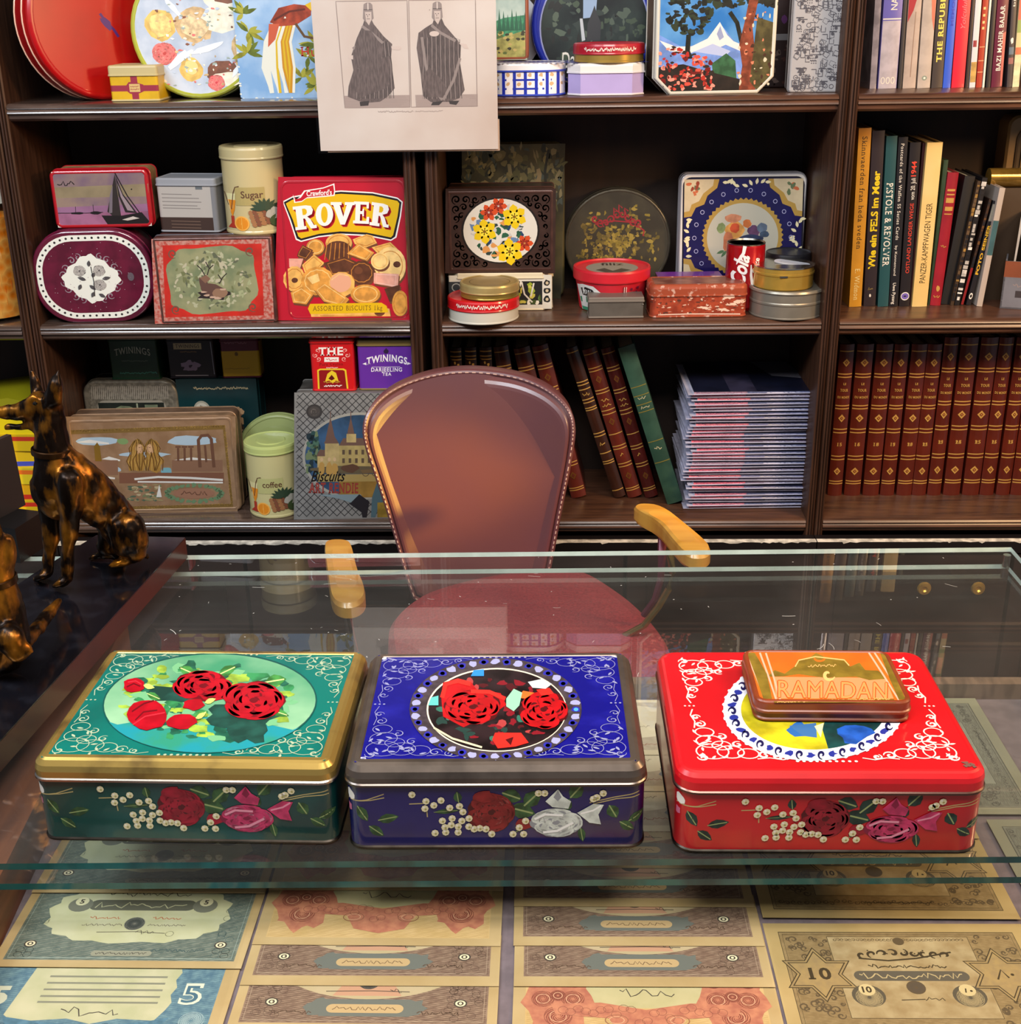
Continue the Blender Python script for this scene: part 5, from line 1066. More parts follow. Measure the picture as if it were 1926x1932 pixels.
tin('biscuit_tin', 'grey lattice tin with chateau and carriage picture, beside the chair back', (566, 762, 742, 979), ZB, .105, .006, M('55524e', .4, .3, .3, 30), M('7d7d7c', .4), .03, 's', Y=2.372, art=art_castle, quad=((558, 745), (757, 741), (768, 980), (577, 980)), rim=M('7a7876', .35, .4, .2, 30), edge=.003, rz=.03, inset=False)
zc = ZB + (aty(664, 742, 2.372).z - ZB)
def art_the(cv):
    q = cv; RD = M('c4161a', .35, 0, .08, 10, coat=.3); q.rect(585, 648, 672, 744, RD); WH = M('e8e2da', .4); YL = M('e0c22a', .4)
    q.text('THE', 603, 673, 46, 17, WH, 1, .03, True); 
    for s_ in (-1, 1):
        for (u, v) in ((26, 8), (30, 18), (24, 26)): curl(q, 627 + s_ * u, 655 + v, 5, v, 1.2, M('e0a098', .4), 1.3, s_, 1)
    q.rect(614, 677, 641, 687, WH); scrib(q, 617, 638, 682, 5, RD, 1.3, 3); q.text('Pure Ceylon', 605, 695, 44, 6, M('5a0a0a', .4), 1, .0, True); scrib(q, 618, 640, 699, 2.5, WH, .9, 2)
    q.poly([(601, 704), (606, 701), (650, 701), (655, 704), (659, 743), (603, 743)], YL); q.poly([(604, 706), (607, 704), (648, 704), (652, 706), (656, 743), (606, 743)], M('8a0e12', .4))
    q.poly([(616, 728), (620, 712), (628, 705), (636, 710), (641, 728), (636, 726), (630, 732), (624, 726)], YL); q.ell(628, 712, 5, 5, YL, 12); q.poly([(622, 722), (628, 714), (634, 722), (628, 726)], M('5a0a0a', .4)); scrib(q, 613, 645, 729, 4, M('b8a030', .4), 1.2, 3); scrib(q, 614, 648, 737, 3, WH, 1.6, 5)
tin('tea_tin', 'red tea tin with yellow emblem standing on the grey lattice tin', (585, 669, 640, 744), zc, .06, .008, M('c4161a', .35, coat=.3), M('c4161a', .35, coat=.3), .008, 'l', 'tea tins on the grey lattice tin', Y=2.385, side=art_the, squad=((585, 647), (667, 647), (672, 744), (593, 744)), edge=.003)
def art_darj(cv):
    q = cv; q.rect(670, 654, 786, 744, M('5f2c94', .35, 0, .08, 10, coat=.3)); WH = M('e6e0e6', .4); q.ell(727, 664, 5, 5, M('2a1a3a', .4), 10); q.line([(727, 657), (727, 660)], 2, M('2a1a3a', .4)); g = lambda u, v: (0, 7 * math.sin(u * PI))
    q.text('TWININGS', 690, 692, 78, 15, WH, 0, .03, True, 0, g); q.poly([(682, 690), (689, 687), (690, 693)], WH); q.poly([(776, 690), (769, 687), (768, 693)], WH); q.line([(700, 697), (755, 697)], .8, WH); q.text('DARJEELING', 699, 707, 60, 8.5, WH, 0, .02, True); q.text('TEA', 721, 716, 18, 7, WH, 0, .02, True)
tin('tea_tin', 'purple tea tin with white arched lettering, between the red tea tin and the post', (674, 786, 641, 744), zc, .07, .008, M('5f2c94', .35, coat=.3), M('9a8450', .3, .5), .012, 'l', 'tea tins on the grey lattice tin', Y=2.39, side=art_darj, squad=((671, 652), (782, 652), (790, 744), (676, 744)), edge=.004)

# ---- middle shelf, middle bookcase
def art_nymph(cv):
    q = cv; q.rect(870, 272, 1060, 505, M('4a452a', .5, 0, 0, 14, h2='2a2a1c'))
    for i in range(230): q.blob(RND.uniform(874, 1056), RND.uniform(275, 360), RND.uniform(2, 10), RND.uniform(1.5, 6), RND.choice((M('4a4a2c', .5), M('5f5a3a', .5), M('22261a', .5), M('6f6844', .5), M('3a4440', .5), M('706a4e', .5))), 8, .4, RND.uniform(0, 3), step=(i % 8 == 0))
    q.poly([(1006, 346), (1004, 330), (1010, 318), (1008, 308), (1014, 306), (1018, 314), (1016, 330), (1018, 348)], M('7a6c4e', .5)); q.line([(1030, 280), (1024, 310), (1028, 350)], 5, M('1f2016', .5)); q.poly([(900, 346), (912, 322), (930, 330), (935, 346)], M('7a6a4a', .5))
tin('biscuit_tin', 'olive landscape tin standing deepest, behind the brown floral tin', (874, 1064, 272, 500), ZM, .05, .02, M('3a3626', .5), M('4a452a', .5), .02, 's', Y=2.56, art=art_nymph, edge=.004, inset=False, quad=((870, 272), (1058, 272), (1066, 500), (876, 500)))
def art_ww(cv):
    q = cv; WH = M('c8c4b8', .4); BK = M('1a1c1c', .4); q.rect(845, 515, 1045, 586, WH); q.rect(846, 528, 872, 580, M('34383a', .4)); q.rect(975, 528, 1024, 577, BK)
    for i in range(16): q.blob(RND.uniform(978, 1020), RND.uniform(530, 574), RND.uniform(2, 7), RND.uniform(3, 8), RND.choice((M('8a9a2a', .4), M('5a7a3a', .4), M('d8d4c4', .4), M('3a4a1e', .4), M('b8b04a', .4))), 8, .4)
    q.line([(985, 530), (990, 555), (1005, 572)], 3, WH); q.line([(1008, 532), (1002, 560)], 3, WH)
    for y in (532, 548, 566): q.blob(1033, y, 6, 7, BK, 10, .2); q.ell(1033, y, 3, 3.4, M('b8a88a', .4), 10)
    for y in (540, 560): q.ring(860, y, 8, 8, 2, M('a8a8a0', .4), 14)
zw = tin('biscuit_tin', 'angular white tin with black garden panels, under the brown floral tin', (845, 1043, 514, 585), ZM, .098, .02, M('c8c4b8', .4), M('cfc4a8', .4), .012, 'l', Y=2.455, side=art_ww, squad=((845, 522), (1043, 522), (1043, 585), (845, 585)), cut=.02, edge=.003)
zwt = ZM + (aty(944, 514, 2.455).z - ZM)
def art_daff(cv):
    q = cv; BR = M('3a2620', .4, .2, .15, 40); q.rect(840, 355, 1048, 515, BR); GB = M('86683f', .4)
    for (x, y, sx, sy) in ((852, 368, 1, 1), (1036, 366, -1, 1), (855, 504, 1, -1), (1038, 503, -1, -1)):
        for (u, v, r, t_) in ((8, 8, 9, 1.4), (26, 8, 8, -1.3), (8, 26, 8, 1.3), (44, 8, 7, 1.2), (8, 44, 7, -1.2), (22, 22, 7, 1.3), (60, 7, 6, 1.2), (8, 60, 5, 1.1), (36, 18, 6, 1), (18, 38, 6, -1)): curl(q, x + sx * u, y + sy * v, r, u, t_, GB, 2.2, sx, sy)
    q.ell(944, 434, 74, 63, M('1a1210', .4), 44); q.ell(944, 434, 70, 60, M('cfcac0', .35, coat=.4), 44)
    for i in range(90):
        a = RND.uniform(0, 6.28); k = math.sqrt(RND.random()) * .9
        q.blob(944 + 64 * k * math.cos(a), 434 + 54 * k * math.sin(a), RND.uniform(2, 8), RND.uniform(2, 7), RND.choice((M('1f3a5f', .4), M('1c4a32', .4), M('2a3a34', .4), M('5f7aa0', .4), M('b8b4b0', .4), M('27553c', .4), M('c88a4a', .4))), 8, .45, step=(i % 6 == 0))
    for (x, y) in ((922, 400), (990, 458), (940, 388)): petals(q, x, y, 17, 6, M('c4481e', .35)); petals(q, x, y, 9, 5, M('8a2412', .4), a0=.5)
    for (x, y, r) in ((914, 436, 24), (970, 408, 24), (962, 474, 26)): petals(q, x, y, r, 6, M('d8b80c', .35), a0=.4, wd=.55); petals(q, x, y, r * .45, 6, M('e8cf3a', .35), a0=.1, wd=.6); q.ell(x, y, r * .13, r * .13, M('7a5a08', .4), 8)
tin('biscuit_tin', 'dark brown scrolled tin with oval of yellow daffodils', (843, 1046, 357, 514), zwt, .095, .006, M('2f1f1a', .4, .2), M('3a2620', .4, .2), .03, 's', Y=2.455, art=art_daff, rim=M('4a302a', .35, .3, .2, 30), edge=.006, quad=((840, 357), (1045, 355), (1047, 512), (846, 514)))
zr = round_stack('cookie_tin', 'white round tin with red lid at the front of the middle shelf', (845, 980, 571, 612), ZM, 2.405, M('c9c4b6', .3, .1), M('c01018', .35, coat=.4), M('c01018', .35, coat=.4), .020, scrib_on_rim(0, .2, 9))
def art_goldlid(bb, R_, z0, z1):
    cv = Canvas(bb, (-R_, R_, z1 - .002), (2 * R_, 0, 0), (0, -2 * R_, 0), mmq(100, 100)); cv.ring(50, 50, 34, 34, 1.2, M('6a5026', .35, .8), 40)
round_stack('cookie_tin', 'dull gold round tin resting on the red and white round tin', (868, 980, 541, 568), ZM + zr['h'] - .001, 2.405, M('a08a40', .28, .6, .2, 14), M('c4ac70', .3, .5, .15, 14), M('a58b58', .32, .5, .15, 14), .017, art_goldlid)
def art_olive(cv):
    q = cv; q.ell(1166, 436, 100, 96, M('3f3a2c', .45, .2, 0, 18, h2='332e24'), 56)
    OG = M('7a6a26', .45); OD = M('5a4e1e', .45)
    for i in range(330):
        a = RND.uniform(0, 6.28); k = RND.uniform(.0, .92); x, y = 1166 + 92 * k * math.cos(a), 440 + 86 * k * math.sin(a)
        if y > 405 or k > .62: q.blob(x, y, RND.uniform(1.5, 6), RND.uniform(2, 5), RND.choice((OG, OD, M('8f7c34', .45), M('6a5a2a', .45))), 8, .45, step=(i % 6 == 0))
    RDR = M('8a2028', .45); 
    for i in range(9): curl(q, 1120 + 11 * i, 392 + 9 * math.sin(i), 8, i, 1.2, RDR, 2.6)
    for (x, y) in ((1158, 372), (1168, 366), (1180, 372)): q.line([(x, y + 14), (x, y), (x + 7, y + 6)], 2.6, RDR)
    q.line([(1120, 402), (1160, 396), (1205, 400)], 2.5, RDR); q.line([(1205, 405), (1220, 415), (1218, 425)], 3, RDR)
tin('biscuit_tin', 'worn olive brown round tin with faint red emblem, behind the red plastic tub', (0,) * 4, ZM, .06, 1, M('34302a', .4, .4), M('3f3a2c', .45, .2), .02, 's', size=(.212, .212), xy=(aty(1166, 436, 2.57).x, 2.575), art=art_olive, quad=((1058, 336), (1275, 336), (1275, 540), (1058, 540)), edge=.004, rim=M('4a453a', .35, .5, .2, 30), lean=.04)
def tub():
    Y = 2.49; x0, x1 = aty(1082, 510, Y).x, aty(1226, 510, Y).x; cx = (x0 + x1) / 2; R_ = (x1 - x0) / 2
    h = aty(1154, 515, Y - R_).z - ZM; t = thing('food_tub', 'red lidded plastic tub with green and white label', 'tub', (cx, Y, ZM))
    bb = B(); bb.lathe([(R_ * .82, 0), (R_ * .85, .002), (R_ * .9, h * .45), (R_ * .96, h - .02)], M('b81c2c', .35, 0, .05, 20), 48)
    cv = CylCanvas(bb, R_ * .845, 0, h - .022, 0, 60, 0, 70, R_ * .965); cv.k = 12; WHH = M('cfd0cc', .4)
    cv.poly([(-57, 10), (-48, 6), (-32, 8), (-20, 22), (-30, 40), (-26, 68), (-54, 68)], WHH); cv.poly([(-55, 38), (-45, 34), (-33, 38), (-31, 46), (-54, 50)], M('3a7a5a', .4)); cv.poly([(-54, 60), (-28, 60), (-27, 68), (-53, 68)], M('3a8a6a', .4)); cv.line([(-42, 48), (-36, 64)], 3, M('3a3a3a', .4))
    cv.poly([(-52, 16), (-44, 12), (-34, 16), (-28, 28), (-34, 34), (-50, 32)], M('14161c', .4)); cv.text('filiz', -49, 29, 19, 11, WHH, 0, .012, False, .2)
    cv.k += 2
    for i in range(4): cv.poly([(16 + 1.6 * i, 8), (16.8 + 1.6 * i, 8), (16.8 + 1.6 * i, 30), (16 + 1.6 * i, 30)], M('e8e0e0', .4) if i % 2 else M('22181a', .4))
    for (x, y) in ((30, 14), (34, 24), (40, 12), (38, 22)): cv.blob(x, y, 2, 3, M('5a1030', .4), 7)
    bb.build('tub', t)
    bb = B(); LD = M('c4202e', .35, 0, .05, 20); bb.lathe([(R_ * .97, h - .022), (R_, h - .022), (R_ * 1.01, h - .02), (R_ * 1.015, h - .004), (R_, h), (R_ * .95, h), (R_ * .93, h - .003), (0, h - .003)], LD, 56)
    cv = Canvas(bb, (-R_, R_, h - .003), (2 * R_, 0, 0), (0, -2 * R_, 0), mmq(100, 100)); cv.ell(50, 55, 34, 36, M('8a8478', .4), 30); cv.poly([(28, 70), (40, 58), (50, 76), (62, 60), (74, 72), (60, 86), (40, 86)], M('3a3632', .4)); cv.text('filiz', 36, 40, 30, 16, M('16161a', .4), 0, .02)
    bb.build('lid', t)
tub()
t = tin('slide_box', 'small plain grey metal box in front of the red plastic tub', (1110, 1215, 561, 606), ZM, .05, .002, M('5f5a54', .4, .3, .1, 30), M('6a645e', .4, .2), .009, 'l', Y=2.385, edge=.002, inset=False, rim=M('7a726a', .4, .2), rz=.02)
bb = B(); bb.T = Matrix.Rotation(PI / 2, 4, 'Y'); bb.lathe([(0, 0), (.003, 0), (.003, .004), (0, .005)], TINM, 12, (-.025, .004, .047)); bb.build('catch', t)
def art_rust(cv):
    q = cv
    for i in range(200):
        x = RND.uniform(1222, 1412); y = RND.uniform(550, 602); q.blob(x, y, RND.uniform(.8, 4), RND.uniform(.6, 2), RND.choice((M('d0b09c', .5), M('7a2c1a', .5), M('8f3a24', .5), M('4a2a20', .5))), 7, .5, step=(i % 12 == 0))
    for (x, y) in ((1375, 560), (1330, 585), (1365, 590), (1400, 570), (1385, 577)): q.blob(x, y, 11, 4, M('d8bca8', .5), 14, .5)
    q.line([(1240, 600), (1300, 599), (1400, 601)], 2.5, M('d8c0b0', .5))
tin('money_tin', 'scuffed rust red tin box with rubbed silver patches', (1226, 1411, 537, 603), ZM, .085, .014, M('a8452a', .4, .1, 0, 60, h2='8a3420'), M('7a463a', .35, .3, 0, 30, h2='a06a5a'), .022, 'l', Y=2.387, side=art_rust, rim=M('a04a30', .4, .2, 0, 90, h2='cfa898', lo=.55, hi=.65), squad=((1222, 556), (1412, 556), (1412, 603), (1222, 603)), edge=.008, rz=.03)
t = thing('card_box', 'violet card box whose shiny top shows behind the rust red tin', 'box', (aty(1300, 515, 2.50).x, 2.50, ZM), .03)
bb = B(); bb.prism(rr(.118, .054, .002, 2), 0, .048, M('4a2466', .45, 0, .05, 20), 'z'); bb.build('body', t); bb = B(); bb.prism(rr(.125, .06, .002, 2), .048, .058, M('6f2f94', .35, 0, .05, 20, coat=.4), 'z'); bb.build('lid', t)
def art_plate(cv):
    q = cv; NV = M('14104a', .3, 0, .1, 20, coat=.4); P = rr(230, 224, 16, 5); q.poly([(1399 + x, 446 + y) for x, y in P], M('0f0e22', .35)); P = rr(224, 218, 14, 5); q.poly([(1399 + x, 446 + y) for x, y in P], NV)
    CR_ = M('c0b090', .4, 0, .08, 30); GD = M('a8863e', .4)
    for (sx, sy) in ((-1, -1), (1, -1), (-1, 1), (1, 1)):
        cx, cy = 1399 + sx * 112, 446 + sy * 108
        q.poly([(cx, cy), (cx - sx * 66, cy), (cx - sx * 62, cy - sy * 16), (cx - sx * 44, cy - sy * 30), (cx - sx * 38, cy - sy * 46), (cx - sx * 22, cy - sy * 52), (cx - sx * 14, cy - sy * 68), (cx, cy - sy * 70)], GD)
        q.poly([(cx, cy), (cx - sx * 56, cy), (cx - sx * 54, cy - sy * 12), (cx - sx * 36, cy - sy * 26), (cx - sx * 28, cy - sy * 40), (cx - sx * 14, cy - sy * 46), (cx - sx * 10, cy - sy * 58), (cx, cy - sy * 60)], CR_)
        for i in range(9): q.blob(cx - sx * RND.uniform(8, 30), cy - sy * RND.uniform(8, 34), 5, 3, RND.choice((M('8a3a22', .4), M('b8603a', .4), M('5a6a4a', .4))), 8, .3, RND.uniform(0, 3))
        for i in range(5): leaf(q, cx - sx * (72 + 8 * i), cy - sy * (6 + 2 * i), 12, 6, 40 * i, CRM); leaf(q, cx - sx * (4 + 2 * i), cy - sy * (74 + 8 * i), 12, 6, 50 * i, CRM)
    for i in range(22):
        a = 2 * PI * i / 22; q.ring(1399 + 92 * math.cos(a), 446 + 88 * math.sin(a), 3.6, 3.6, 1.3, M('9a9ac0', .4), 10)
    q.poly([(1399 + (74 + 4 * (i % 2)) * math.cos(2 * PI * i / 96), 446 + (70 + 4 * (i % 2)) * math.sin(2 * PI * i / 96)) for i in range(96)], GD); q.ell(1399, 446, 68, 64, M('b4b0a0', .35, coat=.3), 48)
    for (x, y, rx, ry, m) in ((1384, 432, 18, 17, 'c8904a'), (1380, 410, 17, 8, 'b87a5a'), (1372, 455, 10, 22, 'b06a4a'), (1407, 420, 8, 8, 'c8703a'), (1420, 434, 12, 11, '5a3a5a'), (1436, 428, 10, 9, '5a6a80'), (1415, 448, 24, 8, '26304f'), (1358, 428, 8, 10, '7a8a5a'), (1440, 440, 9, 6, '3a4a60'), (1384, 428, 9, 9, 'b84a2a')): q.blob(x, y, rx, ry, M(m, .4, 0, .2, 60), 14, .1)
    for i in range(5): leaf(q, 1365 + 4 * i, 470, 16, 6, 200 + 30 * i, M('4a6a4a', .4))
tin('biscuit_tin', 'navy blue square tin with gold bordered fruit medallion', (1281, 1517, 328, 560), ZM, .045, .016, M('1a1830', .4), M('cfcac4', .35), .015, 's', Y=2.55, art=art_plate, quad=((1280, 328), (1519, 328), (1512, 560), (1275, 560)), rim=M('a8a6ac', .3, .4), edge=.003, lean=.03, inset=False)
bb = B(); 
t = thing('drink_can', 'red soft drink can with white script in front of the navy tin', 'can', (aty(1406, 490, 2.465).x, 2.465, ZM)); R_ = .0365
zct = aty(1406, 462, 2.43).z - ZM
bb.lathe([(R_ * .8, 0), (R_ * .86, .001), (R_, .008), (R_, zct - .006), (R_ * .985, zct - .003)], M('a80c16', .25, .3, .05, 10, coat=.5), 48)
cv = CylCanvas(bb, R_, zct - .118, zct, 1406, 39, 462, 582); WHc = M('e8e4e4', .35)
cv.text('Coca', 1398, 606, 52, 24, WHc, 88, .018, False, .35); cv.text('Cola', 1400, 540, 58, 28, WHc, 82, .03, False, .35); cv.text('Coke', 1425, 518, 30, 11, WHc, 82, .02, False, .2)
cv.line([(1398, 464), (1396, 478), (1386, 494), (1384, 500)], [7, 6, 4, 1], WHc); cv.line([(1412, 500), (1413, 520), (1418, 545), (1420, 570)], [2, 5, 6, 3], WHc)
bb.build('body', t); bb = B(); bb.lathe([(R_ * .98, zct - .003), (R_ * 1.0, zct - .001), (R_ * .97, zct), (R_ * .93, zct - .003), (R_ * .9, zct - .006), (0, zct - .006)], TINM, 40); bb.build('rim', t)
round_stack('cookie_tin', 'low black round tin peeping out behind the open gold tin', (1442, 1527, 482, 560), ZM, 2.508, M('17171c', .35), M('1a1a20', .35), M('22242a', .35), .016)
zs2 = round_stack('cookie_tin', 'plain pewter coloured round tin under the open gold tin', (1412, 1553, 552, 598), ZM, 2.425, M('8a857a', .32, .5, .12, 12), M('8f8a7e', .32, .5, .12, 12), M('7a766c', .35, .5), .006, None, None, 1)
def open_tin():
    Y = 2.425; x0, x1 = aty(1420, 520, Y).x, aty(1535, 520, Y).x; cx = (x0 + x1) / 2; R_ = (x1 - x0) / 2; z = ZM + zs2['h'] - .001; h = .040
    t = thing('cookie_tin', 'open brass coloured round tin holding a white card, on the pewter tin', 'tin', (cx, Y, z)); bb = B()
    bb.lathe([(R_ * .95, 0), (R_ * .97, .002), (R_ * .97, h * .62), (R_ * 1.0, h * .66), (R_ * 1.0, h * .74), (R_ * .98, h * .76), (R_ * .98, h), (R_ * .95, h), (R_ * .945, .003), (0, .003)], M('c8a44a', .25, .6, .15, 14), 48); bb.build('body', t)
    bb = B(); bb.lathe([(R_ * .985, h), (R_ * 1.0, h - .001), (R_ * 1.0, h + .001), (R_ * .95, h + .0015)], M('c8c4b8', .2, 1.0), 48); bb.build('rolled_rim', t)
    bb = B(); bb.lathe([(0, h - .008), (R_ * .94, h - .008), (R_ * .94, h - .007), (0, h - .007)], M('15181a', .2, 0, .2, 30, coat=.6), 40); o = bb.build('window', t); o['label'] = 'dark glossy inner disc'
    bb = B(); bb.box(-.016, -.002, -R_ * .98 - .0012, -R_ * .96, h * .62, h * .70, TINM); bb.build('label_holder', t)
    bb = B(); bb.T = Matrix.Translation((.014, -.004, h + .002)) @ Matrix.Rotation(.12, 4, 'X') @ Matrix.Rotation(-.5, 4, 'Z'); bb.prism(rr(.068, .022, .010, 6), 0, .001, M('b4b8c4', .3), 'z')
    cv = Canvas(bb, (-.034, .011, .001), (.068, 0, 0), (0, -.022, 0), mmq(68, 22)); scrib(cv, 12, 58, 8, 3, M('5a6078', .4), .8, 2); scrib(cv, 10, 50, 14, 3, M('5a6078', .4), .8, 3)
    o = bb.build('paper_card', None); o.matrix_world = Matrix.Translation((cx, Y, z)); tag(o, 'white paper tag lying across the open brass tin', 'card')
open_tin()
# ================================================================ books
PAGE = M('b8a888', .7, 0, .15, 200, stretch=(8, 1, 1))
def book_mesh(t, wd, h, dp, cov, rnd=.25, pages=True, boards=None):
    """upright book, spine at y=0 facing the room"""
    n = 8; c = .0025; P = []
    for i in range(n + 1):
        u = -1 + 2 * i / n; P.append((u * wd / 2, rnd * wd * (u * u) * .5))
    P += [(wd / 2, dp), (wd / 2 - c, dp), (wd / 2 - c, rnd * wd * .5 + c), (-wd / 2 + c, rnd * wd * .5 + c), (-wd / 2 + c, dp), (-wd / 2, dp)]
    b = B(); b.prism(P, 0, h, cov, 'z')
    return b
def add_pages(t, wd, h, dp, rnd=.25):
    b = B(); c = .003; b.box(-wd / 2 + c, wd / 2 - c, rnd * wd * .5 + c, dp - .004, .003, h - .003, PAGE); b.build('pages', t)
class Spine(Canvas):
    def __init__(s, b, wd, h, rnd, q=None):
        s.b = b; s.wd = wd; s.h = h; s.rnd = rnd; s.k = 2.0; s.d = 4e-5; s.H = hom(q or mmq(100, 1000))
    def pt(s, x, y):
        g = s.H @ np.array((x, y, 1.0)); u = max(-.98, min(.98, 2 * g[0] / g[2] - 1)); v = g[1] / g[2]
        return V((u * s.wd / 2, s.rnd * s.wd * u * u * .5 - s.k * s.d - .00015 * 1, s.h * (1 - v)))
    def band(s, y0, y1, m, x0=2, x1=98):
        s.k += 1; n = 8; X = [x0 + (x1 - x0) * i / n for i in range(n + 1)]
        vs = [s.pt(x, y0) for x in X] + [s.pt(x, y1) for x in X]; s.b.add(vs, [(i, i + 1, n + 2 + i, n + 1 + i) for i in range(n)], m)
def book(label, xt0, xt1, xb0, xb1, yt, yb, z, cov, art=None, Y=None, rnd=.1, dp=.16, group=None, name='book', rz=0.0, minx=None):
    """spine corners given in the photo: top edge xt0..xt1 at yt, bottom edge xb0..xb1 at yb"""
    Yp = Y if Y is not None else atz((xb0 + xb1) / 2, yb, z).y
    pt, pb = aty((xt0 + xt1) / 2, yt, Yp), aty((xb0 + xb1) / 2, yb, Yp)
    wd = (abs(aty(xt1, yt, Yp).x - aty(xt0, yt, Yp).x) + abs(aty(xb1, yb, Yp).x - aty(xb0, yb, Yp).x)) / 2 - .0008
    dx, dz = pt.x - pb.x, pt.z - z
    lean = math.atan2(dx, dz); h = math.hypot(dx, dz)
    t = thing(name, label, 'book', (pb.x, Yp, z + wd / 2 * abs(math.sin(lean))), 0, group, ry=lean)
    b = book_mesh(t, wd, h, dp, cov, rnd)
    if art: art(Spine(b, wd, h, rnd))
    b.build('cover', t); add_pages(t, wd, h, dp, rnd)
    return t
GRP = 'modern books on the top right shelf'
WH = M('dcd8d0', .45); BKM = M('17151a', .4); GT = M('c89a4e', .32, .25)
def a_name(c):
    c.band(420, 1000, M('a8a4b4', .45, 0, .12, 40)); c.band(400, 410, WH); c.text('NAME OF', 72, 330, 300, 34, WH, 90, .01); c.text('000', 12, 960, 75, 60, WH, 0, -.01)
def a_hood(c): c.poly([(2, 2), (60, 2), (66, 200), (40, 320), (2, 420)], M('a03038', .4)); c.line([(60, 330), (52, 900)], 6, M('8a7468', .4))
def a_cream(c): c.poly([(60, 2), (98, 2), (98, 380), (75, 250)], M('c25a4a', .4)); c.ell(50, 890, 20, 26, M('7a8a80', .4), 14); c.ell(50, 890, 9, 12, WH, 10)
def a_repub(c): c.text('THE REPUBLIC OF', 72, 770, 830, 46, M('d8c85a', .4), 90, .03, True)
def a_blue(c): c.text('MEMOIRS', 70, 420, 330, 36, M('2a3cae', .4), 90, .02)
def a_red(c): c.text('Yolculuk', 70, 420, 300, 36, M('e86a74', .4), 90, .0, False, .3)
def a_white(c): c.band(560, 620, M('8a3038', .4), 10, 70); c.band(760, 950, M('a8884a', .4, 0, .3, 60)); c.band(20, 40, M('5a5058', .4))
def a_org(c): 
    for y in (300, 360, 420, 470): c.band(y, y + 22, M('d8b87a', .4), 20, 60)
    for y in (640, 760, 860): c.band(y, y + 8, M('c8906a', .4))
def a_mar(c): c.text('BAZI MAHIR BALAR', 70, 820, 700, 40, WH, 90, .01, True); c.poly([(70, 420), (98, 400), (98, 990), (80, 990)], M('b0605a', .4))
def a_gray(c): c.blob(50, 560, 26, 30, WH, 10, .2); c.band(620, 690, M('5a6a7a', .4)); c.band(720, 780, M('8a5a5a', .4)); c.text('bizim', 70, 240, 200, 40, WH, 90)
def a_multi(c): c.band(2, 260, M('c86a54', .4)); c.band(260, 400, M('8a9a5a', .4)); c.band(400, 560, M('c8b88a', .4)); c.band(560, 640, M('b86a4a', .4)); c.band(640, 1000, M('d0c4a0', .4, 0, .2, 60))
ZY = 2.475
for (lb, a, b_, cc, d_, m, f, yb) in (
    ('book in a crinkled clear plastic cover against the right post', 1650, 1664, 1641, 1652, M('8f8a96', .15, .2, .3, 30, coat=.8), None, 167),
    ('violet and grey book lettered in white, second from the right post', 1668, 1704, 1655, 1692, M('5f5cae', .35, 0, .05, 10), a_name, 167),
    ('thin charcoal book between the violet book and the red cornered one', 1704, 1712, 1694, 1701, M('2a2830', .45), None, 165),
    ('pale book with a red top corner on its spine', 1714, 1740, 1703, 1727, M('a89a94', .45, 0, .1, 30), a_hood, 165),
    ('beige book with small grey emblem near its foot', 1742, 1767, 1730, 1755, M('a89e98', .45, 0, .1, 30), a_cream, 164),
    ('dark brown book lettered in gold capitals', 1768, 1790, 1757, 1778, M('3a3230', .4), a_repub, 163),
    ('bright blue paperback book between the dark brown and bright red ones', 1791, 1807, 1779, 1793, M('2f55c8', .35, coat=.3), a_blue, 162),
    ('bright red book beside the blue one', 1808, 1832, 1794, 1820, M('c41a34', .35, coat=.3), a_red, 162),
    ('thin dark spined book touching the red one', 1833, 1840, 1821, 1827, M('2a1c20', .4), None, 161),
    ('white book with tan patterned foot', 1841, 1852, 1828, 1841, M('ccc4cc', .4), a_white, 161),
    ('rust orange book with white dots', 1854, 1866, 1842, 1852, M('9a2c18', .4), a_org, 160),
    ('thin white booklet beside the rust orange book', 1867, 1871, 1853, 1858, M('d8d4cc', .4), None, 160),
    ('black book between the white booklet and the maroon book', 1872, 1881, 1860, 1869, M('1c1a20', .4), None, 160),
    ('maroon book with white lettering', 1882, 1904, 1870, 1891, M('5a1430', .35, coat=.3), a_mar, 159),
    ('slim dark grey book with a white figure on the spine', 1909, 1919, 1899, 1910, M('3a3438', .4), a_gray, 159),
    ('patchwork coloured book cut by the right edge of the top shelf', 1922, 1938, 1911, 1922, M('c0a884', .4), a_multi, 159)):
    yt = -8 - RND.uniform(0, 50); k = (yb - yt) / yb
    book(lb, cc + (a - cc) * k, d_ + (b_ - d_) * k, cc, d_, yt, yb, ZT, m, f, Y=ZY, group=GRP, dp=.15)
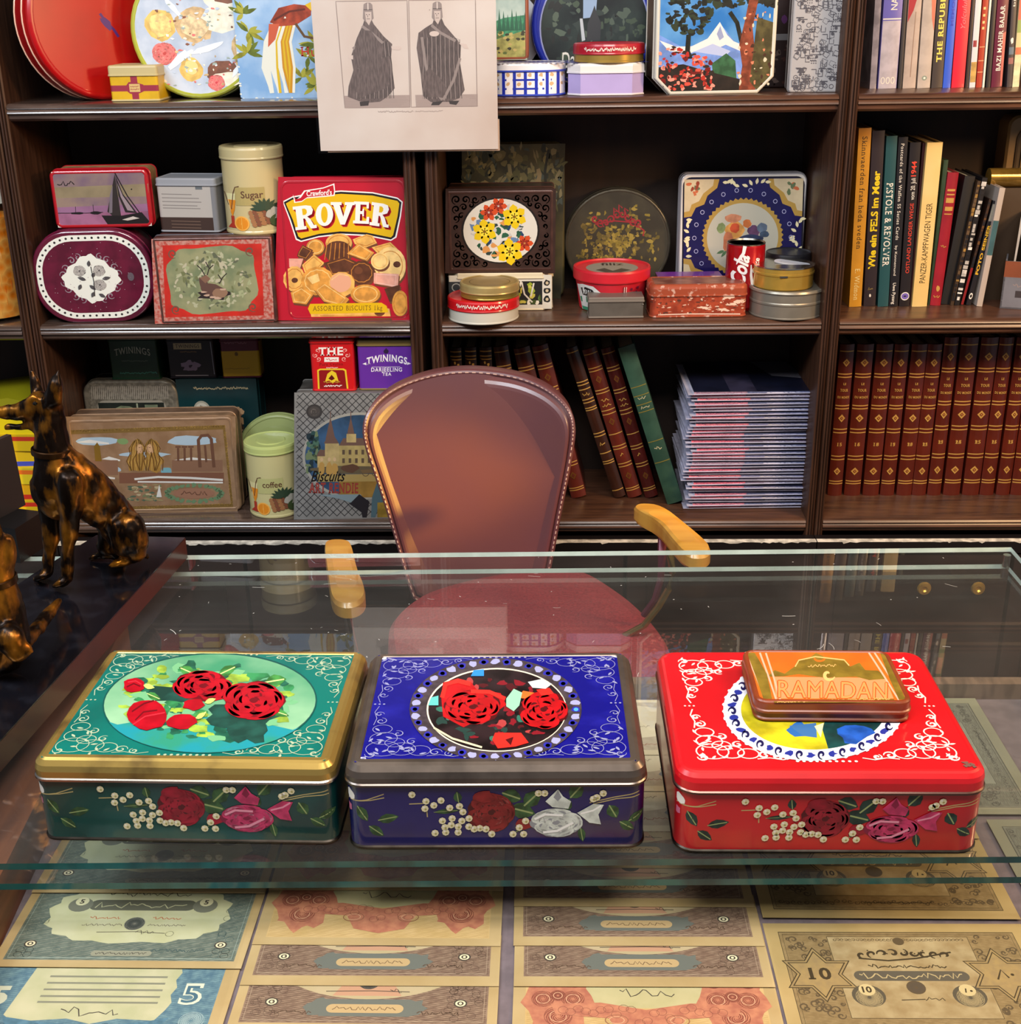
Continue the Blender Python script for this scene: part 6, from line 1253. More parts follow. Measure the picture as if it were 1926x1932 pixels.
# ---- middle shelf, right bookcase
G2 = 'tall books leaning on the middle right shelf'
def T_(s, m, x=72, y=950, l=900, h=48, bold=.0, serif=False, shear=0.0, rot=90): return lambda c: c.text(s, x, y, l, h, m, rot, bold, serif, shear)
def down(s, m, y, l, h=44, bold=0.0, serif=False, x=30): return lambda c: c.text(s, x, y, l, h, m, -90, bold, serif)
def many(*f):
    def g(c):
        for q in f: q(c)
    return g
DKB = M('2a1c0a', .4)
book('mustard yellow tall book with dark lettering next to the post', 1622, 1643, 1600, 1627, 242, 577, ZM, M('b8821e', .35, 0, .08, 20, coat=.3), many(down('Skinnvaerden fran heda sveden', DKB, 45, 620, 40, .0, True, 32), down('E. Widmon', M('d8c88a', .4), 780, 180, 40, .0, True, 32)), Y=2.465, group=G2)
book('dark brown book with bold yellow lettering', 1646, 1670, 1629, 1652, 247, 575, ZM, M('2a2024', .35, coat=.3), many(T_('Wie ein FELS im Meer', M('d8c01a', .4), 76, 780, 560, 56, .035), lambda c: c.blob(50, 935, 8, 10, WH, 8), lambda c: scrib(c, 30, 70, 895, 18, M('7a6a3a', .4), 5, 2)), Y=2.468, group=G2)
book('teal book with large white capitals', 1672, 1694, 1656, 1676, 257, 576, ZM, M('1f4a50', .35, coat=.3), down('PISTOLE & REVOLVER', WH, 265, 490, 60, .01, True, 24), Y=2.465, group=G2)
book('black book with fine white title running down its whole spine', 1695, 1714, 1677, 1694, 259, 575, ZM, M('17151a', .35, coat=.3), many(down('Postcards of the Waffen SS Series Cards', WH, 35, 560, 34, .0, True), down('by Konnemund', WH, 630, 180, 26), down('Uwe Pyzang', WH, 855, 130, 34, .01)), Y=2.465, group=G2)
book('black book with red and white title and violet disc at its foot', 1717, 1738, 1696, 1716, 269, 576, ZM, M('1c1618', .35, coat=.3), many(T_('OSTLAND LANDSER WEGE', M('d8402e', .4), 72, 790, 430, 34), T_('vom 20. Juli', WH, 72, 340, 130, 40), T_('1944', M('d8402e', .4), 72, 200, 90, 46, .02), lambda c: c.ell(50, 935, 36, 22, M('6a5aa8', .4), 16), lambda c: c.ring(50, 935, 38, 23, 6, WH, 18)), Y=2.465, group=G2)
book('dark crimson thin book beside the cream one', 1739, 1748, 1717, 1720, 270, 573, ZM, M('3a0f14', .4), None, Y=2.475, group=G2)
book('cream book with black capitals up the spine', 1749, 1780, 1721, 1749, 269, 575, ZM, M('cdaa62', .4, 0, .0, 4, h2='dcc48a'), T_('PANZER-KAMPFWAGEN TIGER', M('3a2a12', .4), 70, 850, 490, 38, .0), Y=2.463, group=G2)
book('narrow dark green book', 1780, 1790, 1752, 1760, 302, 565, ZM, M('223a26', .45, 0, .15, 40), None, Y=2.475, group=G2)
book('crimson book with gilt title bands', 1788, 1811, 1757, 1776, 326, 561, ZM, M('8a1424', .4, 0, .12, 20), many(*[(lambda c, y=y, h_=h_: c.band(y, y + h_, GT, 14, 86)) for y, h_ in ((120, 16), (155, 10), (185, 36), (250, 30), (300, 8))], lambda c: c.blob(50, 870, 18, 26, GT, 9, .3), lambda c: scrib(c, 20, 80, 930, 24, GT, 6, 1), lambda c: scrib(c, 22, 78, 545, 18, GT, 5, 3)), Y=2.47, group=G2, rnd=.3)
def flaky(c1, c2, seed):
    def f(c):
        g = random.Random(seed)
        for i in range(26): y = 30 + 36 * i; c.band(y, y + g.uniform(10, 34), g.choice((M(c1, .4, 0, .3, 60), M(c2, .4), BKM)), g.choice((4, 20)), g.choice((96, 70)))
    return f
book('thick black book beside the crimson one', 1818, 1843, 1778, 1793, 333, 561, ZM, M('0f0d0f', .5), None, Y=2.478, group=G2, dp=.12)
book('thin leaning booklet with mottled brown spine', 1844, 1851, 1794, 1801, 342, 562, ZM, M('3a2a1c', .4), flaky('8a6a34', '5a4630', 1), Y=2.47, group=G2, dp=.13)
book('thin leaning black booklet with white lettering down its spine', 1852, 1865, 1803, 1811, 336, 560, ZM, M('131114', .4), flaky('c8c4c0', 'a8a4a0', 2), Y=2.47, group=G2, dp=.13)
book('short leaning booklet with a red lower spine', 1866, 1871, 1813, 1819, 376, 560, ZM, M('2a1a14', .4), many(flaky('5a3a1a', '3a2416', 3), lambda c: c.band(640, 990, M('7a1418', .4))), Y=2.47, group=G2, dp=.12)
book('leaning black booklet with yellow capitals', 1873, 1883, 1824, 1834, 380, 559, ZM, M('17141a', .4), many(T_('FOTO SEINER', M('d8a82a', .4), 80, 700, 480, 60, .03), lambda c: c.band(30, 190, M('8a8478', .4), 10, 90), lambda c: c.ring(50, 910, 30, 24, 14, WH, 10)), Y=2.47, group=G2, dp=.12)
book('white leaning folder with a teal middle patch', 1886, 1897, 1844, 1856, 355, 559, ZM, M('a89c94', .45), many(lambda c: c.band(270, 560, M('3a5a60', .35, 0, .2, 20))), Y=2.46, group=G2, dp=.13)
# file box with loose cards and the beige moulded case behind
t = thing('file_box', 'grey and brown card box filled with plastic sleeves at the right edge', 'box', (aty(1920, 560, 2.47).x + .03, 2.42, ZM), -.35)
bb = B(); GYB = M('6a6a72', .5, 0, .08, 20); X0, X1, D_, H_ = -.075, .12, .16, .09
bb.box(X0, X1, 0, .003, 0, H_, GYB); bb.box(X0, X1, D_ - .003, D_, 0, H_, GYB); bb.box(X0, X0 + .003, 0, D_, 0, H_, GYB); bb.box(X1 - .003, X1, 0, D_, 0, H_, GYB); bb.box(X0, X1, 0, D_, 0, .003, GYB)
cv = Canvas(bb, (X0, 0, H_), (X1 - X0, 0, 0), (0, 0, -H_), mmq(195, 90)); cv.rect(0, 0, 195, 30, M('7a3f22', .5, 0, .1, 20)); cv.rect(24, 55, 38, 68, M('3a3436', .4)); cv.rect(90, 48, 110, 90, M('c8c8d0', .4)); scrib(cv, 18, 40, 45, 6, M('8a7a78', .5), 1.5, 3)
cv = Canvas(bb, (X0, D_, H_), (0, -D_, 0), (0, 0, -H_), mmq(160, 90)); cv.rect(0, 0, 160, 30, M('7a3f22', .5, 0, .1, 20)); cv.rect(96, 55, 112, 68, M('3a3436', .4)); scrib(cv, 90, 124, 45, 8, M('8a7a78', .5), 1.5, 4)
bb.build('carton', t)
for i in range(9):
    bb = B(); x = X0 + .012 + .013 * i; hh = RND.uniform(.15, .19); bb.prism([(x, .006), (x + .0015, .006), (x + .006 + RND.uniform(-.008, .012), hh), (x + .0045, hh)], .01, D_ - .01, M('a8a29c', .3, 0, .1, 30, coat=.5)); bb.build('divider', t)
t = thing('carrying_case', 'beige moulded plastic case with recessed window at the right edge', 'case', (aty(1935, 300, 2.595).x + .04, 2.595, ZM), 0)
bb = B(); BG = M('8a7048', .45, 0, .06, 20); h_ = aty(1915, 218, 2.595).z - ZM
bb.T = Matrix(((1, 0, 0, 0), (0, 0, -1, .06), (0, 1, 0, h_ / 2), (0, 0, 0, 1)))
def rg(w_, hh, r, c, oy=0): return [V((x, y + oy, c)) for x, y in rr(w_, hh, r, 8)]
bb.loft([rg(.16, h_, .02, 0), rg(.16, h_, .02, .055), rg(.152, h_ - .008, .018, .06)], BG); bb.build('shell', t)
bb = B(); bb.T = Matrix(((1, 0, 0, 0), (0, 0, -1, 0), (0, 1, 0, h_ - .075), (0, 0, 0, 1)))
bb.loft([rg(.125, .118, .03, .0), rg(.125, .118, .03, .003), rg(.118, .111, .028, .004)], M('4a3a22', .5)); bb.loft([rg(.104, .098, .026, .0035), rg(.104, .098, .026, .007), rg(.098, .092, .024, .008)], BG); bb.loft([rg(.088, .082, .022, .0085), rg(.086, .080, .022, .0095)], M('4f3d20', .5), cap1=M('9a7a3e', .45)); o = bb.build('window_frame', t); o['label'] = 'raised rounded window frame'
t = thing('box', 'brass coloured glossy roll of wrap lying above the leaning booklets', 'roll', (aty(1900, 330, 2.53).x, 2.53, aty(1900, 335, 2.53).z), 0)
bb = B(); bb.T = Matrix.Rotation(PI / 2, 4, 'Y'); bb.lathe([(.012, -.035), (.018, -.035), (.018, .09), (.012, .09)], M('8a6a2c', .2, .6, .2, 30, coat=.5), 28); bb.build('wrap', t); t.name = 'wrap_roll'
bb = B(); bb.box(-.03, .09, -.012, .03, -(t.location.z - ZM), -.018, M('3a2a1a', .6)); bb.build('core_stand', t)
# ---- leather volumes, bottom right
def vol_art(c, half=False):
    g = GT
    for y in (40, 185, 205, 390, 410, 545, 568, 725, 748, 895, 912): c.band(y, y + 7, g)
    for y in (192, 398, 556, 736): c.band(y, y + 4, M('5a140a', .4))
    for y in (115, 475, 830):
        c.poly([(50, y - 26), (74, y), (50, y + 26), (26, y)], g); c.poly([(50, y - 12), (61, y), (50, y + 12), (39, y)], M('6a2212', .35)); c.poly([(50, y - 5), (55, y), (50, y + 5), (45, y)], g)
    c.text('LE', 40, 258, 20, 14, g, 0, .03, True); c.text('TOUR', 24, 300, 54, 17, g, 0, .03, True); c.text('DU MONDE', 10, 345, 80, 15, g, 0, .03, True)
LEA = M('5e1f10', .32, 0, 0, 14, h2='43140b', lo=.35, hi=.7, coat=.35)
xs = [(1592, 1620, 1562, 1588), (1624, 1655, 1593, 1623), (1659, 1690, 1628, 1658), (1692, 1721, 1661, 1687), (1722, 1753, 1692, 1720), (1753, 1785, 1721, 1747), (1788, 1819, 1750, 1775), (1827, 1863, 1780, 1811), (1866, 1901, 1816, 1847), (1903, 1938, 1849, 1875), (1940, 1974, 1880, 1905), (1972, 2004, 1907, 1938)]
nums = '15 16 18 19 20 21 23 24 25 26 27 28'.split(); ordn = ('first', 'second', 'third', 'fourth', 'fifth', 'sixth', 'seventh', 'eighth', 'ninth', 'tenth', 'eleventh', 'twelfth')
proto = None
for i, ((a, b_, c_, d_), nn) in enumerate(zip(xs, nums)):
    Yp = 2.487; yb_ = 935 - .1 * i; x0, x1 = aty(c_, yb_, Yp).x, aty(d_, yb_, Yp).x; wd = .0285; hh = aty((a + b_) / 2, 650 if i < 6 else 637, Yp).z - ZB
    lb = 'brown leather volume numbered %s, %s in the row from the post' % (nn, ordn[i])
    if proto is None:
        h0 = hh; t = thing('leather_volume', lb, 'book', ((x0 + x1) / 2, Yp, ZB), 0, 'brown leather volumes on the lowest right shelf')
        b = book_mesh(t, wd, hh, .17, LEA, .35); vol_art(Spine(b, wd, hh, .35)); b.build('cover', t); add_pages(t, wd, hh, .17, .35); proto = t
    else:
        t = dup(proto, ((x0 + x1) / 2, Yp, ZB), None, lb); t.scale = ((x1 - x0) / wd, 1, hh / h0)
    b = B(); sp = Spine(b, wd, h0, .35); sp.k = 16; sp.text(nn, 33, 660, 34, 22, GT, 0, .03, True); b.build('volume_number', t)
# ---- old books behind the chair
G3 = 'old leather books leaning behind the chair'
def old(c, col=GT):
    for y in (30, 120, 140, 265, 285, 400, 425, 560, 640, 660, 760, 780, 930, 945): c.band(y, y + 6, col)
    for y in (200, 480, 850): c.poly([(50, y - 26), (72, y), (50, y + 26), (28, y)], M('8a5a2a', .35, .6)); c.poly([(50, y - 14), (60, y), (50, y + 14), (40, y)], M('5a2414', .4))
    scrib(c, 22, 80, 335, 20, col, 5, 4); scrib(c, 18, 82, 370, 16, col, 5, 5); scrib(c, 36, 66, 705, 22, col, 6, 6)
def gild(c):
    for y in (20, 50, 70): c.band(y, y + 8, GT)
    for i in range(60): c.blob(8 + 84 * ((i * 37) % 100) / 100, 80 + 14 * i, 9, 9, GT if i % 3 else M('2a1410', .4), 7, .4)
    for y in (140, 460): c.ell(50, y, 16, 12, M('e0c88a', .3, .5), 10)
BL_ = M('4a1c12', .35, 0, .2, 14, coat=.3); BL2 = M('3f1d14', .35, 0, .2, 14, coat=.3); BL3 = M('5a1f14', .35, 0, .2, 14, coat=.3)
Yb = 2.475
for k, (a, b_, c_, d_, yt, lb) in enumerate(((848, 870, 858, 880, 657, 'gilded small book by the centre post behind the chair'), (876, 898, 886, 908, 656, 'middle one of three gilded small books behind the chair'), (904, 927, 915, 938, 656, 'gilded small book touching the plain brown leaning book'))):
    book(lb, a, b_, c_, d_, yt, 930, ZB, M('2a1410', .4), gild, Y=Yb, rnd=.35, group=G3)
book('dark brown leaning book right of the gilded ones, mostly hidden by the chair', 930, 958, 978, 1006, 656, 931, ZB, BL2, old, Y=Yb, rnd=.35, group=G3)
book('brown leaning book whose top shows over the middle of the chair back', 968, 999, 1035, 1066, 660, 931, ZB, BL_, old, Y=Yb, rnd=.35, group=G3)
book('brown leaning book with gilt diamonds against the right edge of the chair back', 1004, 1032, 1076, 1108, 656, 933, ZB, BL3, old, Y=Yb, rnd=.35, group=G3)
book('plain dark brown leaning book, leftmost of the four in the open gap', 1066, 1089, 1158, 1182, 660, 931, ZB, M('33190f', .32, 0, .2, 14, coat=.4), lambda c: [c.band(y, y + 6, GT) for y in (25, 215, 235, 265, 330, 350, 385, 400, 555, 575, 690, 745, 760, 945)] and scrib(c, 20, 80, 300, 26, GT, 5, 1) or scrib(c, 26, 76, 630, 24, GT, 6, 2), Y=Yb, rnd=.4, group=G3)
book('reddish brown leaning book with bright gilt bands beside the plain one', 1098, 1125, 1184, 1213, 662, 931, ZB, BL3, old, Y=Yb, rnd=.35, group=G3)
book('dark red leaning book beside the green one', 1133, 1158, 1217, 1243, 660, 932, ZB, M('46130f', .35, 0, .2, 14, coat=.3), old, Y=Yb, rnd=.35, group=G3)
book('dark green cloth book leaning next to the magazines', 1166, 1195, 1257, 1291, 658, 944, ZB, M('1f3d30', .5, 0, 0, 14, h2='2f5040'), lambda c: [c.band(y, y + 5, M('a89a4a', .35, .6)) for y in (245, 300, 355, 400, 590, 725)] and scrib(c, 24, 78, 320, 20, M('b8b08a', .4), 4, 1) or scrib(c, 24, 78, 376, 18, M('b8b08a', .4), 4, 2) or scrib(c, 28, 74, 640, 20, M('b8b08a', .4), 5, 3), Y=2.44, rnd=.15, group=G3, dp=.18)
# ---- magazines
g = random.Random(21); z = ZB; Ym = 2.418
x0, x1 = aty(1303, 950, Ym).x, aty(1524, 950, Ym).x; N = 34; ztop = aty(1420, 737, Ym).z; th = (ztop - ZB) / N
protos = []
tones = [('a8a4b8', '6a5a6a', 'c85a6a'), ('8a8aa4', '4a5270', 'b86a7a'), ('b8b8c8', '5a6284', '9a7a8a'), ('9a948e', '6a6a8a', 'c86a74')]
cnts = ['lowest magazine of the plastic wrapped stack'] + ['magazine %s from the bottom of the plastic wrapped stack' % s_ for s_ in ('second', 'third', 'fourth', 'fifth', 'sixth', 'seventh', 'eighth', 'ninth', 'tenth', 'eleventh', 'twelfth', 'thirteenth', 'fourteenth', 'fifteenth', 'sixteenth', 'seventeenth')]
cnts += ['magazine %s from the top of the plastic wrapped stack' % s_ for s_ in ('seventeenth', 'sixteenth', 'fifteenth', 'fourteenth', 'thirteenth', 'twelfth', 'eleventh', 'tenth', 'ninth', 'eighth', 'seventh', 'sixth', 'fifth', 'fourth', 'third', 'second')] + ['topmost magazine of the plastic wrapped stack, dark blue cover']
for i in range(N):
    lx, ly, rz = g.uniform(-.006, .006), g.uniform(-.004, .006), g.uniform(-.03, .03)
    lb = cnts[i]
    if i < 4:
        A, Bc, C = tones[i]; t = thing('magazine', lb, 'magazine', (0, 0, 0), 0, 'stack of wrapped magazines'); W_ = x1 - x0; D_ = .215
        b = B(); b.prism(rr(W_, D_, .002, 2), .0004, th - .0009, M('c4bec4', .6, 0, .12, 400, stretch=(1, 1, 4)), 'z')
        cv = Canvas(b, (-W_ / 2, -D_ / 2, th - .0008), (W_, 0, 0), (0, 0, -(th - .0016)), mmq(100, 10)); cv.d = 4e-5; cv.rect(0, 0, 44, 9.5, M(C, .5, 0, .2, 300)); cv.rect(44, 0, 100, 6, M(Bc, .5, 0, .2, 200)); cv.rect(60, 3, 88, 10, M(A, .5)); scrib(cv, 2, 98, 3, 4, M('30345a', .5), 1, i)
        b.build('pages', t)
        b = B(); b.prism(rr(W_ + .001, D_ + .001, .002, 2), th - .0008, th - .0004, M('0e1226', .4, 0, .3, 16, coat=.2), 'z')
        cv = Canvas(b, (-W_ / 2, D_ / 2, th - .0004), (W_, 0, 0), (0, -D_, 0), mmq(100, 100)); cv.poly([(60, 0), (92, 0), (100, 60), (72, 50)], M('5a5a66', .4)); cv.rect(30, 0, 52, 100, M('26263c', .4, 0, .3, 20)); b.build('cover', t)
        b = B(); fl = W_ / 2 + .012; pts = [(-fl, -D_ / 2 - .004, th * .2), (fl * .96, -D_ / 2 - .004, th * .45), (fl * .96, D_ / 2, th * .45), (-fl, D_ / 2, th * .2)]
        b.add([(x, y, zz) for x, y, zz in pts] + [(x, y, zz + .0008) for x, y, zz in pts], [(3, 2, 1, 0), (4, 5, 6, 7), (0, 1, 5, 4), (1, 2, 6, 5), (2, 3, 7, 6), (3, 0, 4, 7)], M('c4c4dc', .12, 0, .1, 40, coat=.8)); o = b.build('plastic_sleeve', t); o['label'] = 'crinkled clear plastic sleeve'
        protos.append(t)
    else: t = dup(g.choice(protos), (0, 0, 0), None, lb)
    t.location = ((x0 + x1) / 2 + lx + .004 * math.sin(i * .5), Ym + .1075 + ly, z); t.rotation_euler[2] = rz; z += th
# ================================================================ swivel chair
ch = thing('office_chair', 'office chair with plum leather back, red seat and yellow wooden arm pads', 'chair', (0, 0, 0))
LEATH = M('60363a', .38, 0, 0, 7, h2='643836', lo=.35, hi=.7, bump=.12, coat=.05, spec=1.0)
YC = 2.155
OUT = [(1016, 1140), (1032, 1085), (1042, 1035), (1056, 955), (1071, 880), (1080, 825), (1083, 795), (1080, 772), (1070, 752), (1052, 735), (1026, 720), (985, 706), (935, 699), (880, 696), (830, 699), (785, 708), (745, 722), (718, 740), (703, 757), (694, 777), (692, 800), (698, 830), (714, 880), (737, 955), (759, 1035), (772, 1085), (790, 1140)]
O3 = []
for x, y in chaikin(OUT, 2):
    p = aty(x, y, YC)
    for _ in range(3): p = aty(x, y, YC + .16 * (p.z - .72) - .04 * ((p.x + .133) / .18) ** 2)
    O3.append(p)
cx_ = sum(p.x for p in O3) / len(O3); cz_ = .72
def bend(x): return -.080 * ((x - cx_) / .18) ** 2
def bring(k, dy): return [V((cx_ + (p.x - cx_) * k, YC + bend(cx_ + (p.x - cx_) * k) + dy + .16 * (p.z - cz_) * k, cz_ + (p.z - cz_) * k)) for p in O3]
b = B(); b.loft([bring(.96, .034), bring(.995, .03), bring(1.0, .018), bring(1.0, .004), bring(.985, -.004)], LEATH, cap1=False)
b.loft([bring(.985, -.004), bring(.965, -.008), bring(.94, -.016), bring(.915, -.0185)] + [bring(.89 - .05 * i, -.019 + .0002 * i) for i in range(17)] + [bring(.03, -.0155), bring(.004, -.0155)], LEATH)
o = b.build('backrest', ch, ang=60)
b = B(); PP = [p + V((0, -.001, 0)) for p in bring(.988, -.006)]
b.tube(PP, .0045, LEATH, 8); pipe = b.build('piping', o)
b = B(); ST = M('c9a596', .5)
for i in range(len(PP) - 1):
    a, c = PP[i], PP[i + 1]; n = max(1, int((c - a).length / .0075))
    for k in range(n):
        p, q = a.lerp(c, (k + .2) / n) + V((0, -.0042, 0)), a.lerp(c, (k + .72) / n) + V((0, -.0042, 0)); b.tube([p, q], .0011, ST, 5)
s_ = b.build('stitching', o); s_['label'] = 'pale stitches along the edge piping'
SEATF = M('6e1a22', .85, 0, 0, 260, h2='8c2a30', bump=.6, lo=.35, hi=.65)
SO = [(728, 1200), (733, 1165), (765, 1135), (805, 1111), (900, 1085), (1000, 1070), (1060, 1065), (1110, 1074), (1160, 1105), (1205, 1138), (1255, 1190), (1274, 1240), (1262, 1292), (1200, 1325), (1100, 1345), (1000, 1352), (900, 1348), (800, 1330), (745, 1285)]
S3 = [atz(x, y, .60) for x, y in chaikin(SO, 2)]; sc = sum(S3, V((0, 0, 0))) / len(S3)
def sring(k, z): return [V((sc.x + (p.x - sc.x) * k, sc.y + (p.y - sc.y) * k, z)) for p in S3[::-1]]
b = B(); b.loft([sring(.9, .53), sring(.98, .54), sring(1.0, .565), sring(.99, .588), sring(.95, .600), sring(.85, .607), sring(.6, .611), sring(.3, .612), sring(.02, .612)], SEATF); b.build('seat', ch, ang=60)
PADW = M('b98a3a', .35, 0, 0, 6, h2='a8762a', stretch=(1, 6, 1), coat=.35)
def pad(pts):
    P = [atz(x, y, .80) for x, y in chaikin(pts, 2)]; c = sum(P, V((0, 0, 0))) / len(P)
    if sum(P[i - 1].x * P[i].y - P[i].x * P[i - 1].y for i in range(len(P))) < 0: P = P[::-1]
    R3 = lambda k, z: [V((c.x + (p.x - c.x) * k, c.y + (p.y - c.y) * k, z)) for p in P]
    b = B(); b.loft([R3(.93, .775), R3(1.0, .779), R3(1.0, .794), R3(.95, .7995), R3(.6, .802)], PADW); return b.build('armrest', ch)
pad([(610, 1024), (618, 1014), (655, 1014), (664, 1026), (673, 1070), (690, 1108), (687, 1128), (668, 1140), (642, 1140), (625, 1128), (619, 1090)])
pad([(1193, 953), (1206, 946), (1247, 950), (1292, 985), (1336, 1022), (1343, 1036), (1330, 1048), (1296, 1046), (1272, 1020), (1242, 982), (1205, 963)])
BRS = M('a8945a', .25, .9, .1, 20)
b = B(); b.tube([atz(1275, 1000, .776), aty(1264, 1040, 1.80), aty(1268, 1080, 1.80), aty(1262, 1110, 1.80), aty(1243, 1143, 1.80), aty(1215, 1180, 1.80), aty(1150, 1215, 1.82)], .007, BRS, 8, .8); o = b.build('arm_support', ch); o['label'] = 'curved brass toned arm support'
b = B(); b.tube([atz(1250, 990, .776), aty(1249, 1040, 1.83), aty(1247, 1090, 1.83), aty(1236, 1130, 1.83), aty(1215, 1160, 1.84)], .007, M('5a2638', .35, .4), 8, .8); o = b.build('arm_support', ch); o['label'] = 'plum coloured arm strut'
b = B(); b.tube([atz(648, 1110, .777), aty(655, 1150, 1.63), aty(660, 1200, 1.63), aty(672, 1250, 1.64), aty(720, 1300, 1.68), aty(780, 1325, 1.74)], .008, M('8a8c90', .22, .9, .1, 20), 8, .8); o = b.build('arm_support', ch); o['label'] = 'grey steel arm support'
b = B(); b.tube([(cx_, YC + .04, .72), (cx_, YC + .055, .60), (cx_ + .01, YC + .02, .53), (sc.x, sc.y, .52)], .018, BLACK, 8, .5); b.build('back_bar', ch)
b = B(); b.lathe([(.09, .50), (.09, .53), (.03, .50), (.028, .30), (.035, .30), (.035, .10), (.05, .07), (.05, .06), (0, .06)][::-1], BLACK, 24, (sc.x, sc.y, 0)); b.build('column', ch)
for i in range(5):
    a = 2 * PI * i / 5 + .3; d = V((math.cos(a), math.sin(a), 0)); b = B(); b.tube([V((sc.x, sc.y, .085)), V((sc.x, sc.y, .075)) + d * .12, V((sc.x, sc.y, .062)) + d * .25], [.022, .018, .013], BLACK, 8); lg = b.build('leg', ch)
    b = B(); p = V((sc.x, sc.y, .028)) + d * .25; b.T = Matrix.Translation(p) @ Matrix.Rotation(a, 4, 'Z') @ Matrix.Rotation(PI / 2, 4, 'X'); b.lathe([(.0, -.012), (.026, -.012), (.028, -.008), (.028, .008), (.026, .012), (0, .012)], BLACK, 20); b.build('caster', lg)

# ================================================================ dark slab, dog statues
SZ = .880
t = thing('display_slab', 'glossy black slab with brown edge under the bronze dog', 'slab', (0, 0, .8502))
P = [(-.482, 1.571), (-.605, 1.580), (-.645, 1.455), (-.662, 1.385), (-.70, .985), (-.541, .985)]
b = B(); b.prism(P, 0, SZ - .8502 - .0015, M('3a1a14', .3, 0, .15, 10, coat=.3), 'z'); b.build('edge_board', t)
b = B(); c = V((-.59, 1.3)); b.prism([(c.x + (x - c.x) * .997, c.y + (y - c.y) * .999) for x, y in P], SZ - .8502 - .0015, SZ - .8502, M('0d0d12', .14, 0, 0, 30, h2='1c1d24', lo=.5, hi=.8, coat=.5), 'z'); b.build('top_sheet', t)
def organic(name, caps, m, parent, voxel=.0028, amp=.0019, seed=0):
    """one continuous carved figure grown from tapered limbs"""
    vs, fs = [], []
    for (p0, r0, p1, r1) in caps:
        p0, p1 = V(p0), V(p1); d = p1 - p0; L = d.length; q = (d.normalized() if L > 1e-6 else V((0, 0, 1))).to_track_quat('Z', 'Y').to_matrix(); n = len(vs); N = 14; rings = []
        for a in (-90, -60, -30, 0): rings.append((p0, r0, math.radians(a)))
        for a in (0, 30, 60, 90): rings.append((p1, r1, math.radians(a)))
        for (c, r, a) in rings:
            for j in range(N):
                t_ = 2 * PI * j / N; vs.append(c + q @ V((r * math.cos(a) * math.cos(t_), r * math.cos(a) * math.sin(t_), r * math.sin(a))))
        for i in range(len(rings) - 1):
            for j in range(N): fs.append((n + i * N + j, n + i * N + (j + 1) % N, n + (i + 1) * N + (j + 1) % N, n + (i + 1) * N + j))
    me = bpy.data.meshes.new(name); me.from_pydata([tuple(v) for v in vs], [], fs)
    ob = bpy.data.objects.new(name, me); S.collection.objects.link(ob)
    rm = ob.modifiers.new('r', 'REMESH'); rm.mode = 'VOXEL'; rm.voxel_size = voxel
    sm = ob.modifiers.new('s', 'SMOOTH'); sm.factor = .5; sm.iterations = 5
    dg = bpy.context.evaluated_depsgraph_get(); m2 = bpy.data.meshes.new_from_object(ob.evaluated_get(dg)); ob.modifiers.clear(); ob.data = m2
    for v in m2.vertices:
        k = noise.noise(V((v.co.x * 90, v.co.y * 90, v.co.z * 42 + seed))) + .5 * noise.noise(V((v.co.x * 190, v.co.y * 190, v.co.z * 90)))
        v.co += v.normal * (k * amp)
    m2.materials.append(m); m2.polygons.foreach_set('use_smooth', [True] * len(m2.polygons)); ob.parent = parent
    return ob
BRZ = M('1a0f08', .33, .8, 0, 34, h2='b8741c', lo=.47, hi=.72, detail=7, bump=.6, stretch=(1.6, 1, .7))
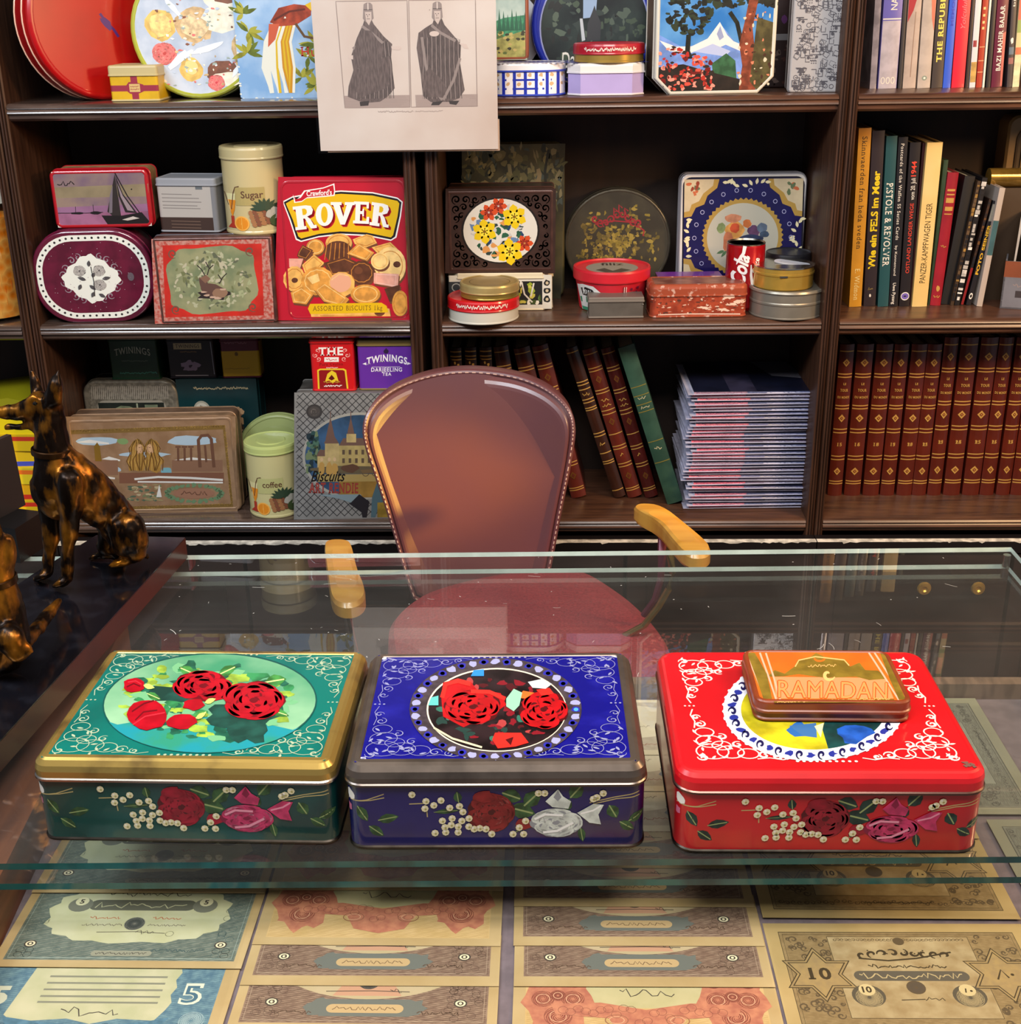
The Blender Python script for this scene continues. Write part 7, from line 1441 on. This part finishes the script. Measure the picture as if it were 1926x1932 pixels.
def dog():
    t = thing('dog_statue', 'bronze statue of a sitting prick eared dog facing left on the black slab', 'statue', (0, 0, 0))
    k = .000606
    def J(x, y, Y, r): return (aty(x, y, Y), r * k)
    f, bk = 1.415, 1.465
    seg = []
    def chain(*js):
        for a, c in zip(js, js[1:]): seg.append((a[0], a[1], c[0], c[1]))
    chain(J(94, 776, f, 27), J(78, 770, f, 27), J(55, 780, f, 20), J(30, 784, f, 16), J(4, 784, f, 13))
    chain(J(66, 758, f - .012, 8), J(45, 768, f - .008, 6)); chain(J(98, 798, f, 25), J(70, 808, f, 11), J(40, 812, f, 7.5), J(14, 812, f, 6))
    chain(J(-2, 780, f, 9), J(-4, 786, f, 8))
    chain(J(74, 754, f + .018, 15), J(67, 728, f + .02, 11), J(59, 702, f + .02, 2.5)); chain(J(68, 752, f + .022, 8), J(64, 728, f + .022, 4))
    chain(J(102, 760, f - .012, 18), J(107, 731, f - .014, 14), J(111, 702, f - .014, 2.5)); chain(J(114, 765, f - .012, 8), J(115, 740, f - .012, 4))
    chain(J(96, 796, f, 28), J(97, 825, f, 31), J(99, 852, f, 33), J(104, 882, f, 40), J(106, 920, f, 46), J(112, 950, f + .005, 40))
    chain(J(118, 870, f, 28), J(150, 905, f + .01, 38), J(190, 950, f + .03, 42), J(222, 990, bk, 42), J(246, 1025, bk, 38))
    chain(J(76, 918, f, 20), J(84, 945, f, 20)); chain(J(150, 940, f + .01, 38), J(190, 970, f + .03, 36))
    chain(J(132, 915, f - .022, 26), J(136, 950, f - .022, 24), J(134, 990, f - .020, 20), J(129, 1030, f - .018, 16), J(127, 1070, f - .016, 13.5), J(127, 1096, f - .015, 12)); chain(J(127, 1098, f - .015, 11), J(116, 1106, f - .016, 10))
    for dy in (-.009, 0, .009): chain(J(120, 1104, f - .015 + dy, 8), J(105, 1110, f - .015 + dy, 6.5))
    chain(J(92, 935, f + .02, 24), J(96, 985, f + .018, 20), J(96, 1030, f + .014, 15.5), J(92, 1065, f + .012, 13), J(90, 1084, f + .010, 12)); chain(J(90, 1086, f + .01, 10.5), J(80, 1093, f + .01, 9.5))
    for dy in (-.009, 0, .009): chain(J(84, 1092, f + .01 + dy, 8), J(68, 1098, f + .01 + dy, 6.5))
    chain(J(243, 1000, bk - .025, 34), J(256, 1025, bk - .025, 29), J(258, 1045, bk - .022, 22)); chain(J(228, 1000, bk - .03, 26), J(232, 1040, bk - .03, 18), J(258, 1052, bk - .02, 15)); chain(J(262, 1052, bk - .015, 14), J(240, 1064, bk - .02, 10), J(222, 1068, bk - .022, 9))
    for dy in (-.007, 0, .007): chain(J(226, 1067, bk - .022 + dy, 6), J(208, 1073, bk - .022 + dy, 5))
    chain(J(215, 1000, bk + .03, 30), J(200, 1035, bk + .03, 20), J(225, 1050, bk + .03, 13), J(190, 1054, bk + .03, 9), J(172, 1058, bk + .03, 7))
    chain(J(262, 1050, bk + .01, 12), J(278, 1056, bk + .02, 7))
    ob = organic('body', seg, BRZ, t)
    lo = min(v.co.z for v in ob.data.vertices); ob.location.z = SZ - lo
    b = B(); c = aty(99, 856, f); ax = (aty(97, 825, f) - c).normalized(); b.T = Matrix.Translation(c) @ ax.to_track_quat('Z', 'Y').to_matrix().to_4x4()
    R2 = 36.5 * k; b.loft([[V((R2 * r_ * math.cos(2 * PI * j / 32), R2 * r_ * math.sin(2 * PI * j / 32), z_)) for j in range(32)] for r_, z_ in ((1.0, -.004), (1.06, -.003), (1.06, .003), (1.0, .004))], M('3a2410', .3, .85, .3, 40), cap0=False, cap1=False)
    o = b.build('collar', t); o.location.z = SZ - lo
    b = B(); e = aty(67, 768, f - .0165)
    b.T = Matrix.Translation(e); b.lathe([(0, -.0026), (.0026, -.001), (.0028, .001), (0, .0026)], M('08080a', .1), 12); o = b.build('eye', t); o.location.z = SZ - lo
    return t
dog()
t = thing('dog_statue', 'bronze dog figure at the left edge of the picture, tail pointing to the first dog', 'statue', (0, 0, 0))
k = .000525; Y2 = 1.20; seg = []
def J(x, y, Y, r): return (aty(x, y, Y), r * k)
def chain(*js):
    for a, c in zip(js, js[1:]): seg.append((a[0], a[1], c[0], c[1]))
chain(J(-12, 1040, Y2, 34), J(-5, 1070, Y2, 34), J(-8, 1110, Y2, 40), J(0, 1160, Y2, 50), J(8, 1210, Y2, 52), J(6, 1240, Y2, 46)); chain(J(-4, 1030, Y2 - .01, 14), J(0, 1012, Y2 - .012, 8), J(-2, 986, Y2 - .012, 1.6)); chain(J(14, 1030, Y2, 14), J(20, 1050, Y2, 16), J(12, 1085, Y2, 16))
chain(J(-30, 1050, Y2, 22), J(-60, 1062, Y2, 14), J(-90, 1062, Y2, 10)); chain(J(20, 1215, Y2 - .03, 32), J(35, 1240, Y2 - .03, 22), J(50, 1236, Y2 - .03, 14), J(58, 1240, Y2 - .03, 8)); chain(J(50, 1222, Y2 + .01, 15), J(72, 1195, Y2 + .05, 15), J(95, 1165, Y2 + .09, 14), J(113, 1143, Y2 + .12, 9))
chain(J(-40, 1150, Y2, 40), J(-70, 1180, Y2, 24), J(-72, 1240, Y2, 14), J(-72, 1270, Y2, 12), J(-90, 1274, Y2, 9)); chain(J(-30, 1170, Y2 + .04, 30), J(-50, 1200, Y2 + .04, 18), J(-48, 1240, Y2 + .04, 12)); chain(J(0, 1250, Y2, 30), J(-20, 1262, Y2, 14), J(-40, 1268, Y2, 9))
ob = organic('body', seg, BRZ, t, .0028, .0014, 4); lo = min(v.co.z for v in ob.data.vertices); ob.location.z = SZ - lo
b = B(); c = aty(-8, 1105, Y2); b.T = Matrix.Translation(c); R2 = 41 * k
b.loft([[V((R2 * r_ * math.cos(2 * PI * j / 32), R2 * r_ * math.sin(2 * PI * j / 32), z_)) for j in range(32)] for r_, z_ in ((1.0, -.004), (1.06, -.003), (1.06, .003), (1.0, .004))], M('3a2410', .3, .85, .3, 40), cap0=False, cap1=False); o = b.build('collar', t); o.location.z = SZ - lo
t = thing('display_box', 'dark grey flat panel propped on a low black box behind the dog', 'box', (0, 0, .8502))
a1, a2 = atz(28, 998, .90), atz(80, 965, .90); q1, q2 = a1 + V((-.17, .05, 0)), a2 + V((-.17, .05, 0))
b = B(); b.prism([(p.x, p.y) for p in (a1, a2, q2, q1)], 0, .0498, BLACK, 'z'); b.build('base_box', t)
p0, p1 = atz(-30, 990, .90), atz(44, 952, .90); d_ = (p1 - p0).normalized(); nn = V((d_.y, -d_.x, 0)) * .004
b = B(); g0 = [p0 - d_ * .10, p1]; vs = []
for zz, back in ((.0498, 0), (.152, .012)):
    for p in (g0[0] + nn, g0[1] + nn, g0[1] - nn, g0[0] - nn): vs.append(V((p.x - nn.x * back * 100, p.y - nn.y * back * 100, zz)))
b.loft([vs[:4], vs[4:]], M('241f20', .35, 0, .1, 10)); b.build('panel', t)

# ================================================================ banknotes
W_, H_ = 212.0, 122.0
def note_canvas(b, w_=W_, h_=H_): c = Canvas(b, (-w_ / 2000, h_ / 1000, .0003), (w_ / 1000, 0, 0), (0, -h_ / 1000, 0), mmq(w_, h_)); c.d = 4e-6; return c
def sheetp(b, col, w_=W_, h_=H_):
    b.prism([(-w_ / 2000, 0), (w_ / 2000, 0), (w_ / 2000, h_ / 1000), (-w_ / 2000, h_ / 1000)], 0, .0003, col, 'z')
def noise_p(h, h2, sc=160): return M(h, .65, 0, 0, sc, h2=h2, lo=.35, hi=.65, detail=5)
def hatch(c, x0, y0, x1, y1, m, st=1.7, wd=.35, amp=.5):
    c.k += 1; y = y0 + .5
    while y < y1:
        n = int((x1 - x0) / 2.2); c.line([(x0 + (x1 - x0) * i / n, y + amp * math.sin(i * 1.1 + y)) for i in range(n + 1)], wd, m, step=False); y += st
def zero(c, x, y, m, dk):
    c.ell(x, y, 5.4, 4.8, dk, 16); c.ell(x, y, 4.2, 3.6, M('d8cfa8', .6), 16); c.ell(x, y, 2.6, 2.4, dk, 14); c.ell(x, y, 1.3, 1.5, M('d8cfa8', .6), 10)
def guil(c, x, y, r, m, n=7, wd=.5):
    c.k += 1
    for i in range(n): curl(c, x, y, r, 2 * PI * i / n, .8, m, wd * 1.6)
    c.ring(x, y, r, r, wd, m, 24)
INK = M('3a342c', .6); IK2 = M('6a6050', .6); PAPC = noise_p('a48c5c', 'b49e70', 14)
def typeA():
    b = B(); sheetp(b, PAPC); c = note_canvas(b); TL = noise_p('62695c', '7a8070'); 
    c.rect(8, 8, W_ - 8, H_ - 9, TL); hatch(c, 9, 9, W_ - 9, H_ - 10, M('344e4a', .6), 1.7, .5); c.line([(11, 11), (W_ - 11, 11), (W_ - 11, H_ - 12), (11, H_ - 12)], .7, M('94a498', .6), True)
    P = []
    for i in range(64):
        a = 2 * PI * i / 64; k = 1 + .035 * math.sin(a * 16); P.append((W_ / 2 + 80 * k * math.copysign(abs(math.cos(a)) ** .75, math.cos(a)), 50 + 40 * k * math.copysign(abs(math.sin(a)) ** .8, math.sin(a))))
    c.poly(P, noise_p('aeae84', 'b8b894', 40)); 
    for i in range(60): c.ring(RND.choice((18, 26, W_ - 18, W_ - 26, RND.uniform(14, W_ - 14))), RND.choice((RND.uniform(12, 108), 100, 106)), 3.5, 3.5, .35, M('3f524f', .6), 10, False)
    bar = rr(96, 15, 7.5, 4); c.poly([(W_ / 2 + x, 38 + y) for x, y in bar], M('57594a', .6)); scrib(c, W_ / 2 - 42, W_ / 2 + 42, 38, 9, M('a8a884', .6), 1.1, 2)
    scrib(c, W_ / 2 - 34, W_ / 2 + 40, 22, 7, INK, .9, 7); scrib(c, 64, 92, 56, 4, M('a8603a', .6), .9, 3); scrib(c, 120, 146, 56, 4, M('a8603a', .6), .9, 4)
    for x in (50, W_ - 50): c.ell(x, 38, 11, 10, M('6a6c5c', .6), 18); c.ell(x, 33, 6, 6, M('c8c49c', .6), 14); c.text('5', x - 2, 36, 4, 6, INK, 0, .03)
    c.ell(W_ / 2, 64, 9, 9, M('6f6f62', .6), 20); guil(c, W_ / 2, 64, 8, M('3a3f3a', .6)); scrib(c, 60, 96, 66, 3, IK2, .7, 5); scrib(c, 118, 152, 66, 3, IK2, .7, 6); c.line([(76, 76), (110, 75), (136, 77)], .7, INK); scrib(c, 110, 128, 76, 6, INK, .6, 9)
    zero(c, 24, 92, None, INK); zero(c, W_ - 24, 92, None, INK); q = rr(52, 7, 3.5, 4); c.poly([(W_ / 2 + x, 104 + y) for x, y in q], M('8a8a74', .6)); scrib(c, W_ / 2 - 22, W_ / 2 + 22, 104, 3, INK, .7, 11); scrib(c, 130, 176, 100, 4, M('3f524f', .6), .9, 12)
    return b
def typeA2():
    b = B(); sheetp(b, PAPC); c = note_canvas(b); TL = noise_p('4a6a7a', '6a8a90')
    c.rect(6, 4, W_ - 12, H_ - 4, TL); hatch(c, 7, 5, W_ - 13, H_ - 5, M('3a5a6a', .6)); P = [(44, 8)] + [(W_ - 50 + 3 * (i % 2), 8 + 9 * i) for i in range(9)] + [(W_ - 56, 92), (126, 90), (106, 96), (86, 90), (44, 94), (34, 86)]
    c.poly(P, noise_p('a8a880', 'b8b490', 40)); c.poly([(34, 88), (60, 93), (106, 99), (150, 93), (W_ - 44, 88), (W_ - 50, 98), (106, 112), (40, 100)], noise_p('3f6272', '52788a'))
    for y in (40, 48, 56, 64, 71): c.line([(56, y), (154, y + .5)], 2.2, M('7a7a66', .6)); 
    scrib(c, 78, 128, 82, 11, INK, 1.0, 3); c.text('5', W_ - 42, 72, 18, 24, M('c8ccb4', .6), 0, .04); c.text('5', 14, 74, 16, 22, M('b8bca4', .6), 0, .04); c.text('5', W_ - 40, 71, 13, 20, M('3f6272', .6))
    for i in range(70): c.ring(RND.uniform(10, W_ - 16), RND.uniform(98, 116), 4, 4, .5, M('2a4656', .6), 10, False)
    for x in (20, W_ - 26): guil(c, x, 92, 10, M('8aa0a0', .6))
    return b
def typeB():
    b = B(); sheetp(b, PAPC); c = note_canvas(b); RDN = noise_p('a0604a', 'b87a5a', 120); c.rect(10, 6, W_ - 10, H_ - 10, noise_p('b49860', 'c4a874', 40)); hatch(c, 11, 76, W_ - 11, H_ - 11, M('a08450', .6)); c.rect(56, 6, W_ - 56, 70, noise_p('a8a274', 'b4ac80', 40))
    for x in (36, W_ - 36):
        P = [(x + 27 * (1 + .14 * math.sin(i * 1.9)) * math.cos(2 * PI * i / 30), 56 + 46 * (1 + .12 * math.sin(i * 1.7)) * math.sin(2 * PI * i / 30)) for i in range(30)]; c.poly(P, RDN)
        for (u, v, r) in ((0, -26, 12), (-12, 4, 9), (12, 4, 9), (0, 24, 11), (0, 0, 6), (-14, -16, 6), (14, -16, 6)): guil(c, x + u, 56 + v, r, M('7a4030', .6), 6, .5); c.ring(x + u, 56 + v, r * .6, r * .6, .7, M('c89a78', .6), 16)
    c.poly([(30, 66), (70, 64), (106, 72), (142, 64), (W_ - 30, 66), (W_ - 34, 78), (136, 82), (128, 100), (106, 106), (84, 100), (76, 82), (34, 78)], RDN)
    for x in (82, 130): c.ring(x, 84, 9, 6, .8, M('8a5a40', .6), 18); c.ring(x, 84, 6, 4, .6, M('c8a07a', .6), 14)
    for i in range(22): c.ring(40 + 6 * i, 74 + RND.uniform(-5, 14 if 8 < i < 16 else 4), 4, 4, .4, M('7a4636', .6), 10, False)
    for y in (18, 27, 36): scrib(c, 70, 146, y, 4, M('7a7458', .6), .6, y)
    scrib(c, 86, 132, 52, 11, INK, .8, 4); scrib(c, 92, 122, 40, 3, INK, .5, 5)
    return b
def typeC():
    b = B(); sheetp(b, PAPC); c = note_canvas(b); BRN = noise_p('7a6250', '8f7862'); c.rect(8, 6, W_ - 8, H_ - 12, BRN); hatch(c, 9, 7, W_ - 9, H_ - 13, M('4f3a2c', .6), 1.7, .5); c.line([(11, 9), (W_ - 11, 9), (W_ - 11, H_ - 15), (11, H_ - 15)], .7, M('a8947a', .6), True)
    P = [(30, 6), (W_ - 30, 6)] + [(106 + 80 * math.cos(a), 34 + 48 * math.sin(a)) for a in (PI * i / 24 for i in range(25))]
    c.poly(P, noise_p('b0a07c', 'a89a70', 30)); c.poly([(86, 62), (106, 56), (126, 62), (134, 78), (78, 78)], M('b48a6c', .6)); c.rect(70, 82, W_ - 70, 102, M('64685f', .6))
    for x in (68, W_ - 68): c.blob(x, 92, 10, 10, M('64685f', .6), 14, .25)
    q = rr(62, 10, 5, 4); c.poly([(W_ / 2 + x, 93 + y) for x, y in q], M('b49a6c', .6)); scrib(c, W_ / 2 - 26, W_ / 2 + 26, 93, 5, M('6a5238', .6), .8, 6)
    c.ell(W_ / 2, 62, 9, 8, M('5f5a50', .6), 20); guil(c, W_ / 2, 62, 8, M('36322c', .6)); scrib(c, 58, 86, 62, 4, M('8a4a3a', .6), .9, 3); scrib(c, 126, 154, 62, 4, M('8a4a3a', .6), .9, 4); c.line([(72, 73), (110, 72), (140, 73)], .8, INK); scrib(c, 124, 134, 72, 5, INK, .7, 3)
    zero(c, 30, 86, None, INK); zero(c, W_ - 30, 86, None, INK); scrib(c, 30, 64, 98, 5, M('54402f', .6), 1, 8); scrib(c, 148, 182, 98, 5, M('54402f', .6), 1, 9)
    for i in range(70): c.ring(RND.choice((RND.uniform(12, 40), RND.uniform(W_ - 40, W_ - 12))), RND.uniform(12, 104), 3.5, 3.5, .35, M('5a4638', .6), 10, False)
    return b
WD_, HD_ = 232.0, 150.0
def star(x, y, r): return [(x + r * (1 if i % 2 == 0 else .58) * math.cos(PI * i / 6 + PI / 6), y + r * (1 if i % 2 == 0 else .58) * math.sin(PI * i / 6 + PI / 6)) for i in range(12)]
def typeD(hue='7a6640', h2='8a764e', ink='33280f'):
    b = B(); sheetp(b, noise_p('9c8652', 'ac9664', 14) if hue[0] != '6' else noise_p('7a7a68', '86866f', 14), WD_, HD_); c = note_canvas(b, WD_, HD_); K = M(ink, .65); K2 = M('4f4128' if hue[0] != '6' else '4a4c44', .65)
    c.rect(12, 12, WD_ - 12, HD_ - 12, noise_p(hue, h2)); hatch(c, 16, 16, WD_ - 16, HD_ - 16, M('6f5c36' if hue[0] != '6' else '56584e', .65), 2.2, .4); c.line([(12, 12), (WD_ - 12, 12), (WD_ - 12, HD_ - 12), (12, HD_ - 12)], 1.0, K, True); c.line([(15, 15), (WD_ - 15, 15), (WD_ - 15, HD_ - 15), (15, HD_ - 15)], .6, K, True)
    c.rect(54, 18, WD_ - 54, HD_ - 32, noise_p('a2926a' if hue[0] != '6' else '8a8e80', h2, 60)); c.line([(54, 18), (WD_ - 54, 18), (WD_ - 54, HD_ - 32), (54, HD_ - 32)], .7, K, True)
    g = random.Random(5)
    for i in range(110):
        x = g.choice((g.uniform(18, 52), g.uniform(WD_ - 52, WD_ - 18))); curl(c, x, g.uniform(18, HD_ - 20), g.uniform(2, 5), g.random() * 6, 1.2, K2, 1.1); c.k += .02
    for i in range(34): curl(c, 20 + i * 5.8, HD_ - 22 + g.uniform(-2, 2), 3, g.random() * 6, 1.2, K2, .7); curl(c, 60 + i * 3.4, 22, 2, g.random() * 6, 1.2, K2, .5)
    for x in (38, WD_ - 38):
        for r in (34, 29): c.poly(star(x, 66, r), K); c.poly(star(x, 66, r - 1.8), noise_p('968050' if hue[0] != '6' else h2, h2))
    c.text('10', 28, 72, 20, 14, K, 0, .03, True); c.line([(WD_ - 44, 72), (WD_ - 38, 60), (WD_ - 34, 70)], 1.6, K); c.ell(WD_ - 30, 66, 1.6, 1.6, K, 8)
    cx = WD_ / 2
    for i in range(9):
        x = cx - 36 + 9 * i; curl(c, x, 42 - 3 * math.sin(i * .4), 5, 1 + i, .8, K, 1.8); 
    c.line([(cx - 40, 46), (cx - 15, 49), (cx + 10, 46), (cx + 42, 38)], 1.8, K); c.dots([(cx - 30 + 8 * i, 36 + (i % 3) * 2) for i in range(9)], .8, K); c.ell(cx, 24, 5, 5, K2, 14)
    scrib(c, cx - 34, cx + 34, 56, 5, K, 1.2, 3); bar = rr(98, 12, 6, 4); c.poly([(cx + x, 68 + y) for x, y in bar], M('4f4a3c', .65)); scrib(c, cx - 44, cx + 44, 68, 8, M('a8986c', .65), 1.2, 4)
    for x in (cx - 42, cx + 42): c.ell(x, 92, 14, 13, M('4a4434', .65), 22); guil(c, x, 94, 11, M('8a7c58', .65), 9, .5); c.ell(x, 85, 7, 7, M('b8a878', .65), 14)
    c.text('10', cx - 46, 88, 8, 7, K, 0, .03); c.line([(cx + 40, 88), (cx + 41, 83)], 1.2, K); c.ell(cx + 45, 86, 1.2, 1.2, K, 8); c.ell(cx, 82, 8, 8, K2, 18); guil(c, cx, 82, 7, M('4a4030', .65)); c.line([(cx - 16, 97), (cx + 4, 96)], .9, K); scrib(c, cx + 4, cx + 20, 96, 5, K, .7, 6); scrib(c, cx - 20, cx + 44, HD_ - 22, 3, K, .8, 6)
    return b
def typeF():
    b = B(); sheetp(b, noise_p('c8bca0', 'd4c8ac', 14)); c = note_canvas(b); c.rect(8, 6, W_ - 8, H_ - 10, noise_p('b4a894', 'a89c88')); c.ell(W_ / 2, 50, 78, 38, noise_p('d0c6ac', 'c8bca4', 30), 40)
    for x in (40, W_ - 40): c.blob(x, 84, 26, 14, M('6f7884', .6), 16, .2)
    scrib(c, W_ / 2 - 20, W_ / 2 + 20, 40, 6, INK, .8, 4)
    scrib(c, 70, 142, 62, 5, IK2, .8, 5); scrib(c, 60, 150, 100, 4, M('8a4a3a', .6), .8, 8); guil(c, W_ / 2, 78, 8, M('4a4a44', .6))
    return b
def note(mesh, x, yb, label, rz, group, z=0.0, tw=.016):
    r = thing('banknote', label, 'banknote', (x, yb, .7645 + .0024 + z), rz, group, rx=-tw)
    if not mesh.name.startswith('wide'): r.scale = (1.045, 1, 1)
    o = bpy.data.objects.new('paper', mesh); S.collection.objects.link(o); o.parent = r
    return r
MESH = {}
for k_, f_ in (('A', typeA), ('A2', typeA2), ('B', typeB), ('C', typeC), ('D', typeD), ('E', lambda: typeD('66685c', '74766a', '33352f')), ('F', typeF)):
    o = f_().build('paper', None, smooth=False); MESH[k_] = o.data; o.data.name = ('wide_' if k_ in 'DE' else '') + 'note_paper'; bpy.data.objects.remove(o)
TXT = {'A': 'teal banknote with scalloped oval', 'A2': 'blue green banknote marked 5', 'B': 'cream banknote with red rosettes', 'C': 'brown banknote with white zeros', 'D': 'tan banknote with stars and 10', 'E': 'grey green banknote with stars', 'F': 'pale cream banknote'}
COLN = ('leftmost column', 'second column', 'middle column', 'fourth column', 'rightmost column')
rown = ('nearest the front', 'second from the front', 'third from the front', 'fourth from the front', 'fifth from the front', 'sixth from the front', 'seventh from the front', 'eighth from the front', 'ninth from the front')
zb_ = .768
cols = [
    (0, [(150, 1975, 'A2'), (205, 1824, 'A'), (262, 1683, 'A'), (0, 1.065, 'A2'), (0, 1.15, 'A'), (0, 1.24, 'C')]),
    (1, [(668, 1950, 'C'), (690, 1858, 'C'), (705, 1782, 'B'), (712, 1678, 'B'), (0, 1.08, 'B'), (0, 1.16, 'C'), (0, 1.235, 'B')]),
    (2, [(1215, 1990, 'B'), (1208, 1860, 'C'), (1202, 1783, 'C'), (1195, 1709, 'C'), (1190, 1636, 'C'), (0, 1.08, 'F'), (0, 1.15, 'F'), (0, 1.22, 'F')]),
    (3, [(1710, 1975, 'D'), (1640, 1731, 'D'), (0, 1.07, 'D')]),
    (4, [])]
colx = (-.378, -.153, .080, .318, .555)
for ci, rows in cols:
    for ri, (px, py, ty) in enumerate(rows):
        yb_ = atz(px, py, zb_).y if py > 10 else py
        x = colx[ci] + CR * 0 - (.008 if ty in 'DE' else 0) + RND.uniform(-.002, .002)
        rz = (.0 if ci not in (4,) else -.02) + RND.uniform(-.006, .006)
        note(MESH[ty], x, yb_, '%s, %s in %s' % (TXT[ty], rown[ri], COLN[ci]), rz, 'old banknotes under the glass')
for (x, y, lb) in ((.507, 1.226, 'grey green banknote turned sideways at the far right end of the notes'), (.594, .985, 'grey green banknote turned sideways, nearer one in rightmost column')): note(MESH['E'], x, y, lb, PI / 2, 'old banknotes under the glass', .0006, 0.0)
for ci in range(5):
    x0 = (-.489, -.266, -.036, .196, .442)[ci]; x1 = (-.270, -.042, .190, .430, .602)[ci]
    b = B(); N = 14; vs = []
    for j in range(N + 1):
        for i in range(N + 1):
            u, v = i / N, j / N; sk = -.045 * v if ci == 0 and i == 0 else 0
            vs.append((x0 + (x1 - x0) * u + sk * 0, .745 + .575 * v, .7705 + .0005 * noise.noise(V((u * 3 + ci * 5, v * 9, 1)))))
    b.add(vs, [(j * (N + 1) + i, j * (N + 1) + i + 1, (j + 1) * (N + 1) + i + 1, (j + 1) * (N + 1) + i) for j in range(N) for i in range(N)], PLASTIC); o = b.build('plastic_sleeve', None)
    tag(o, 'clear plastic sleeve over the %s of banknotes' % COLN[ci], 'sleeve', 'clear sleeves over the banknote columns')
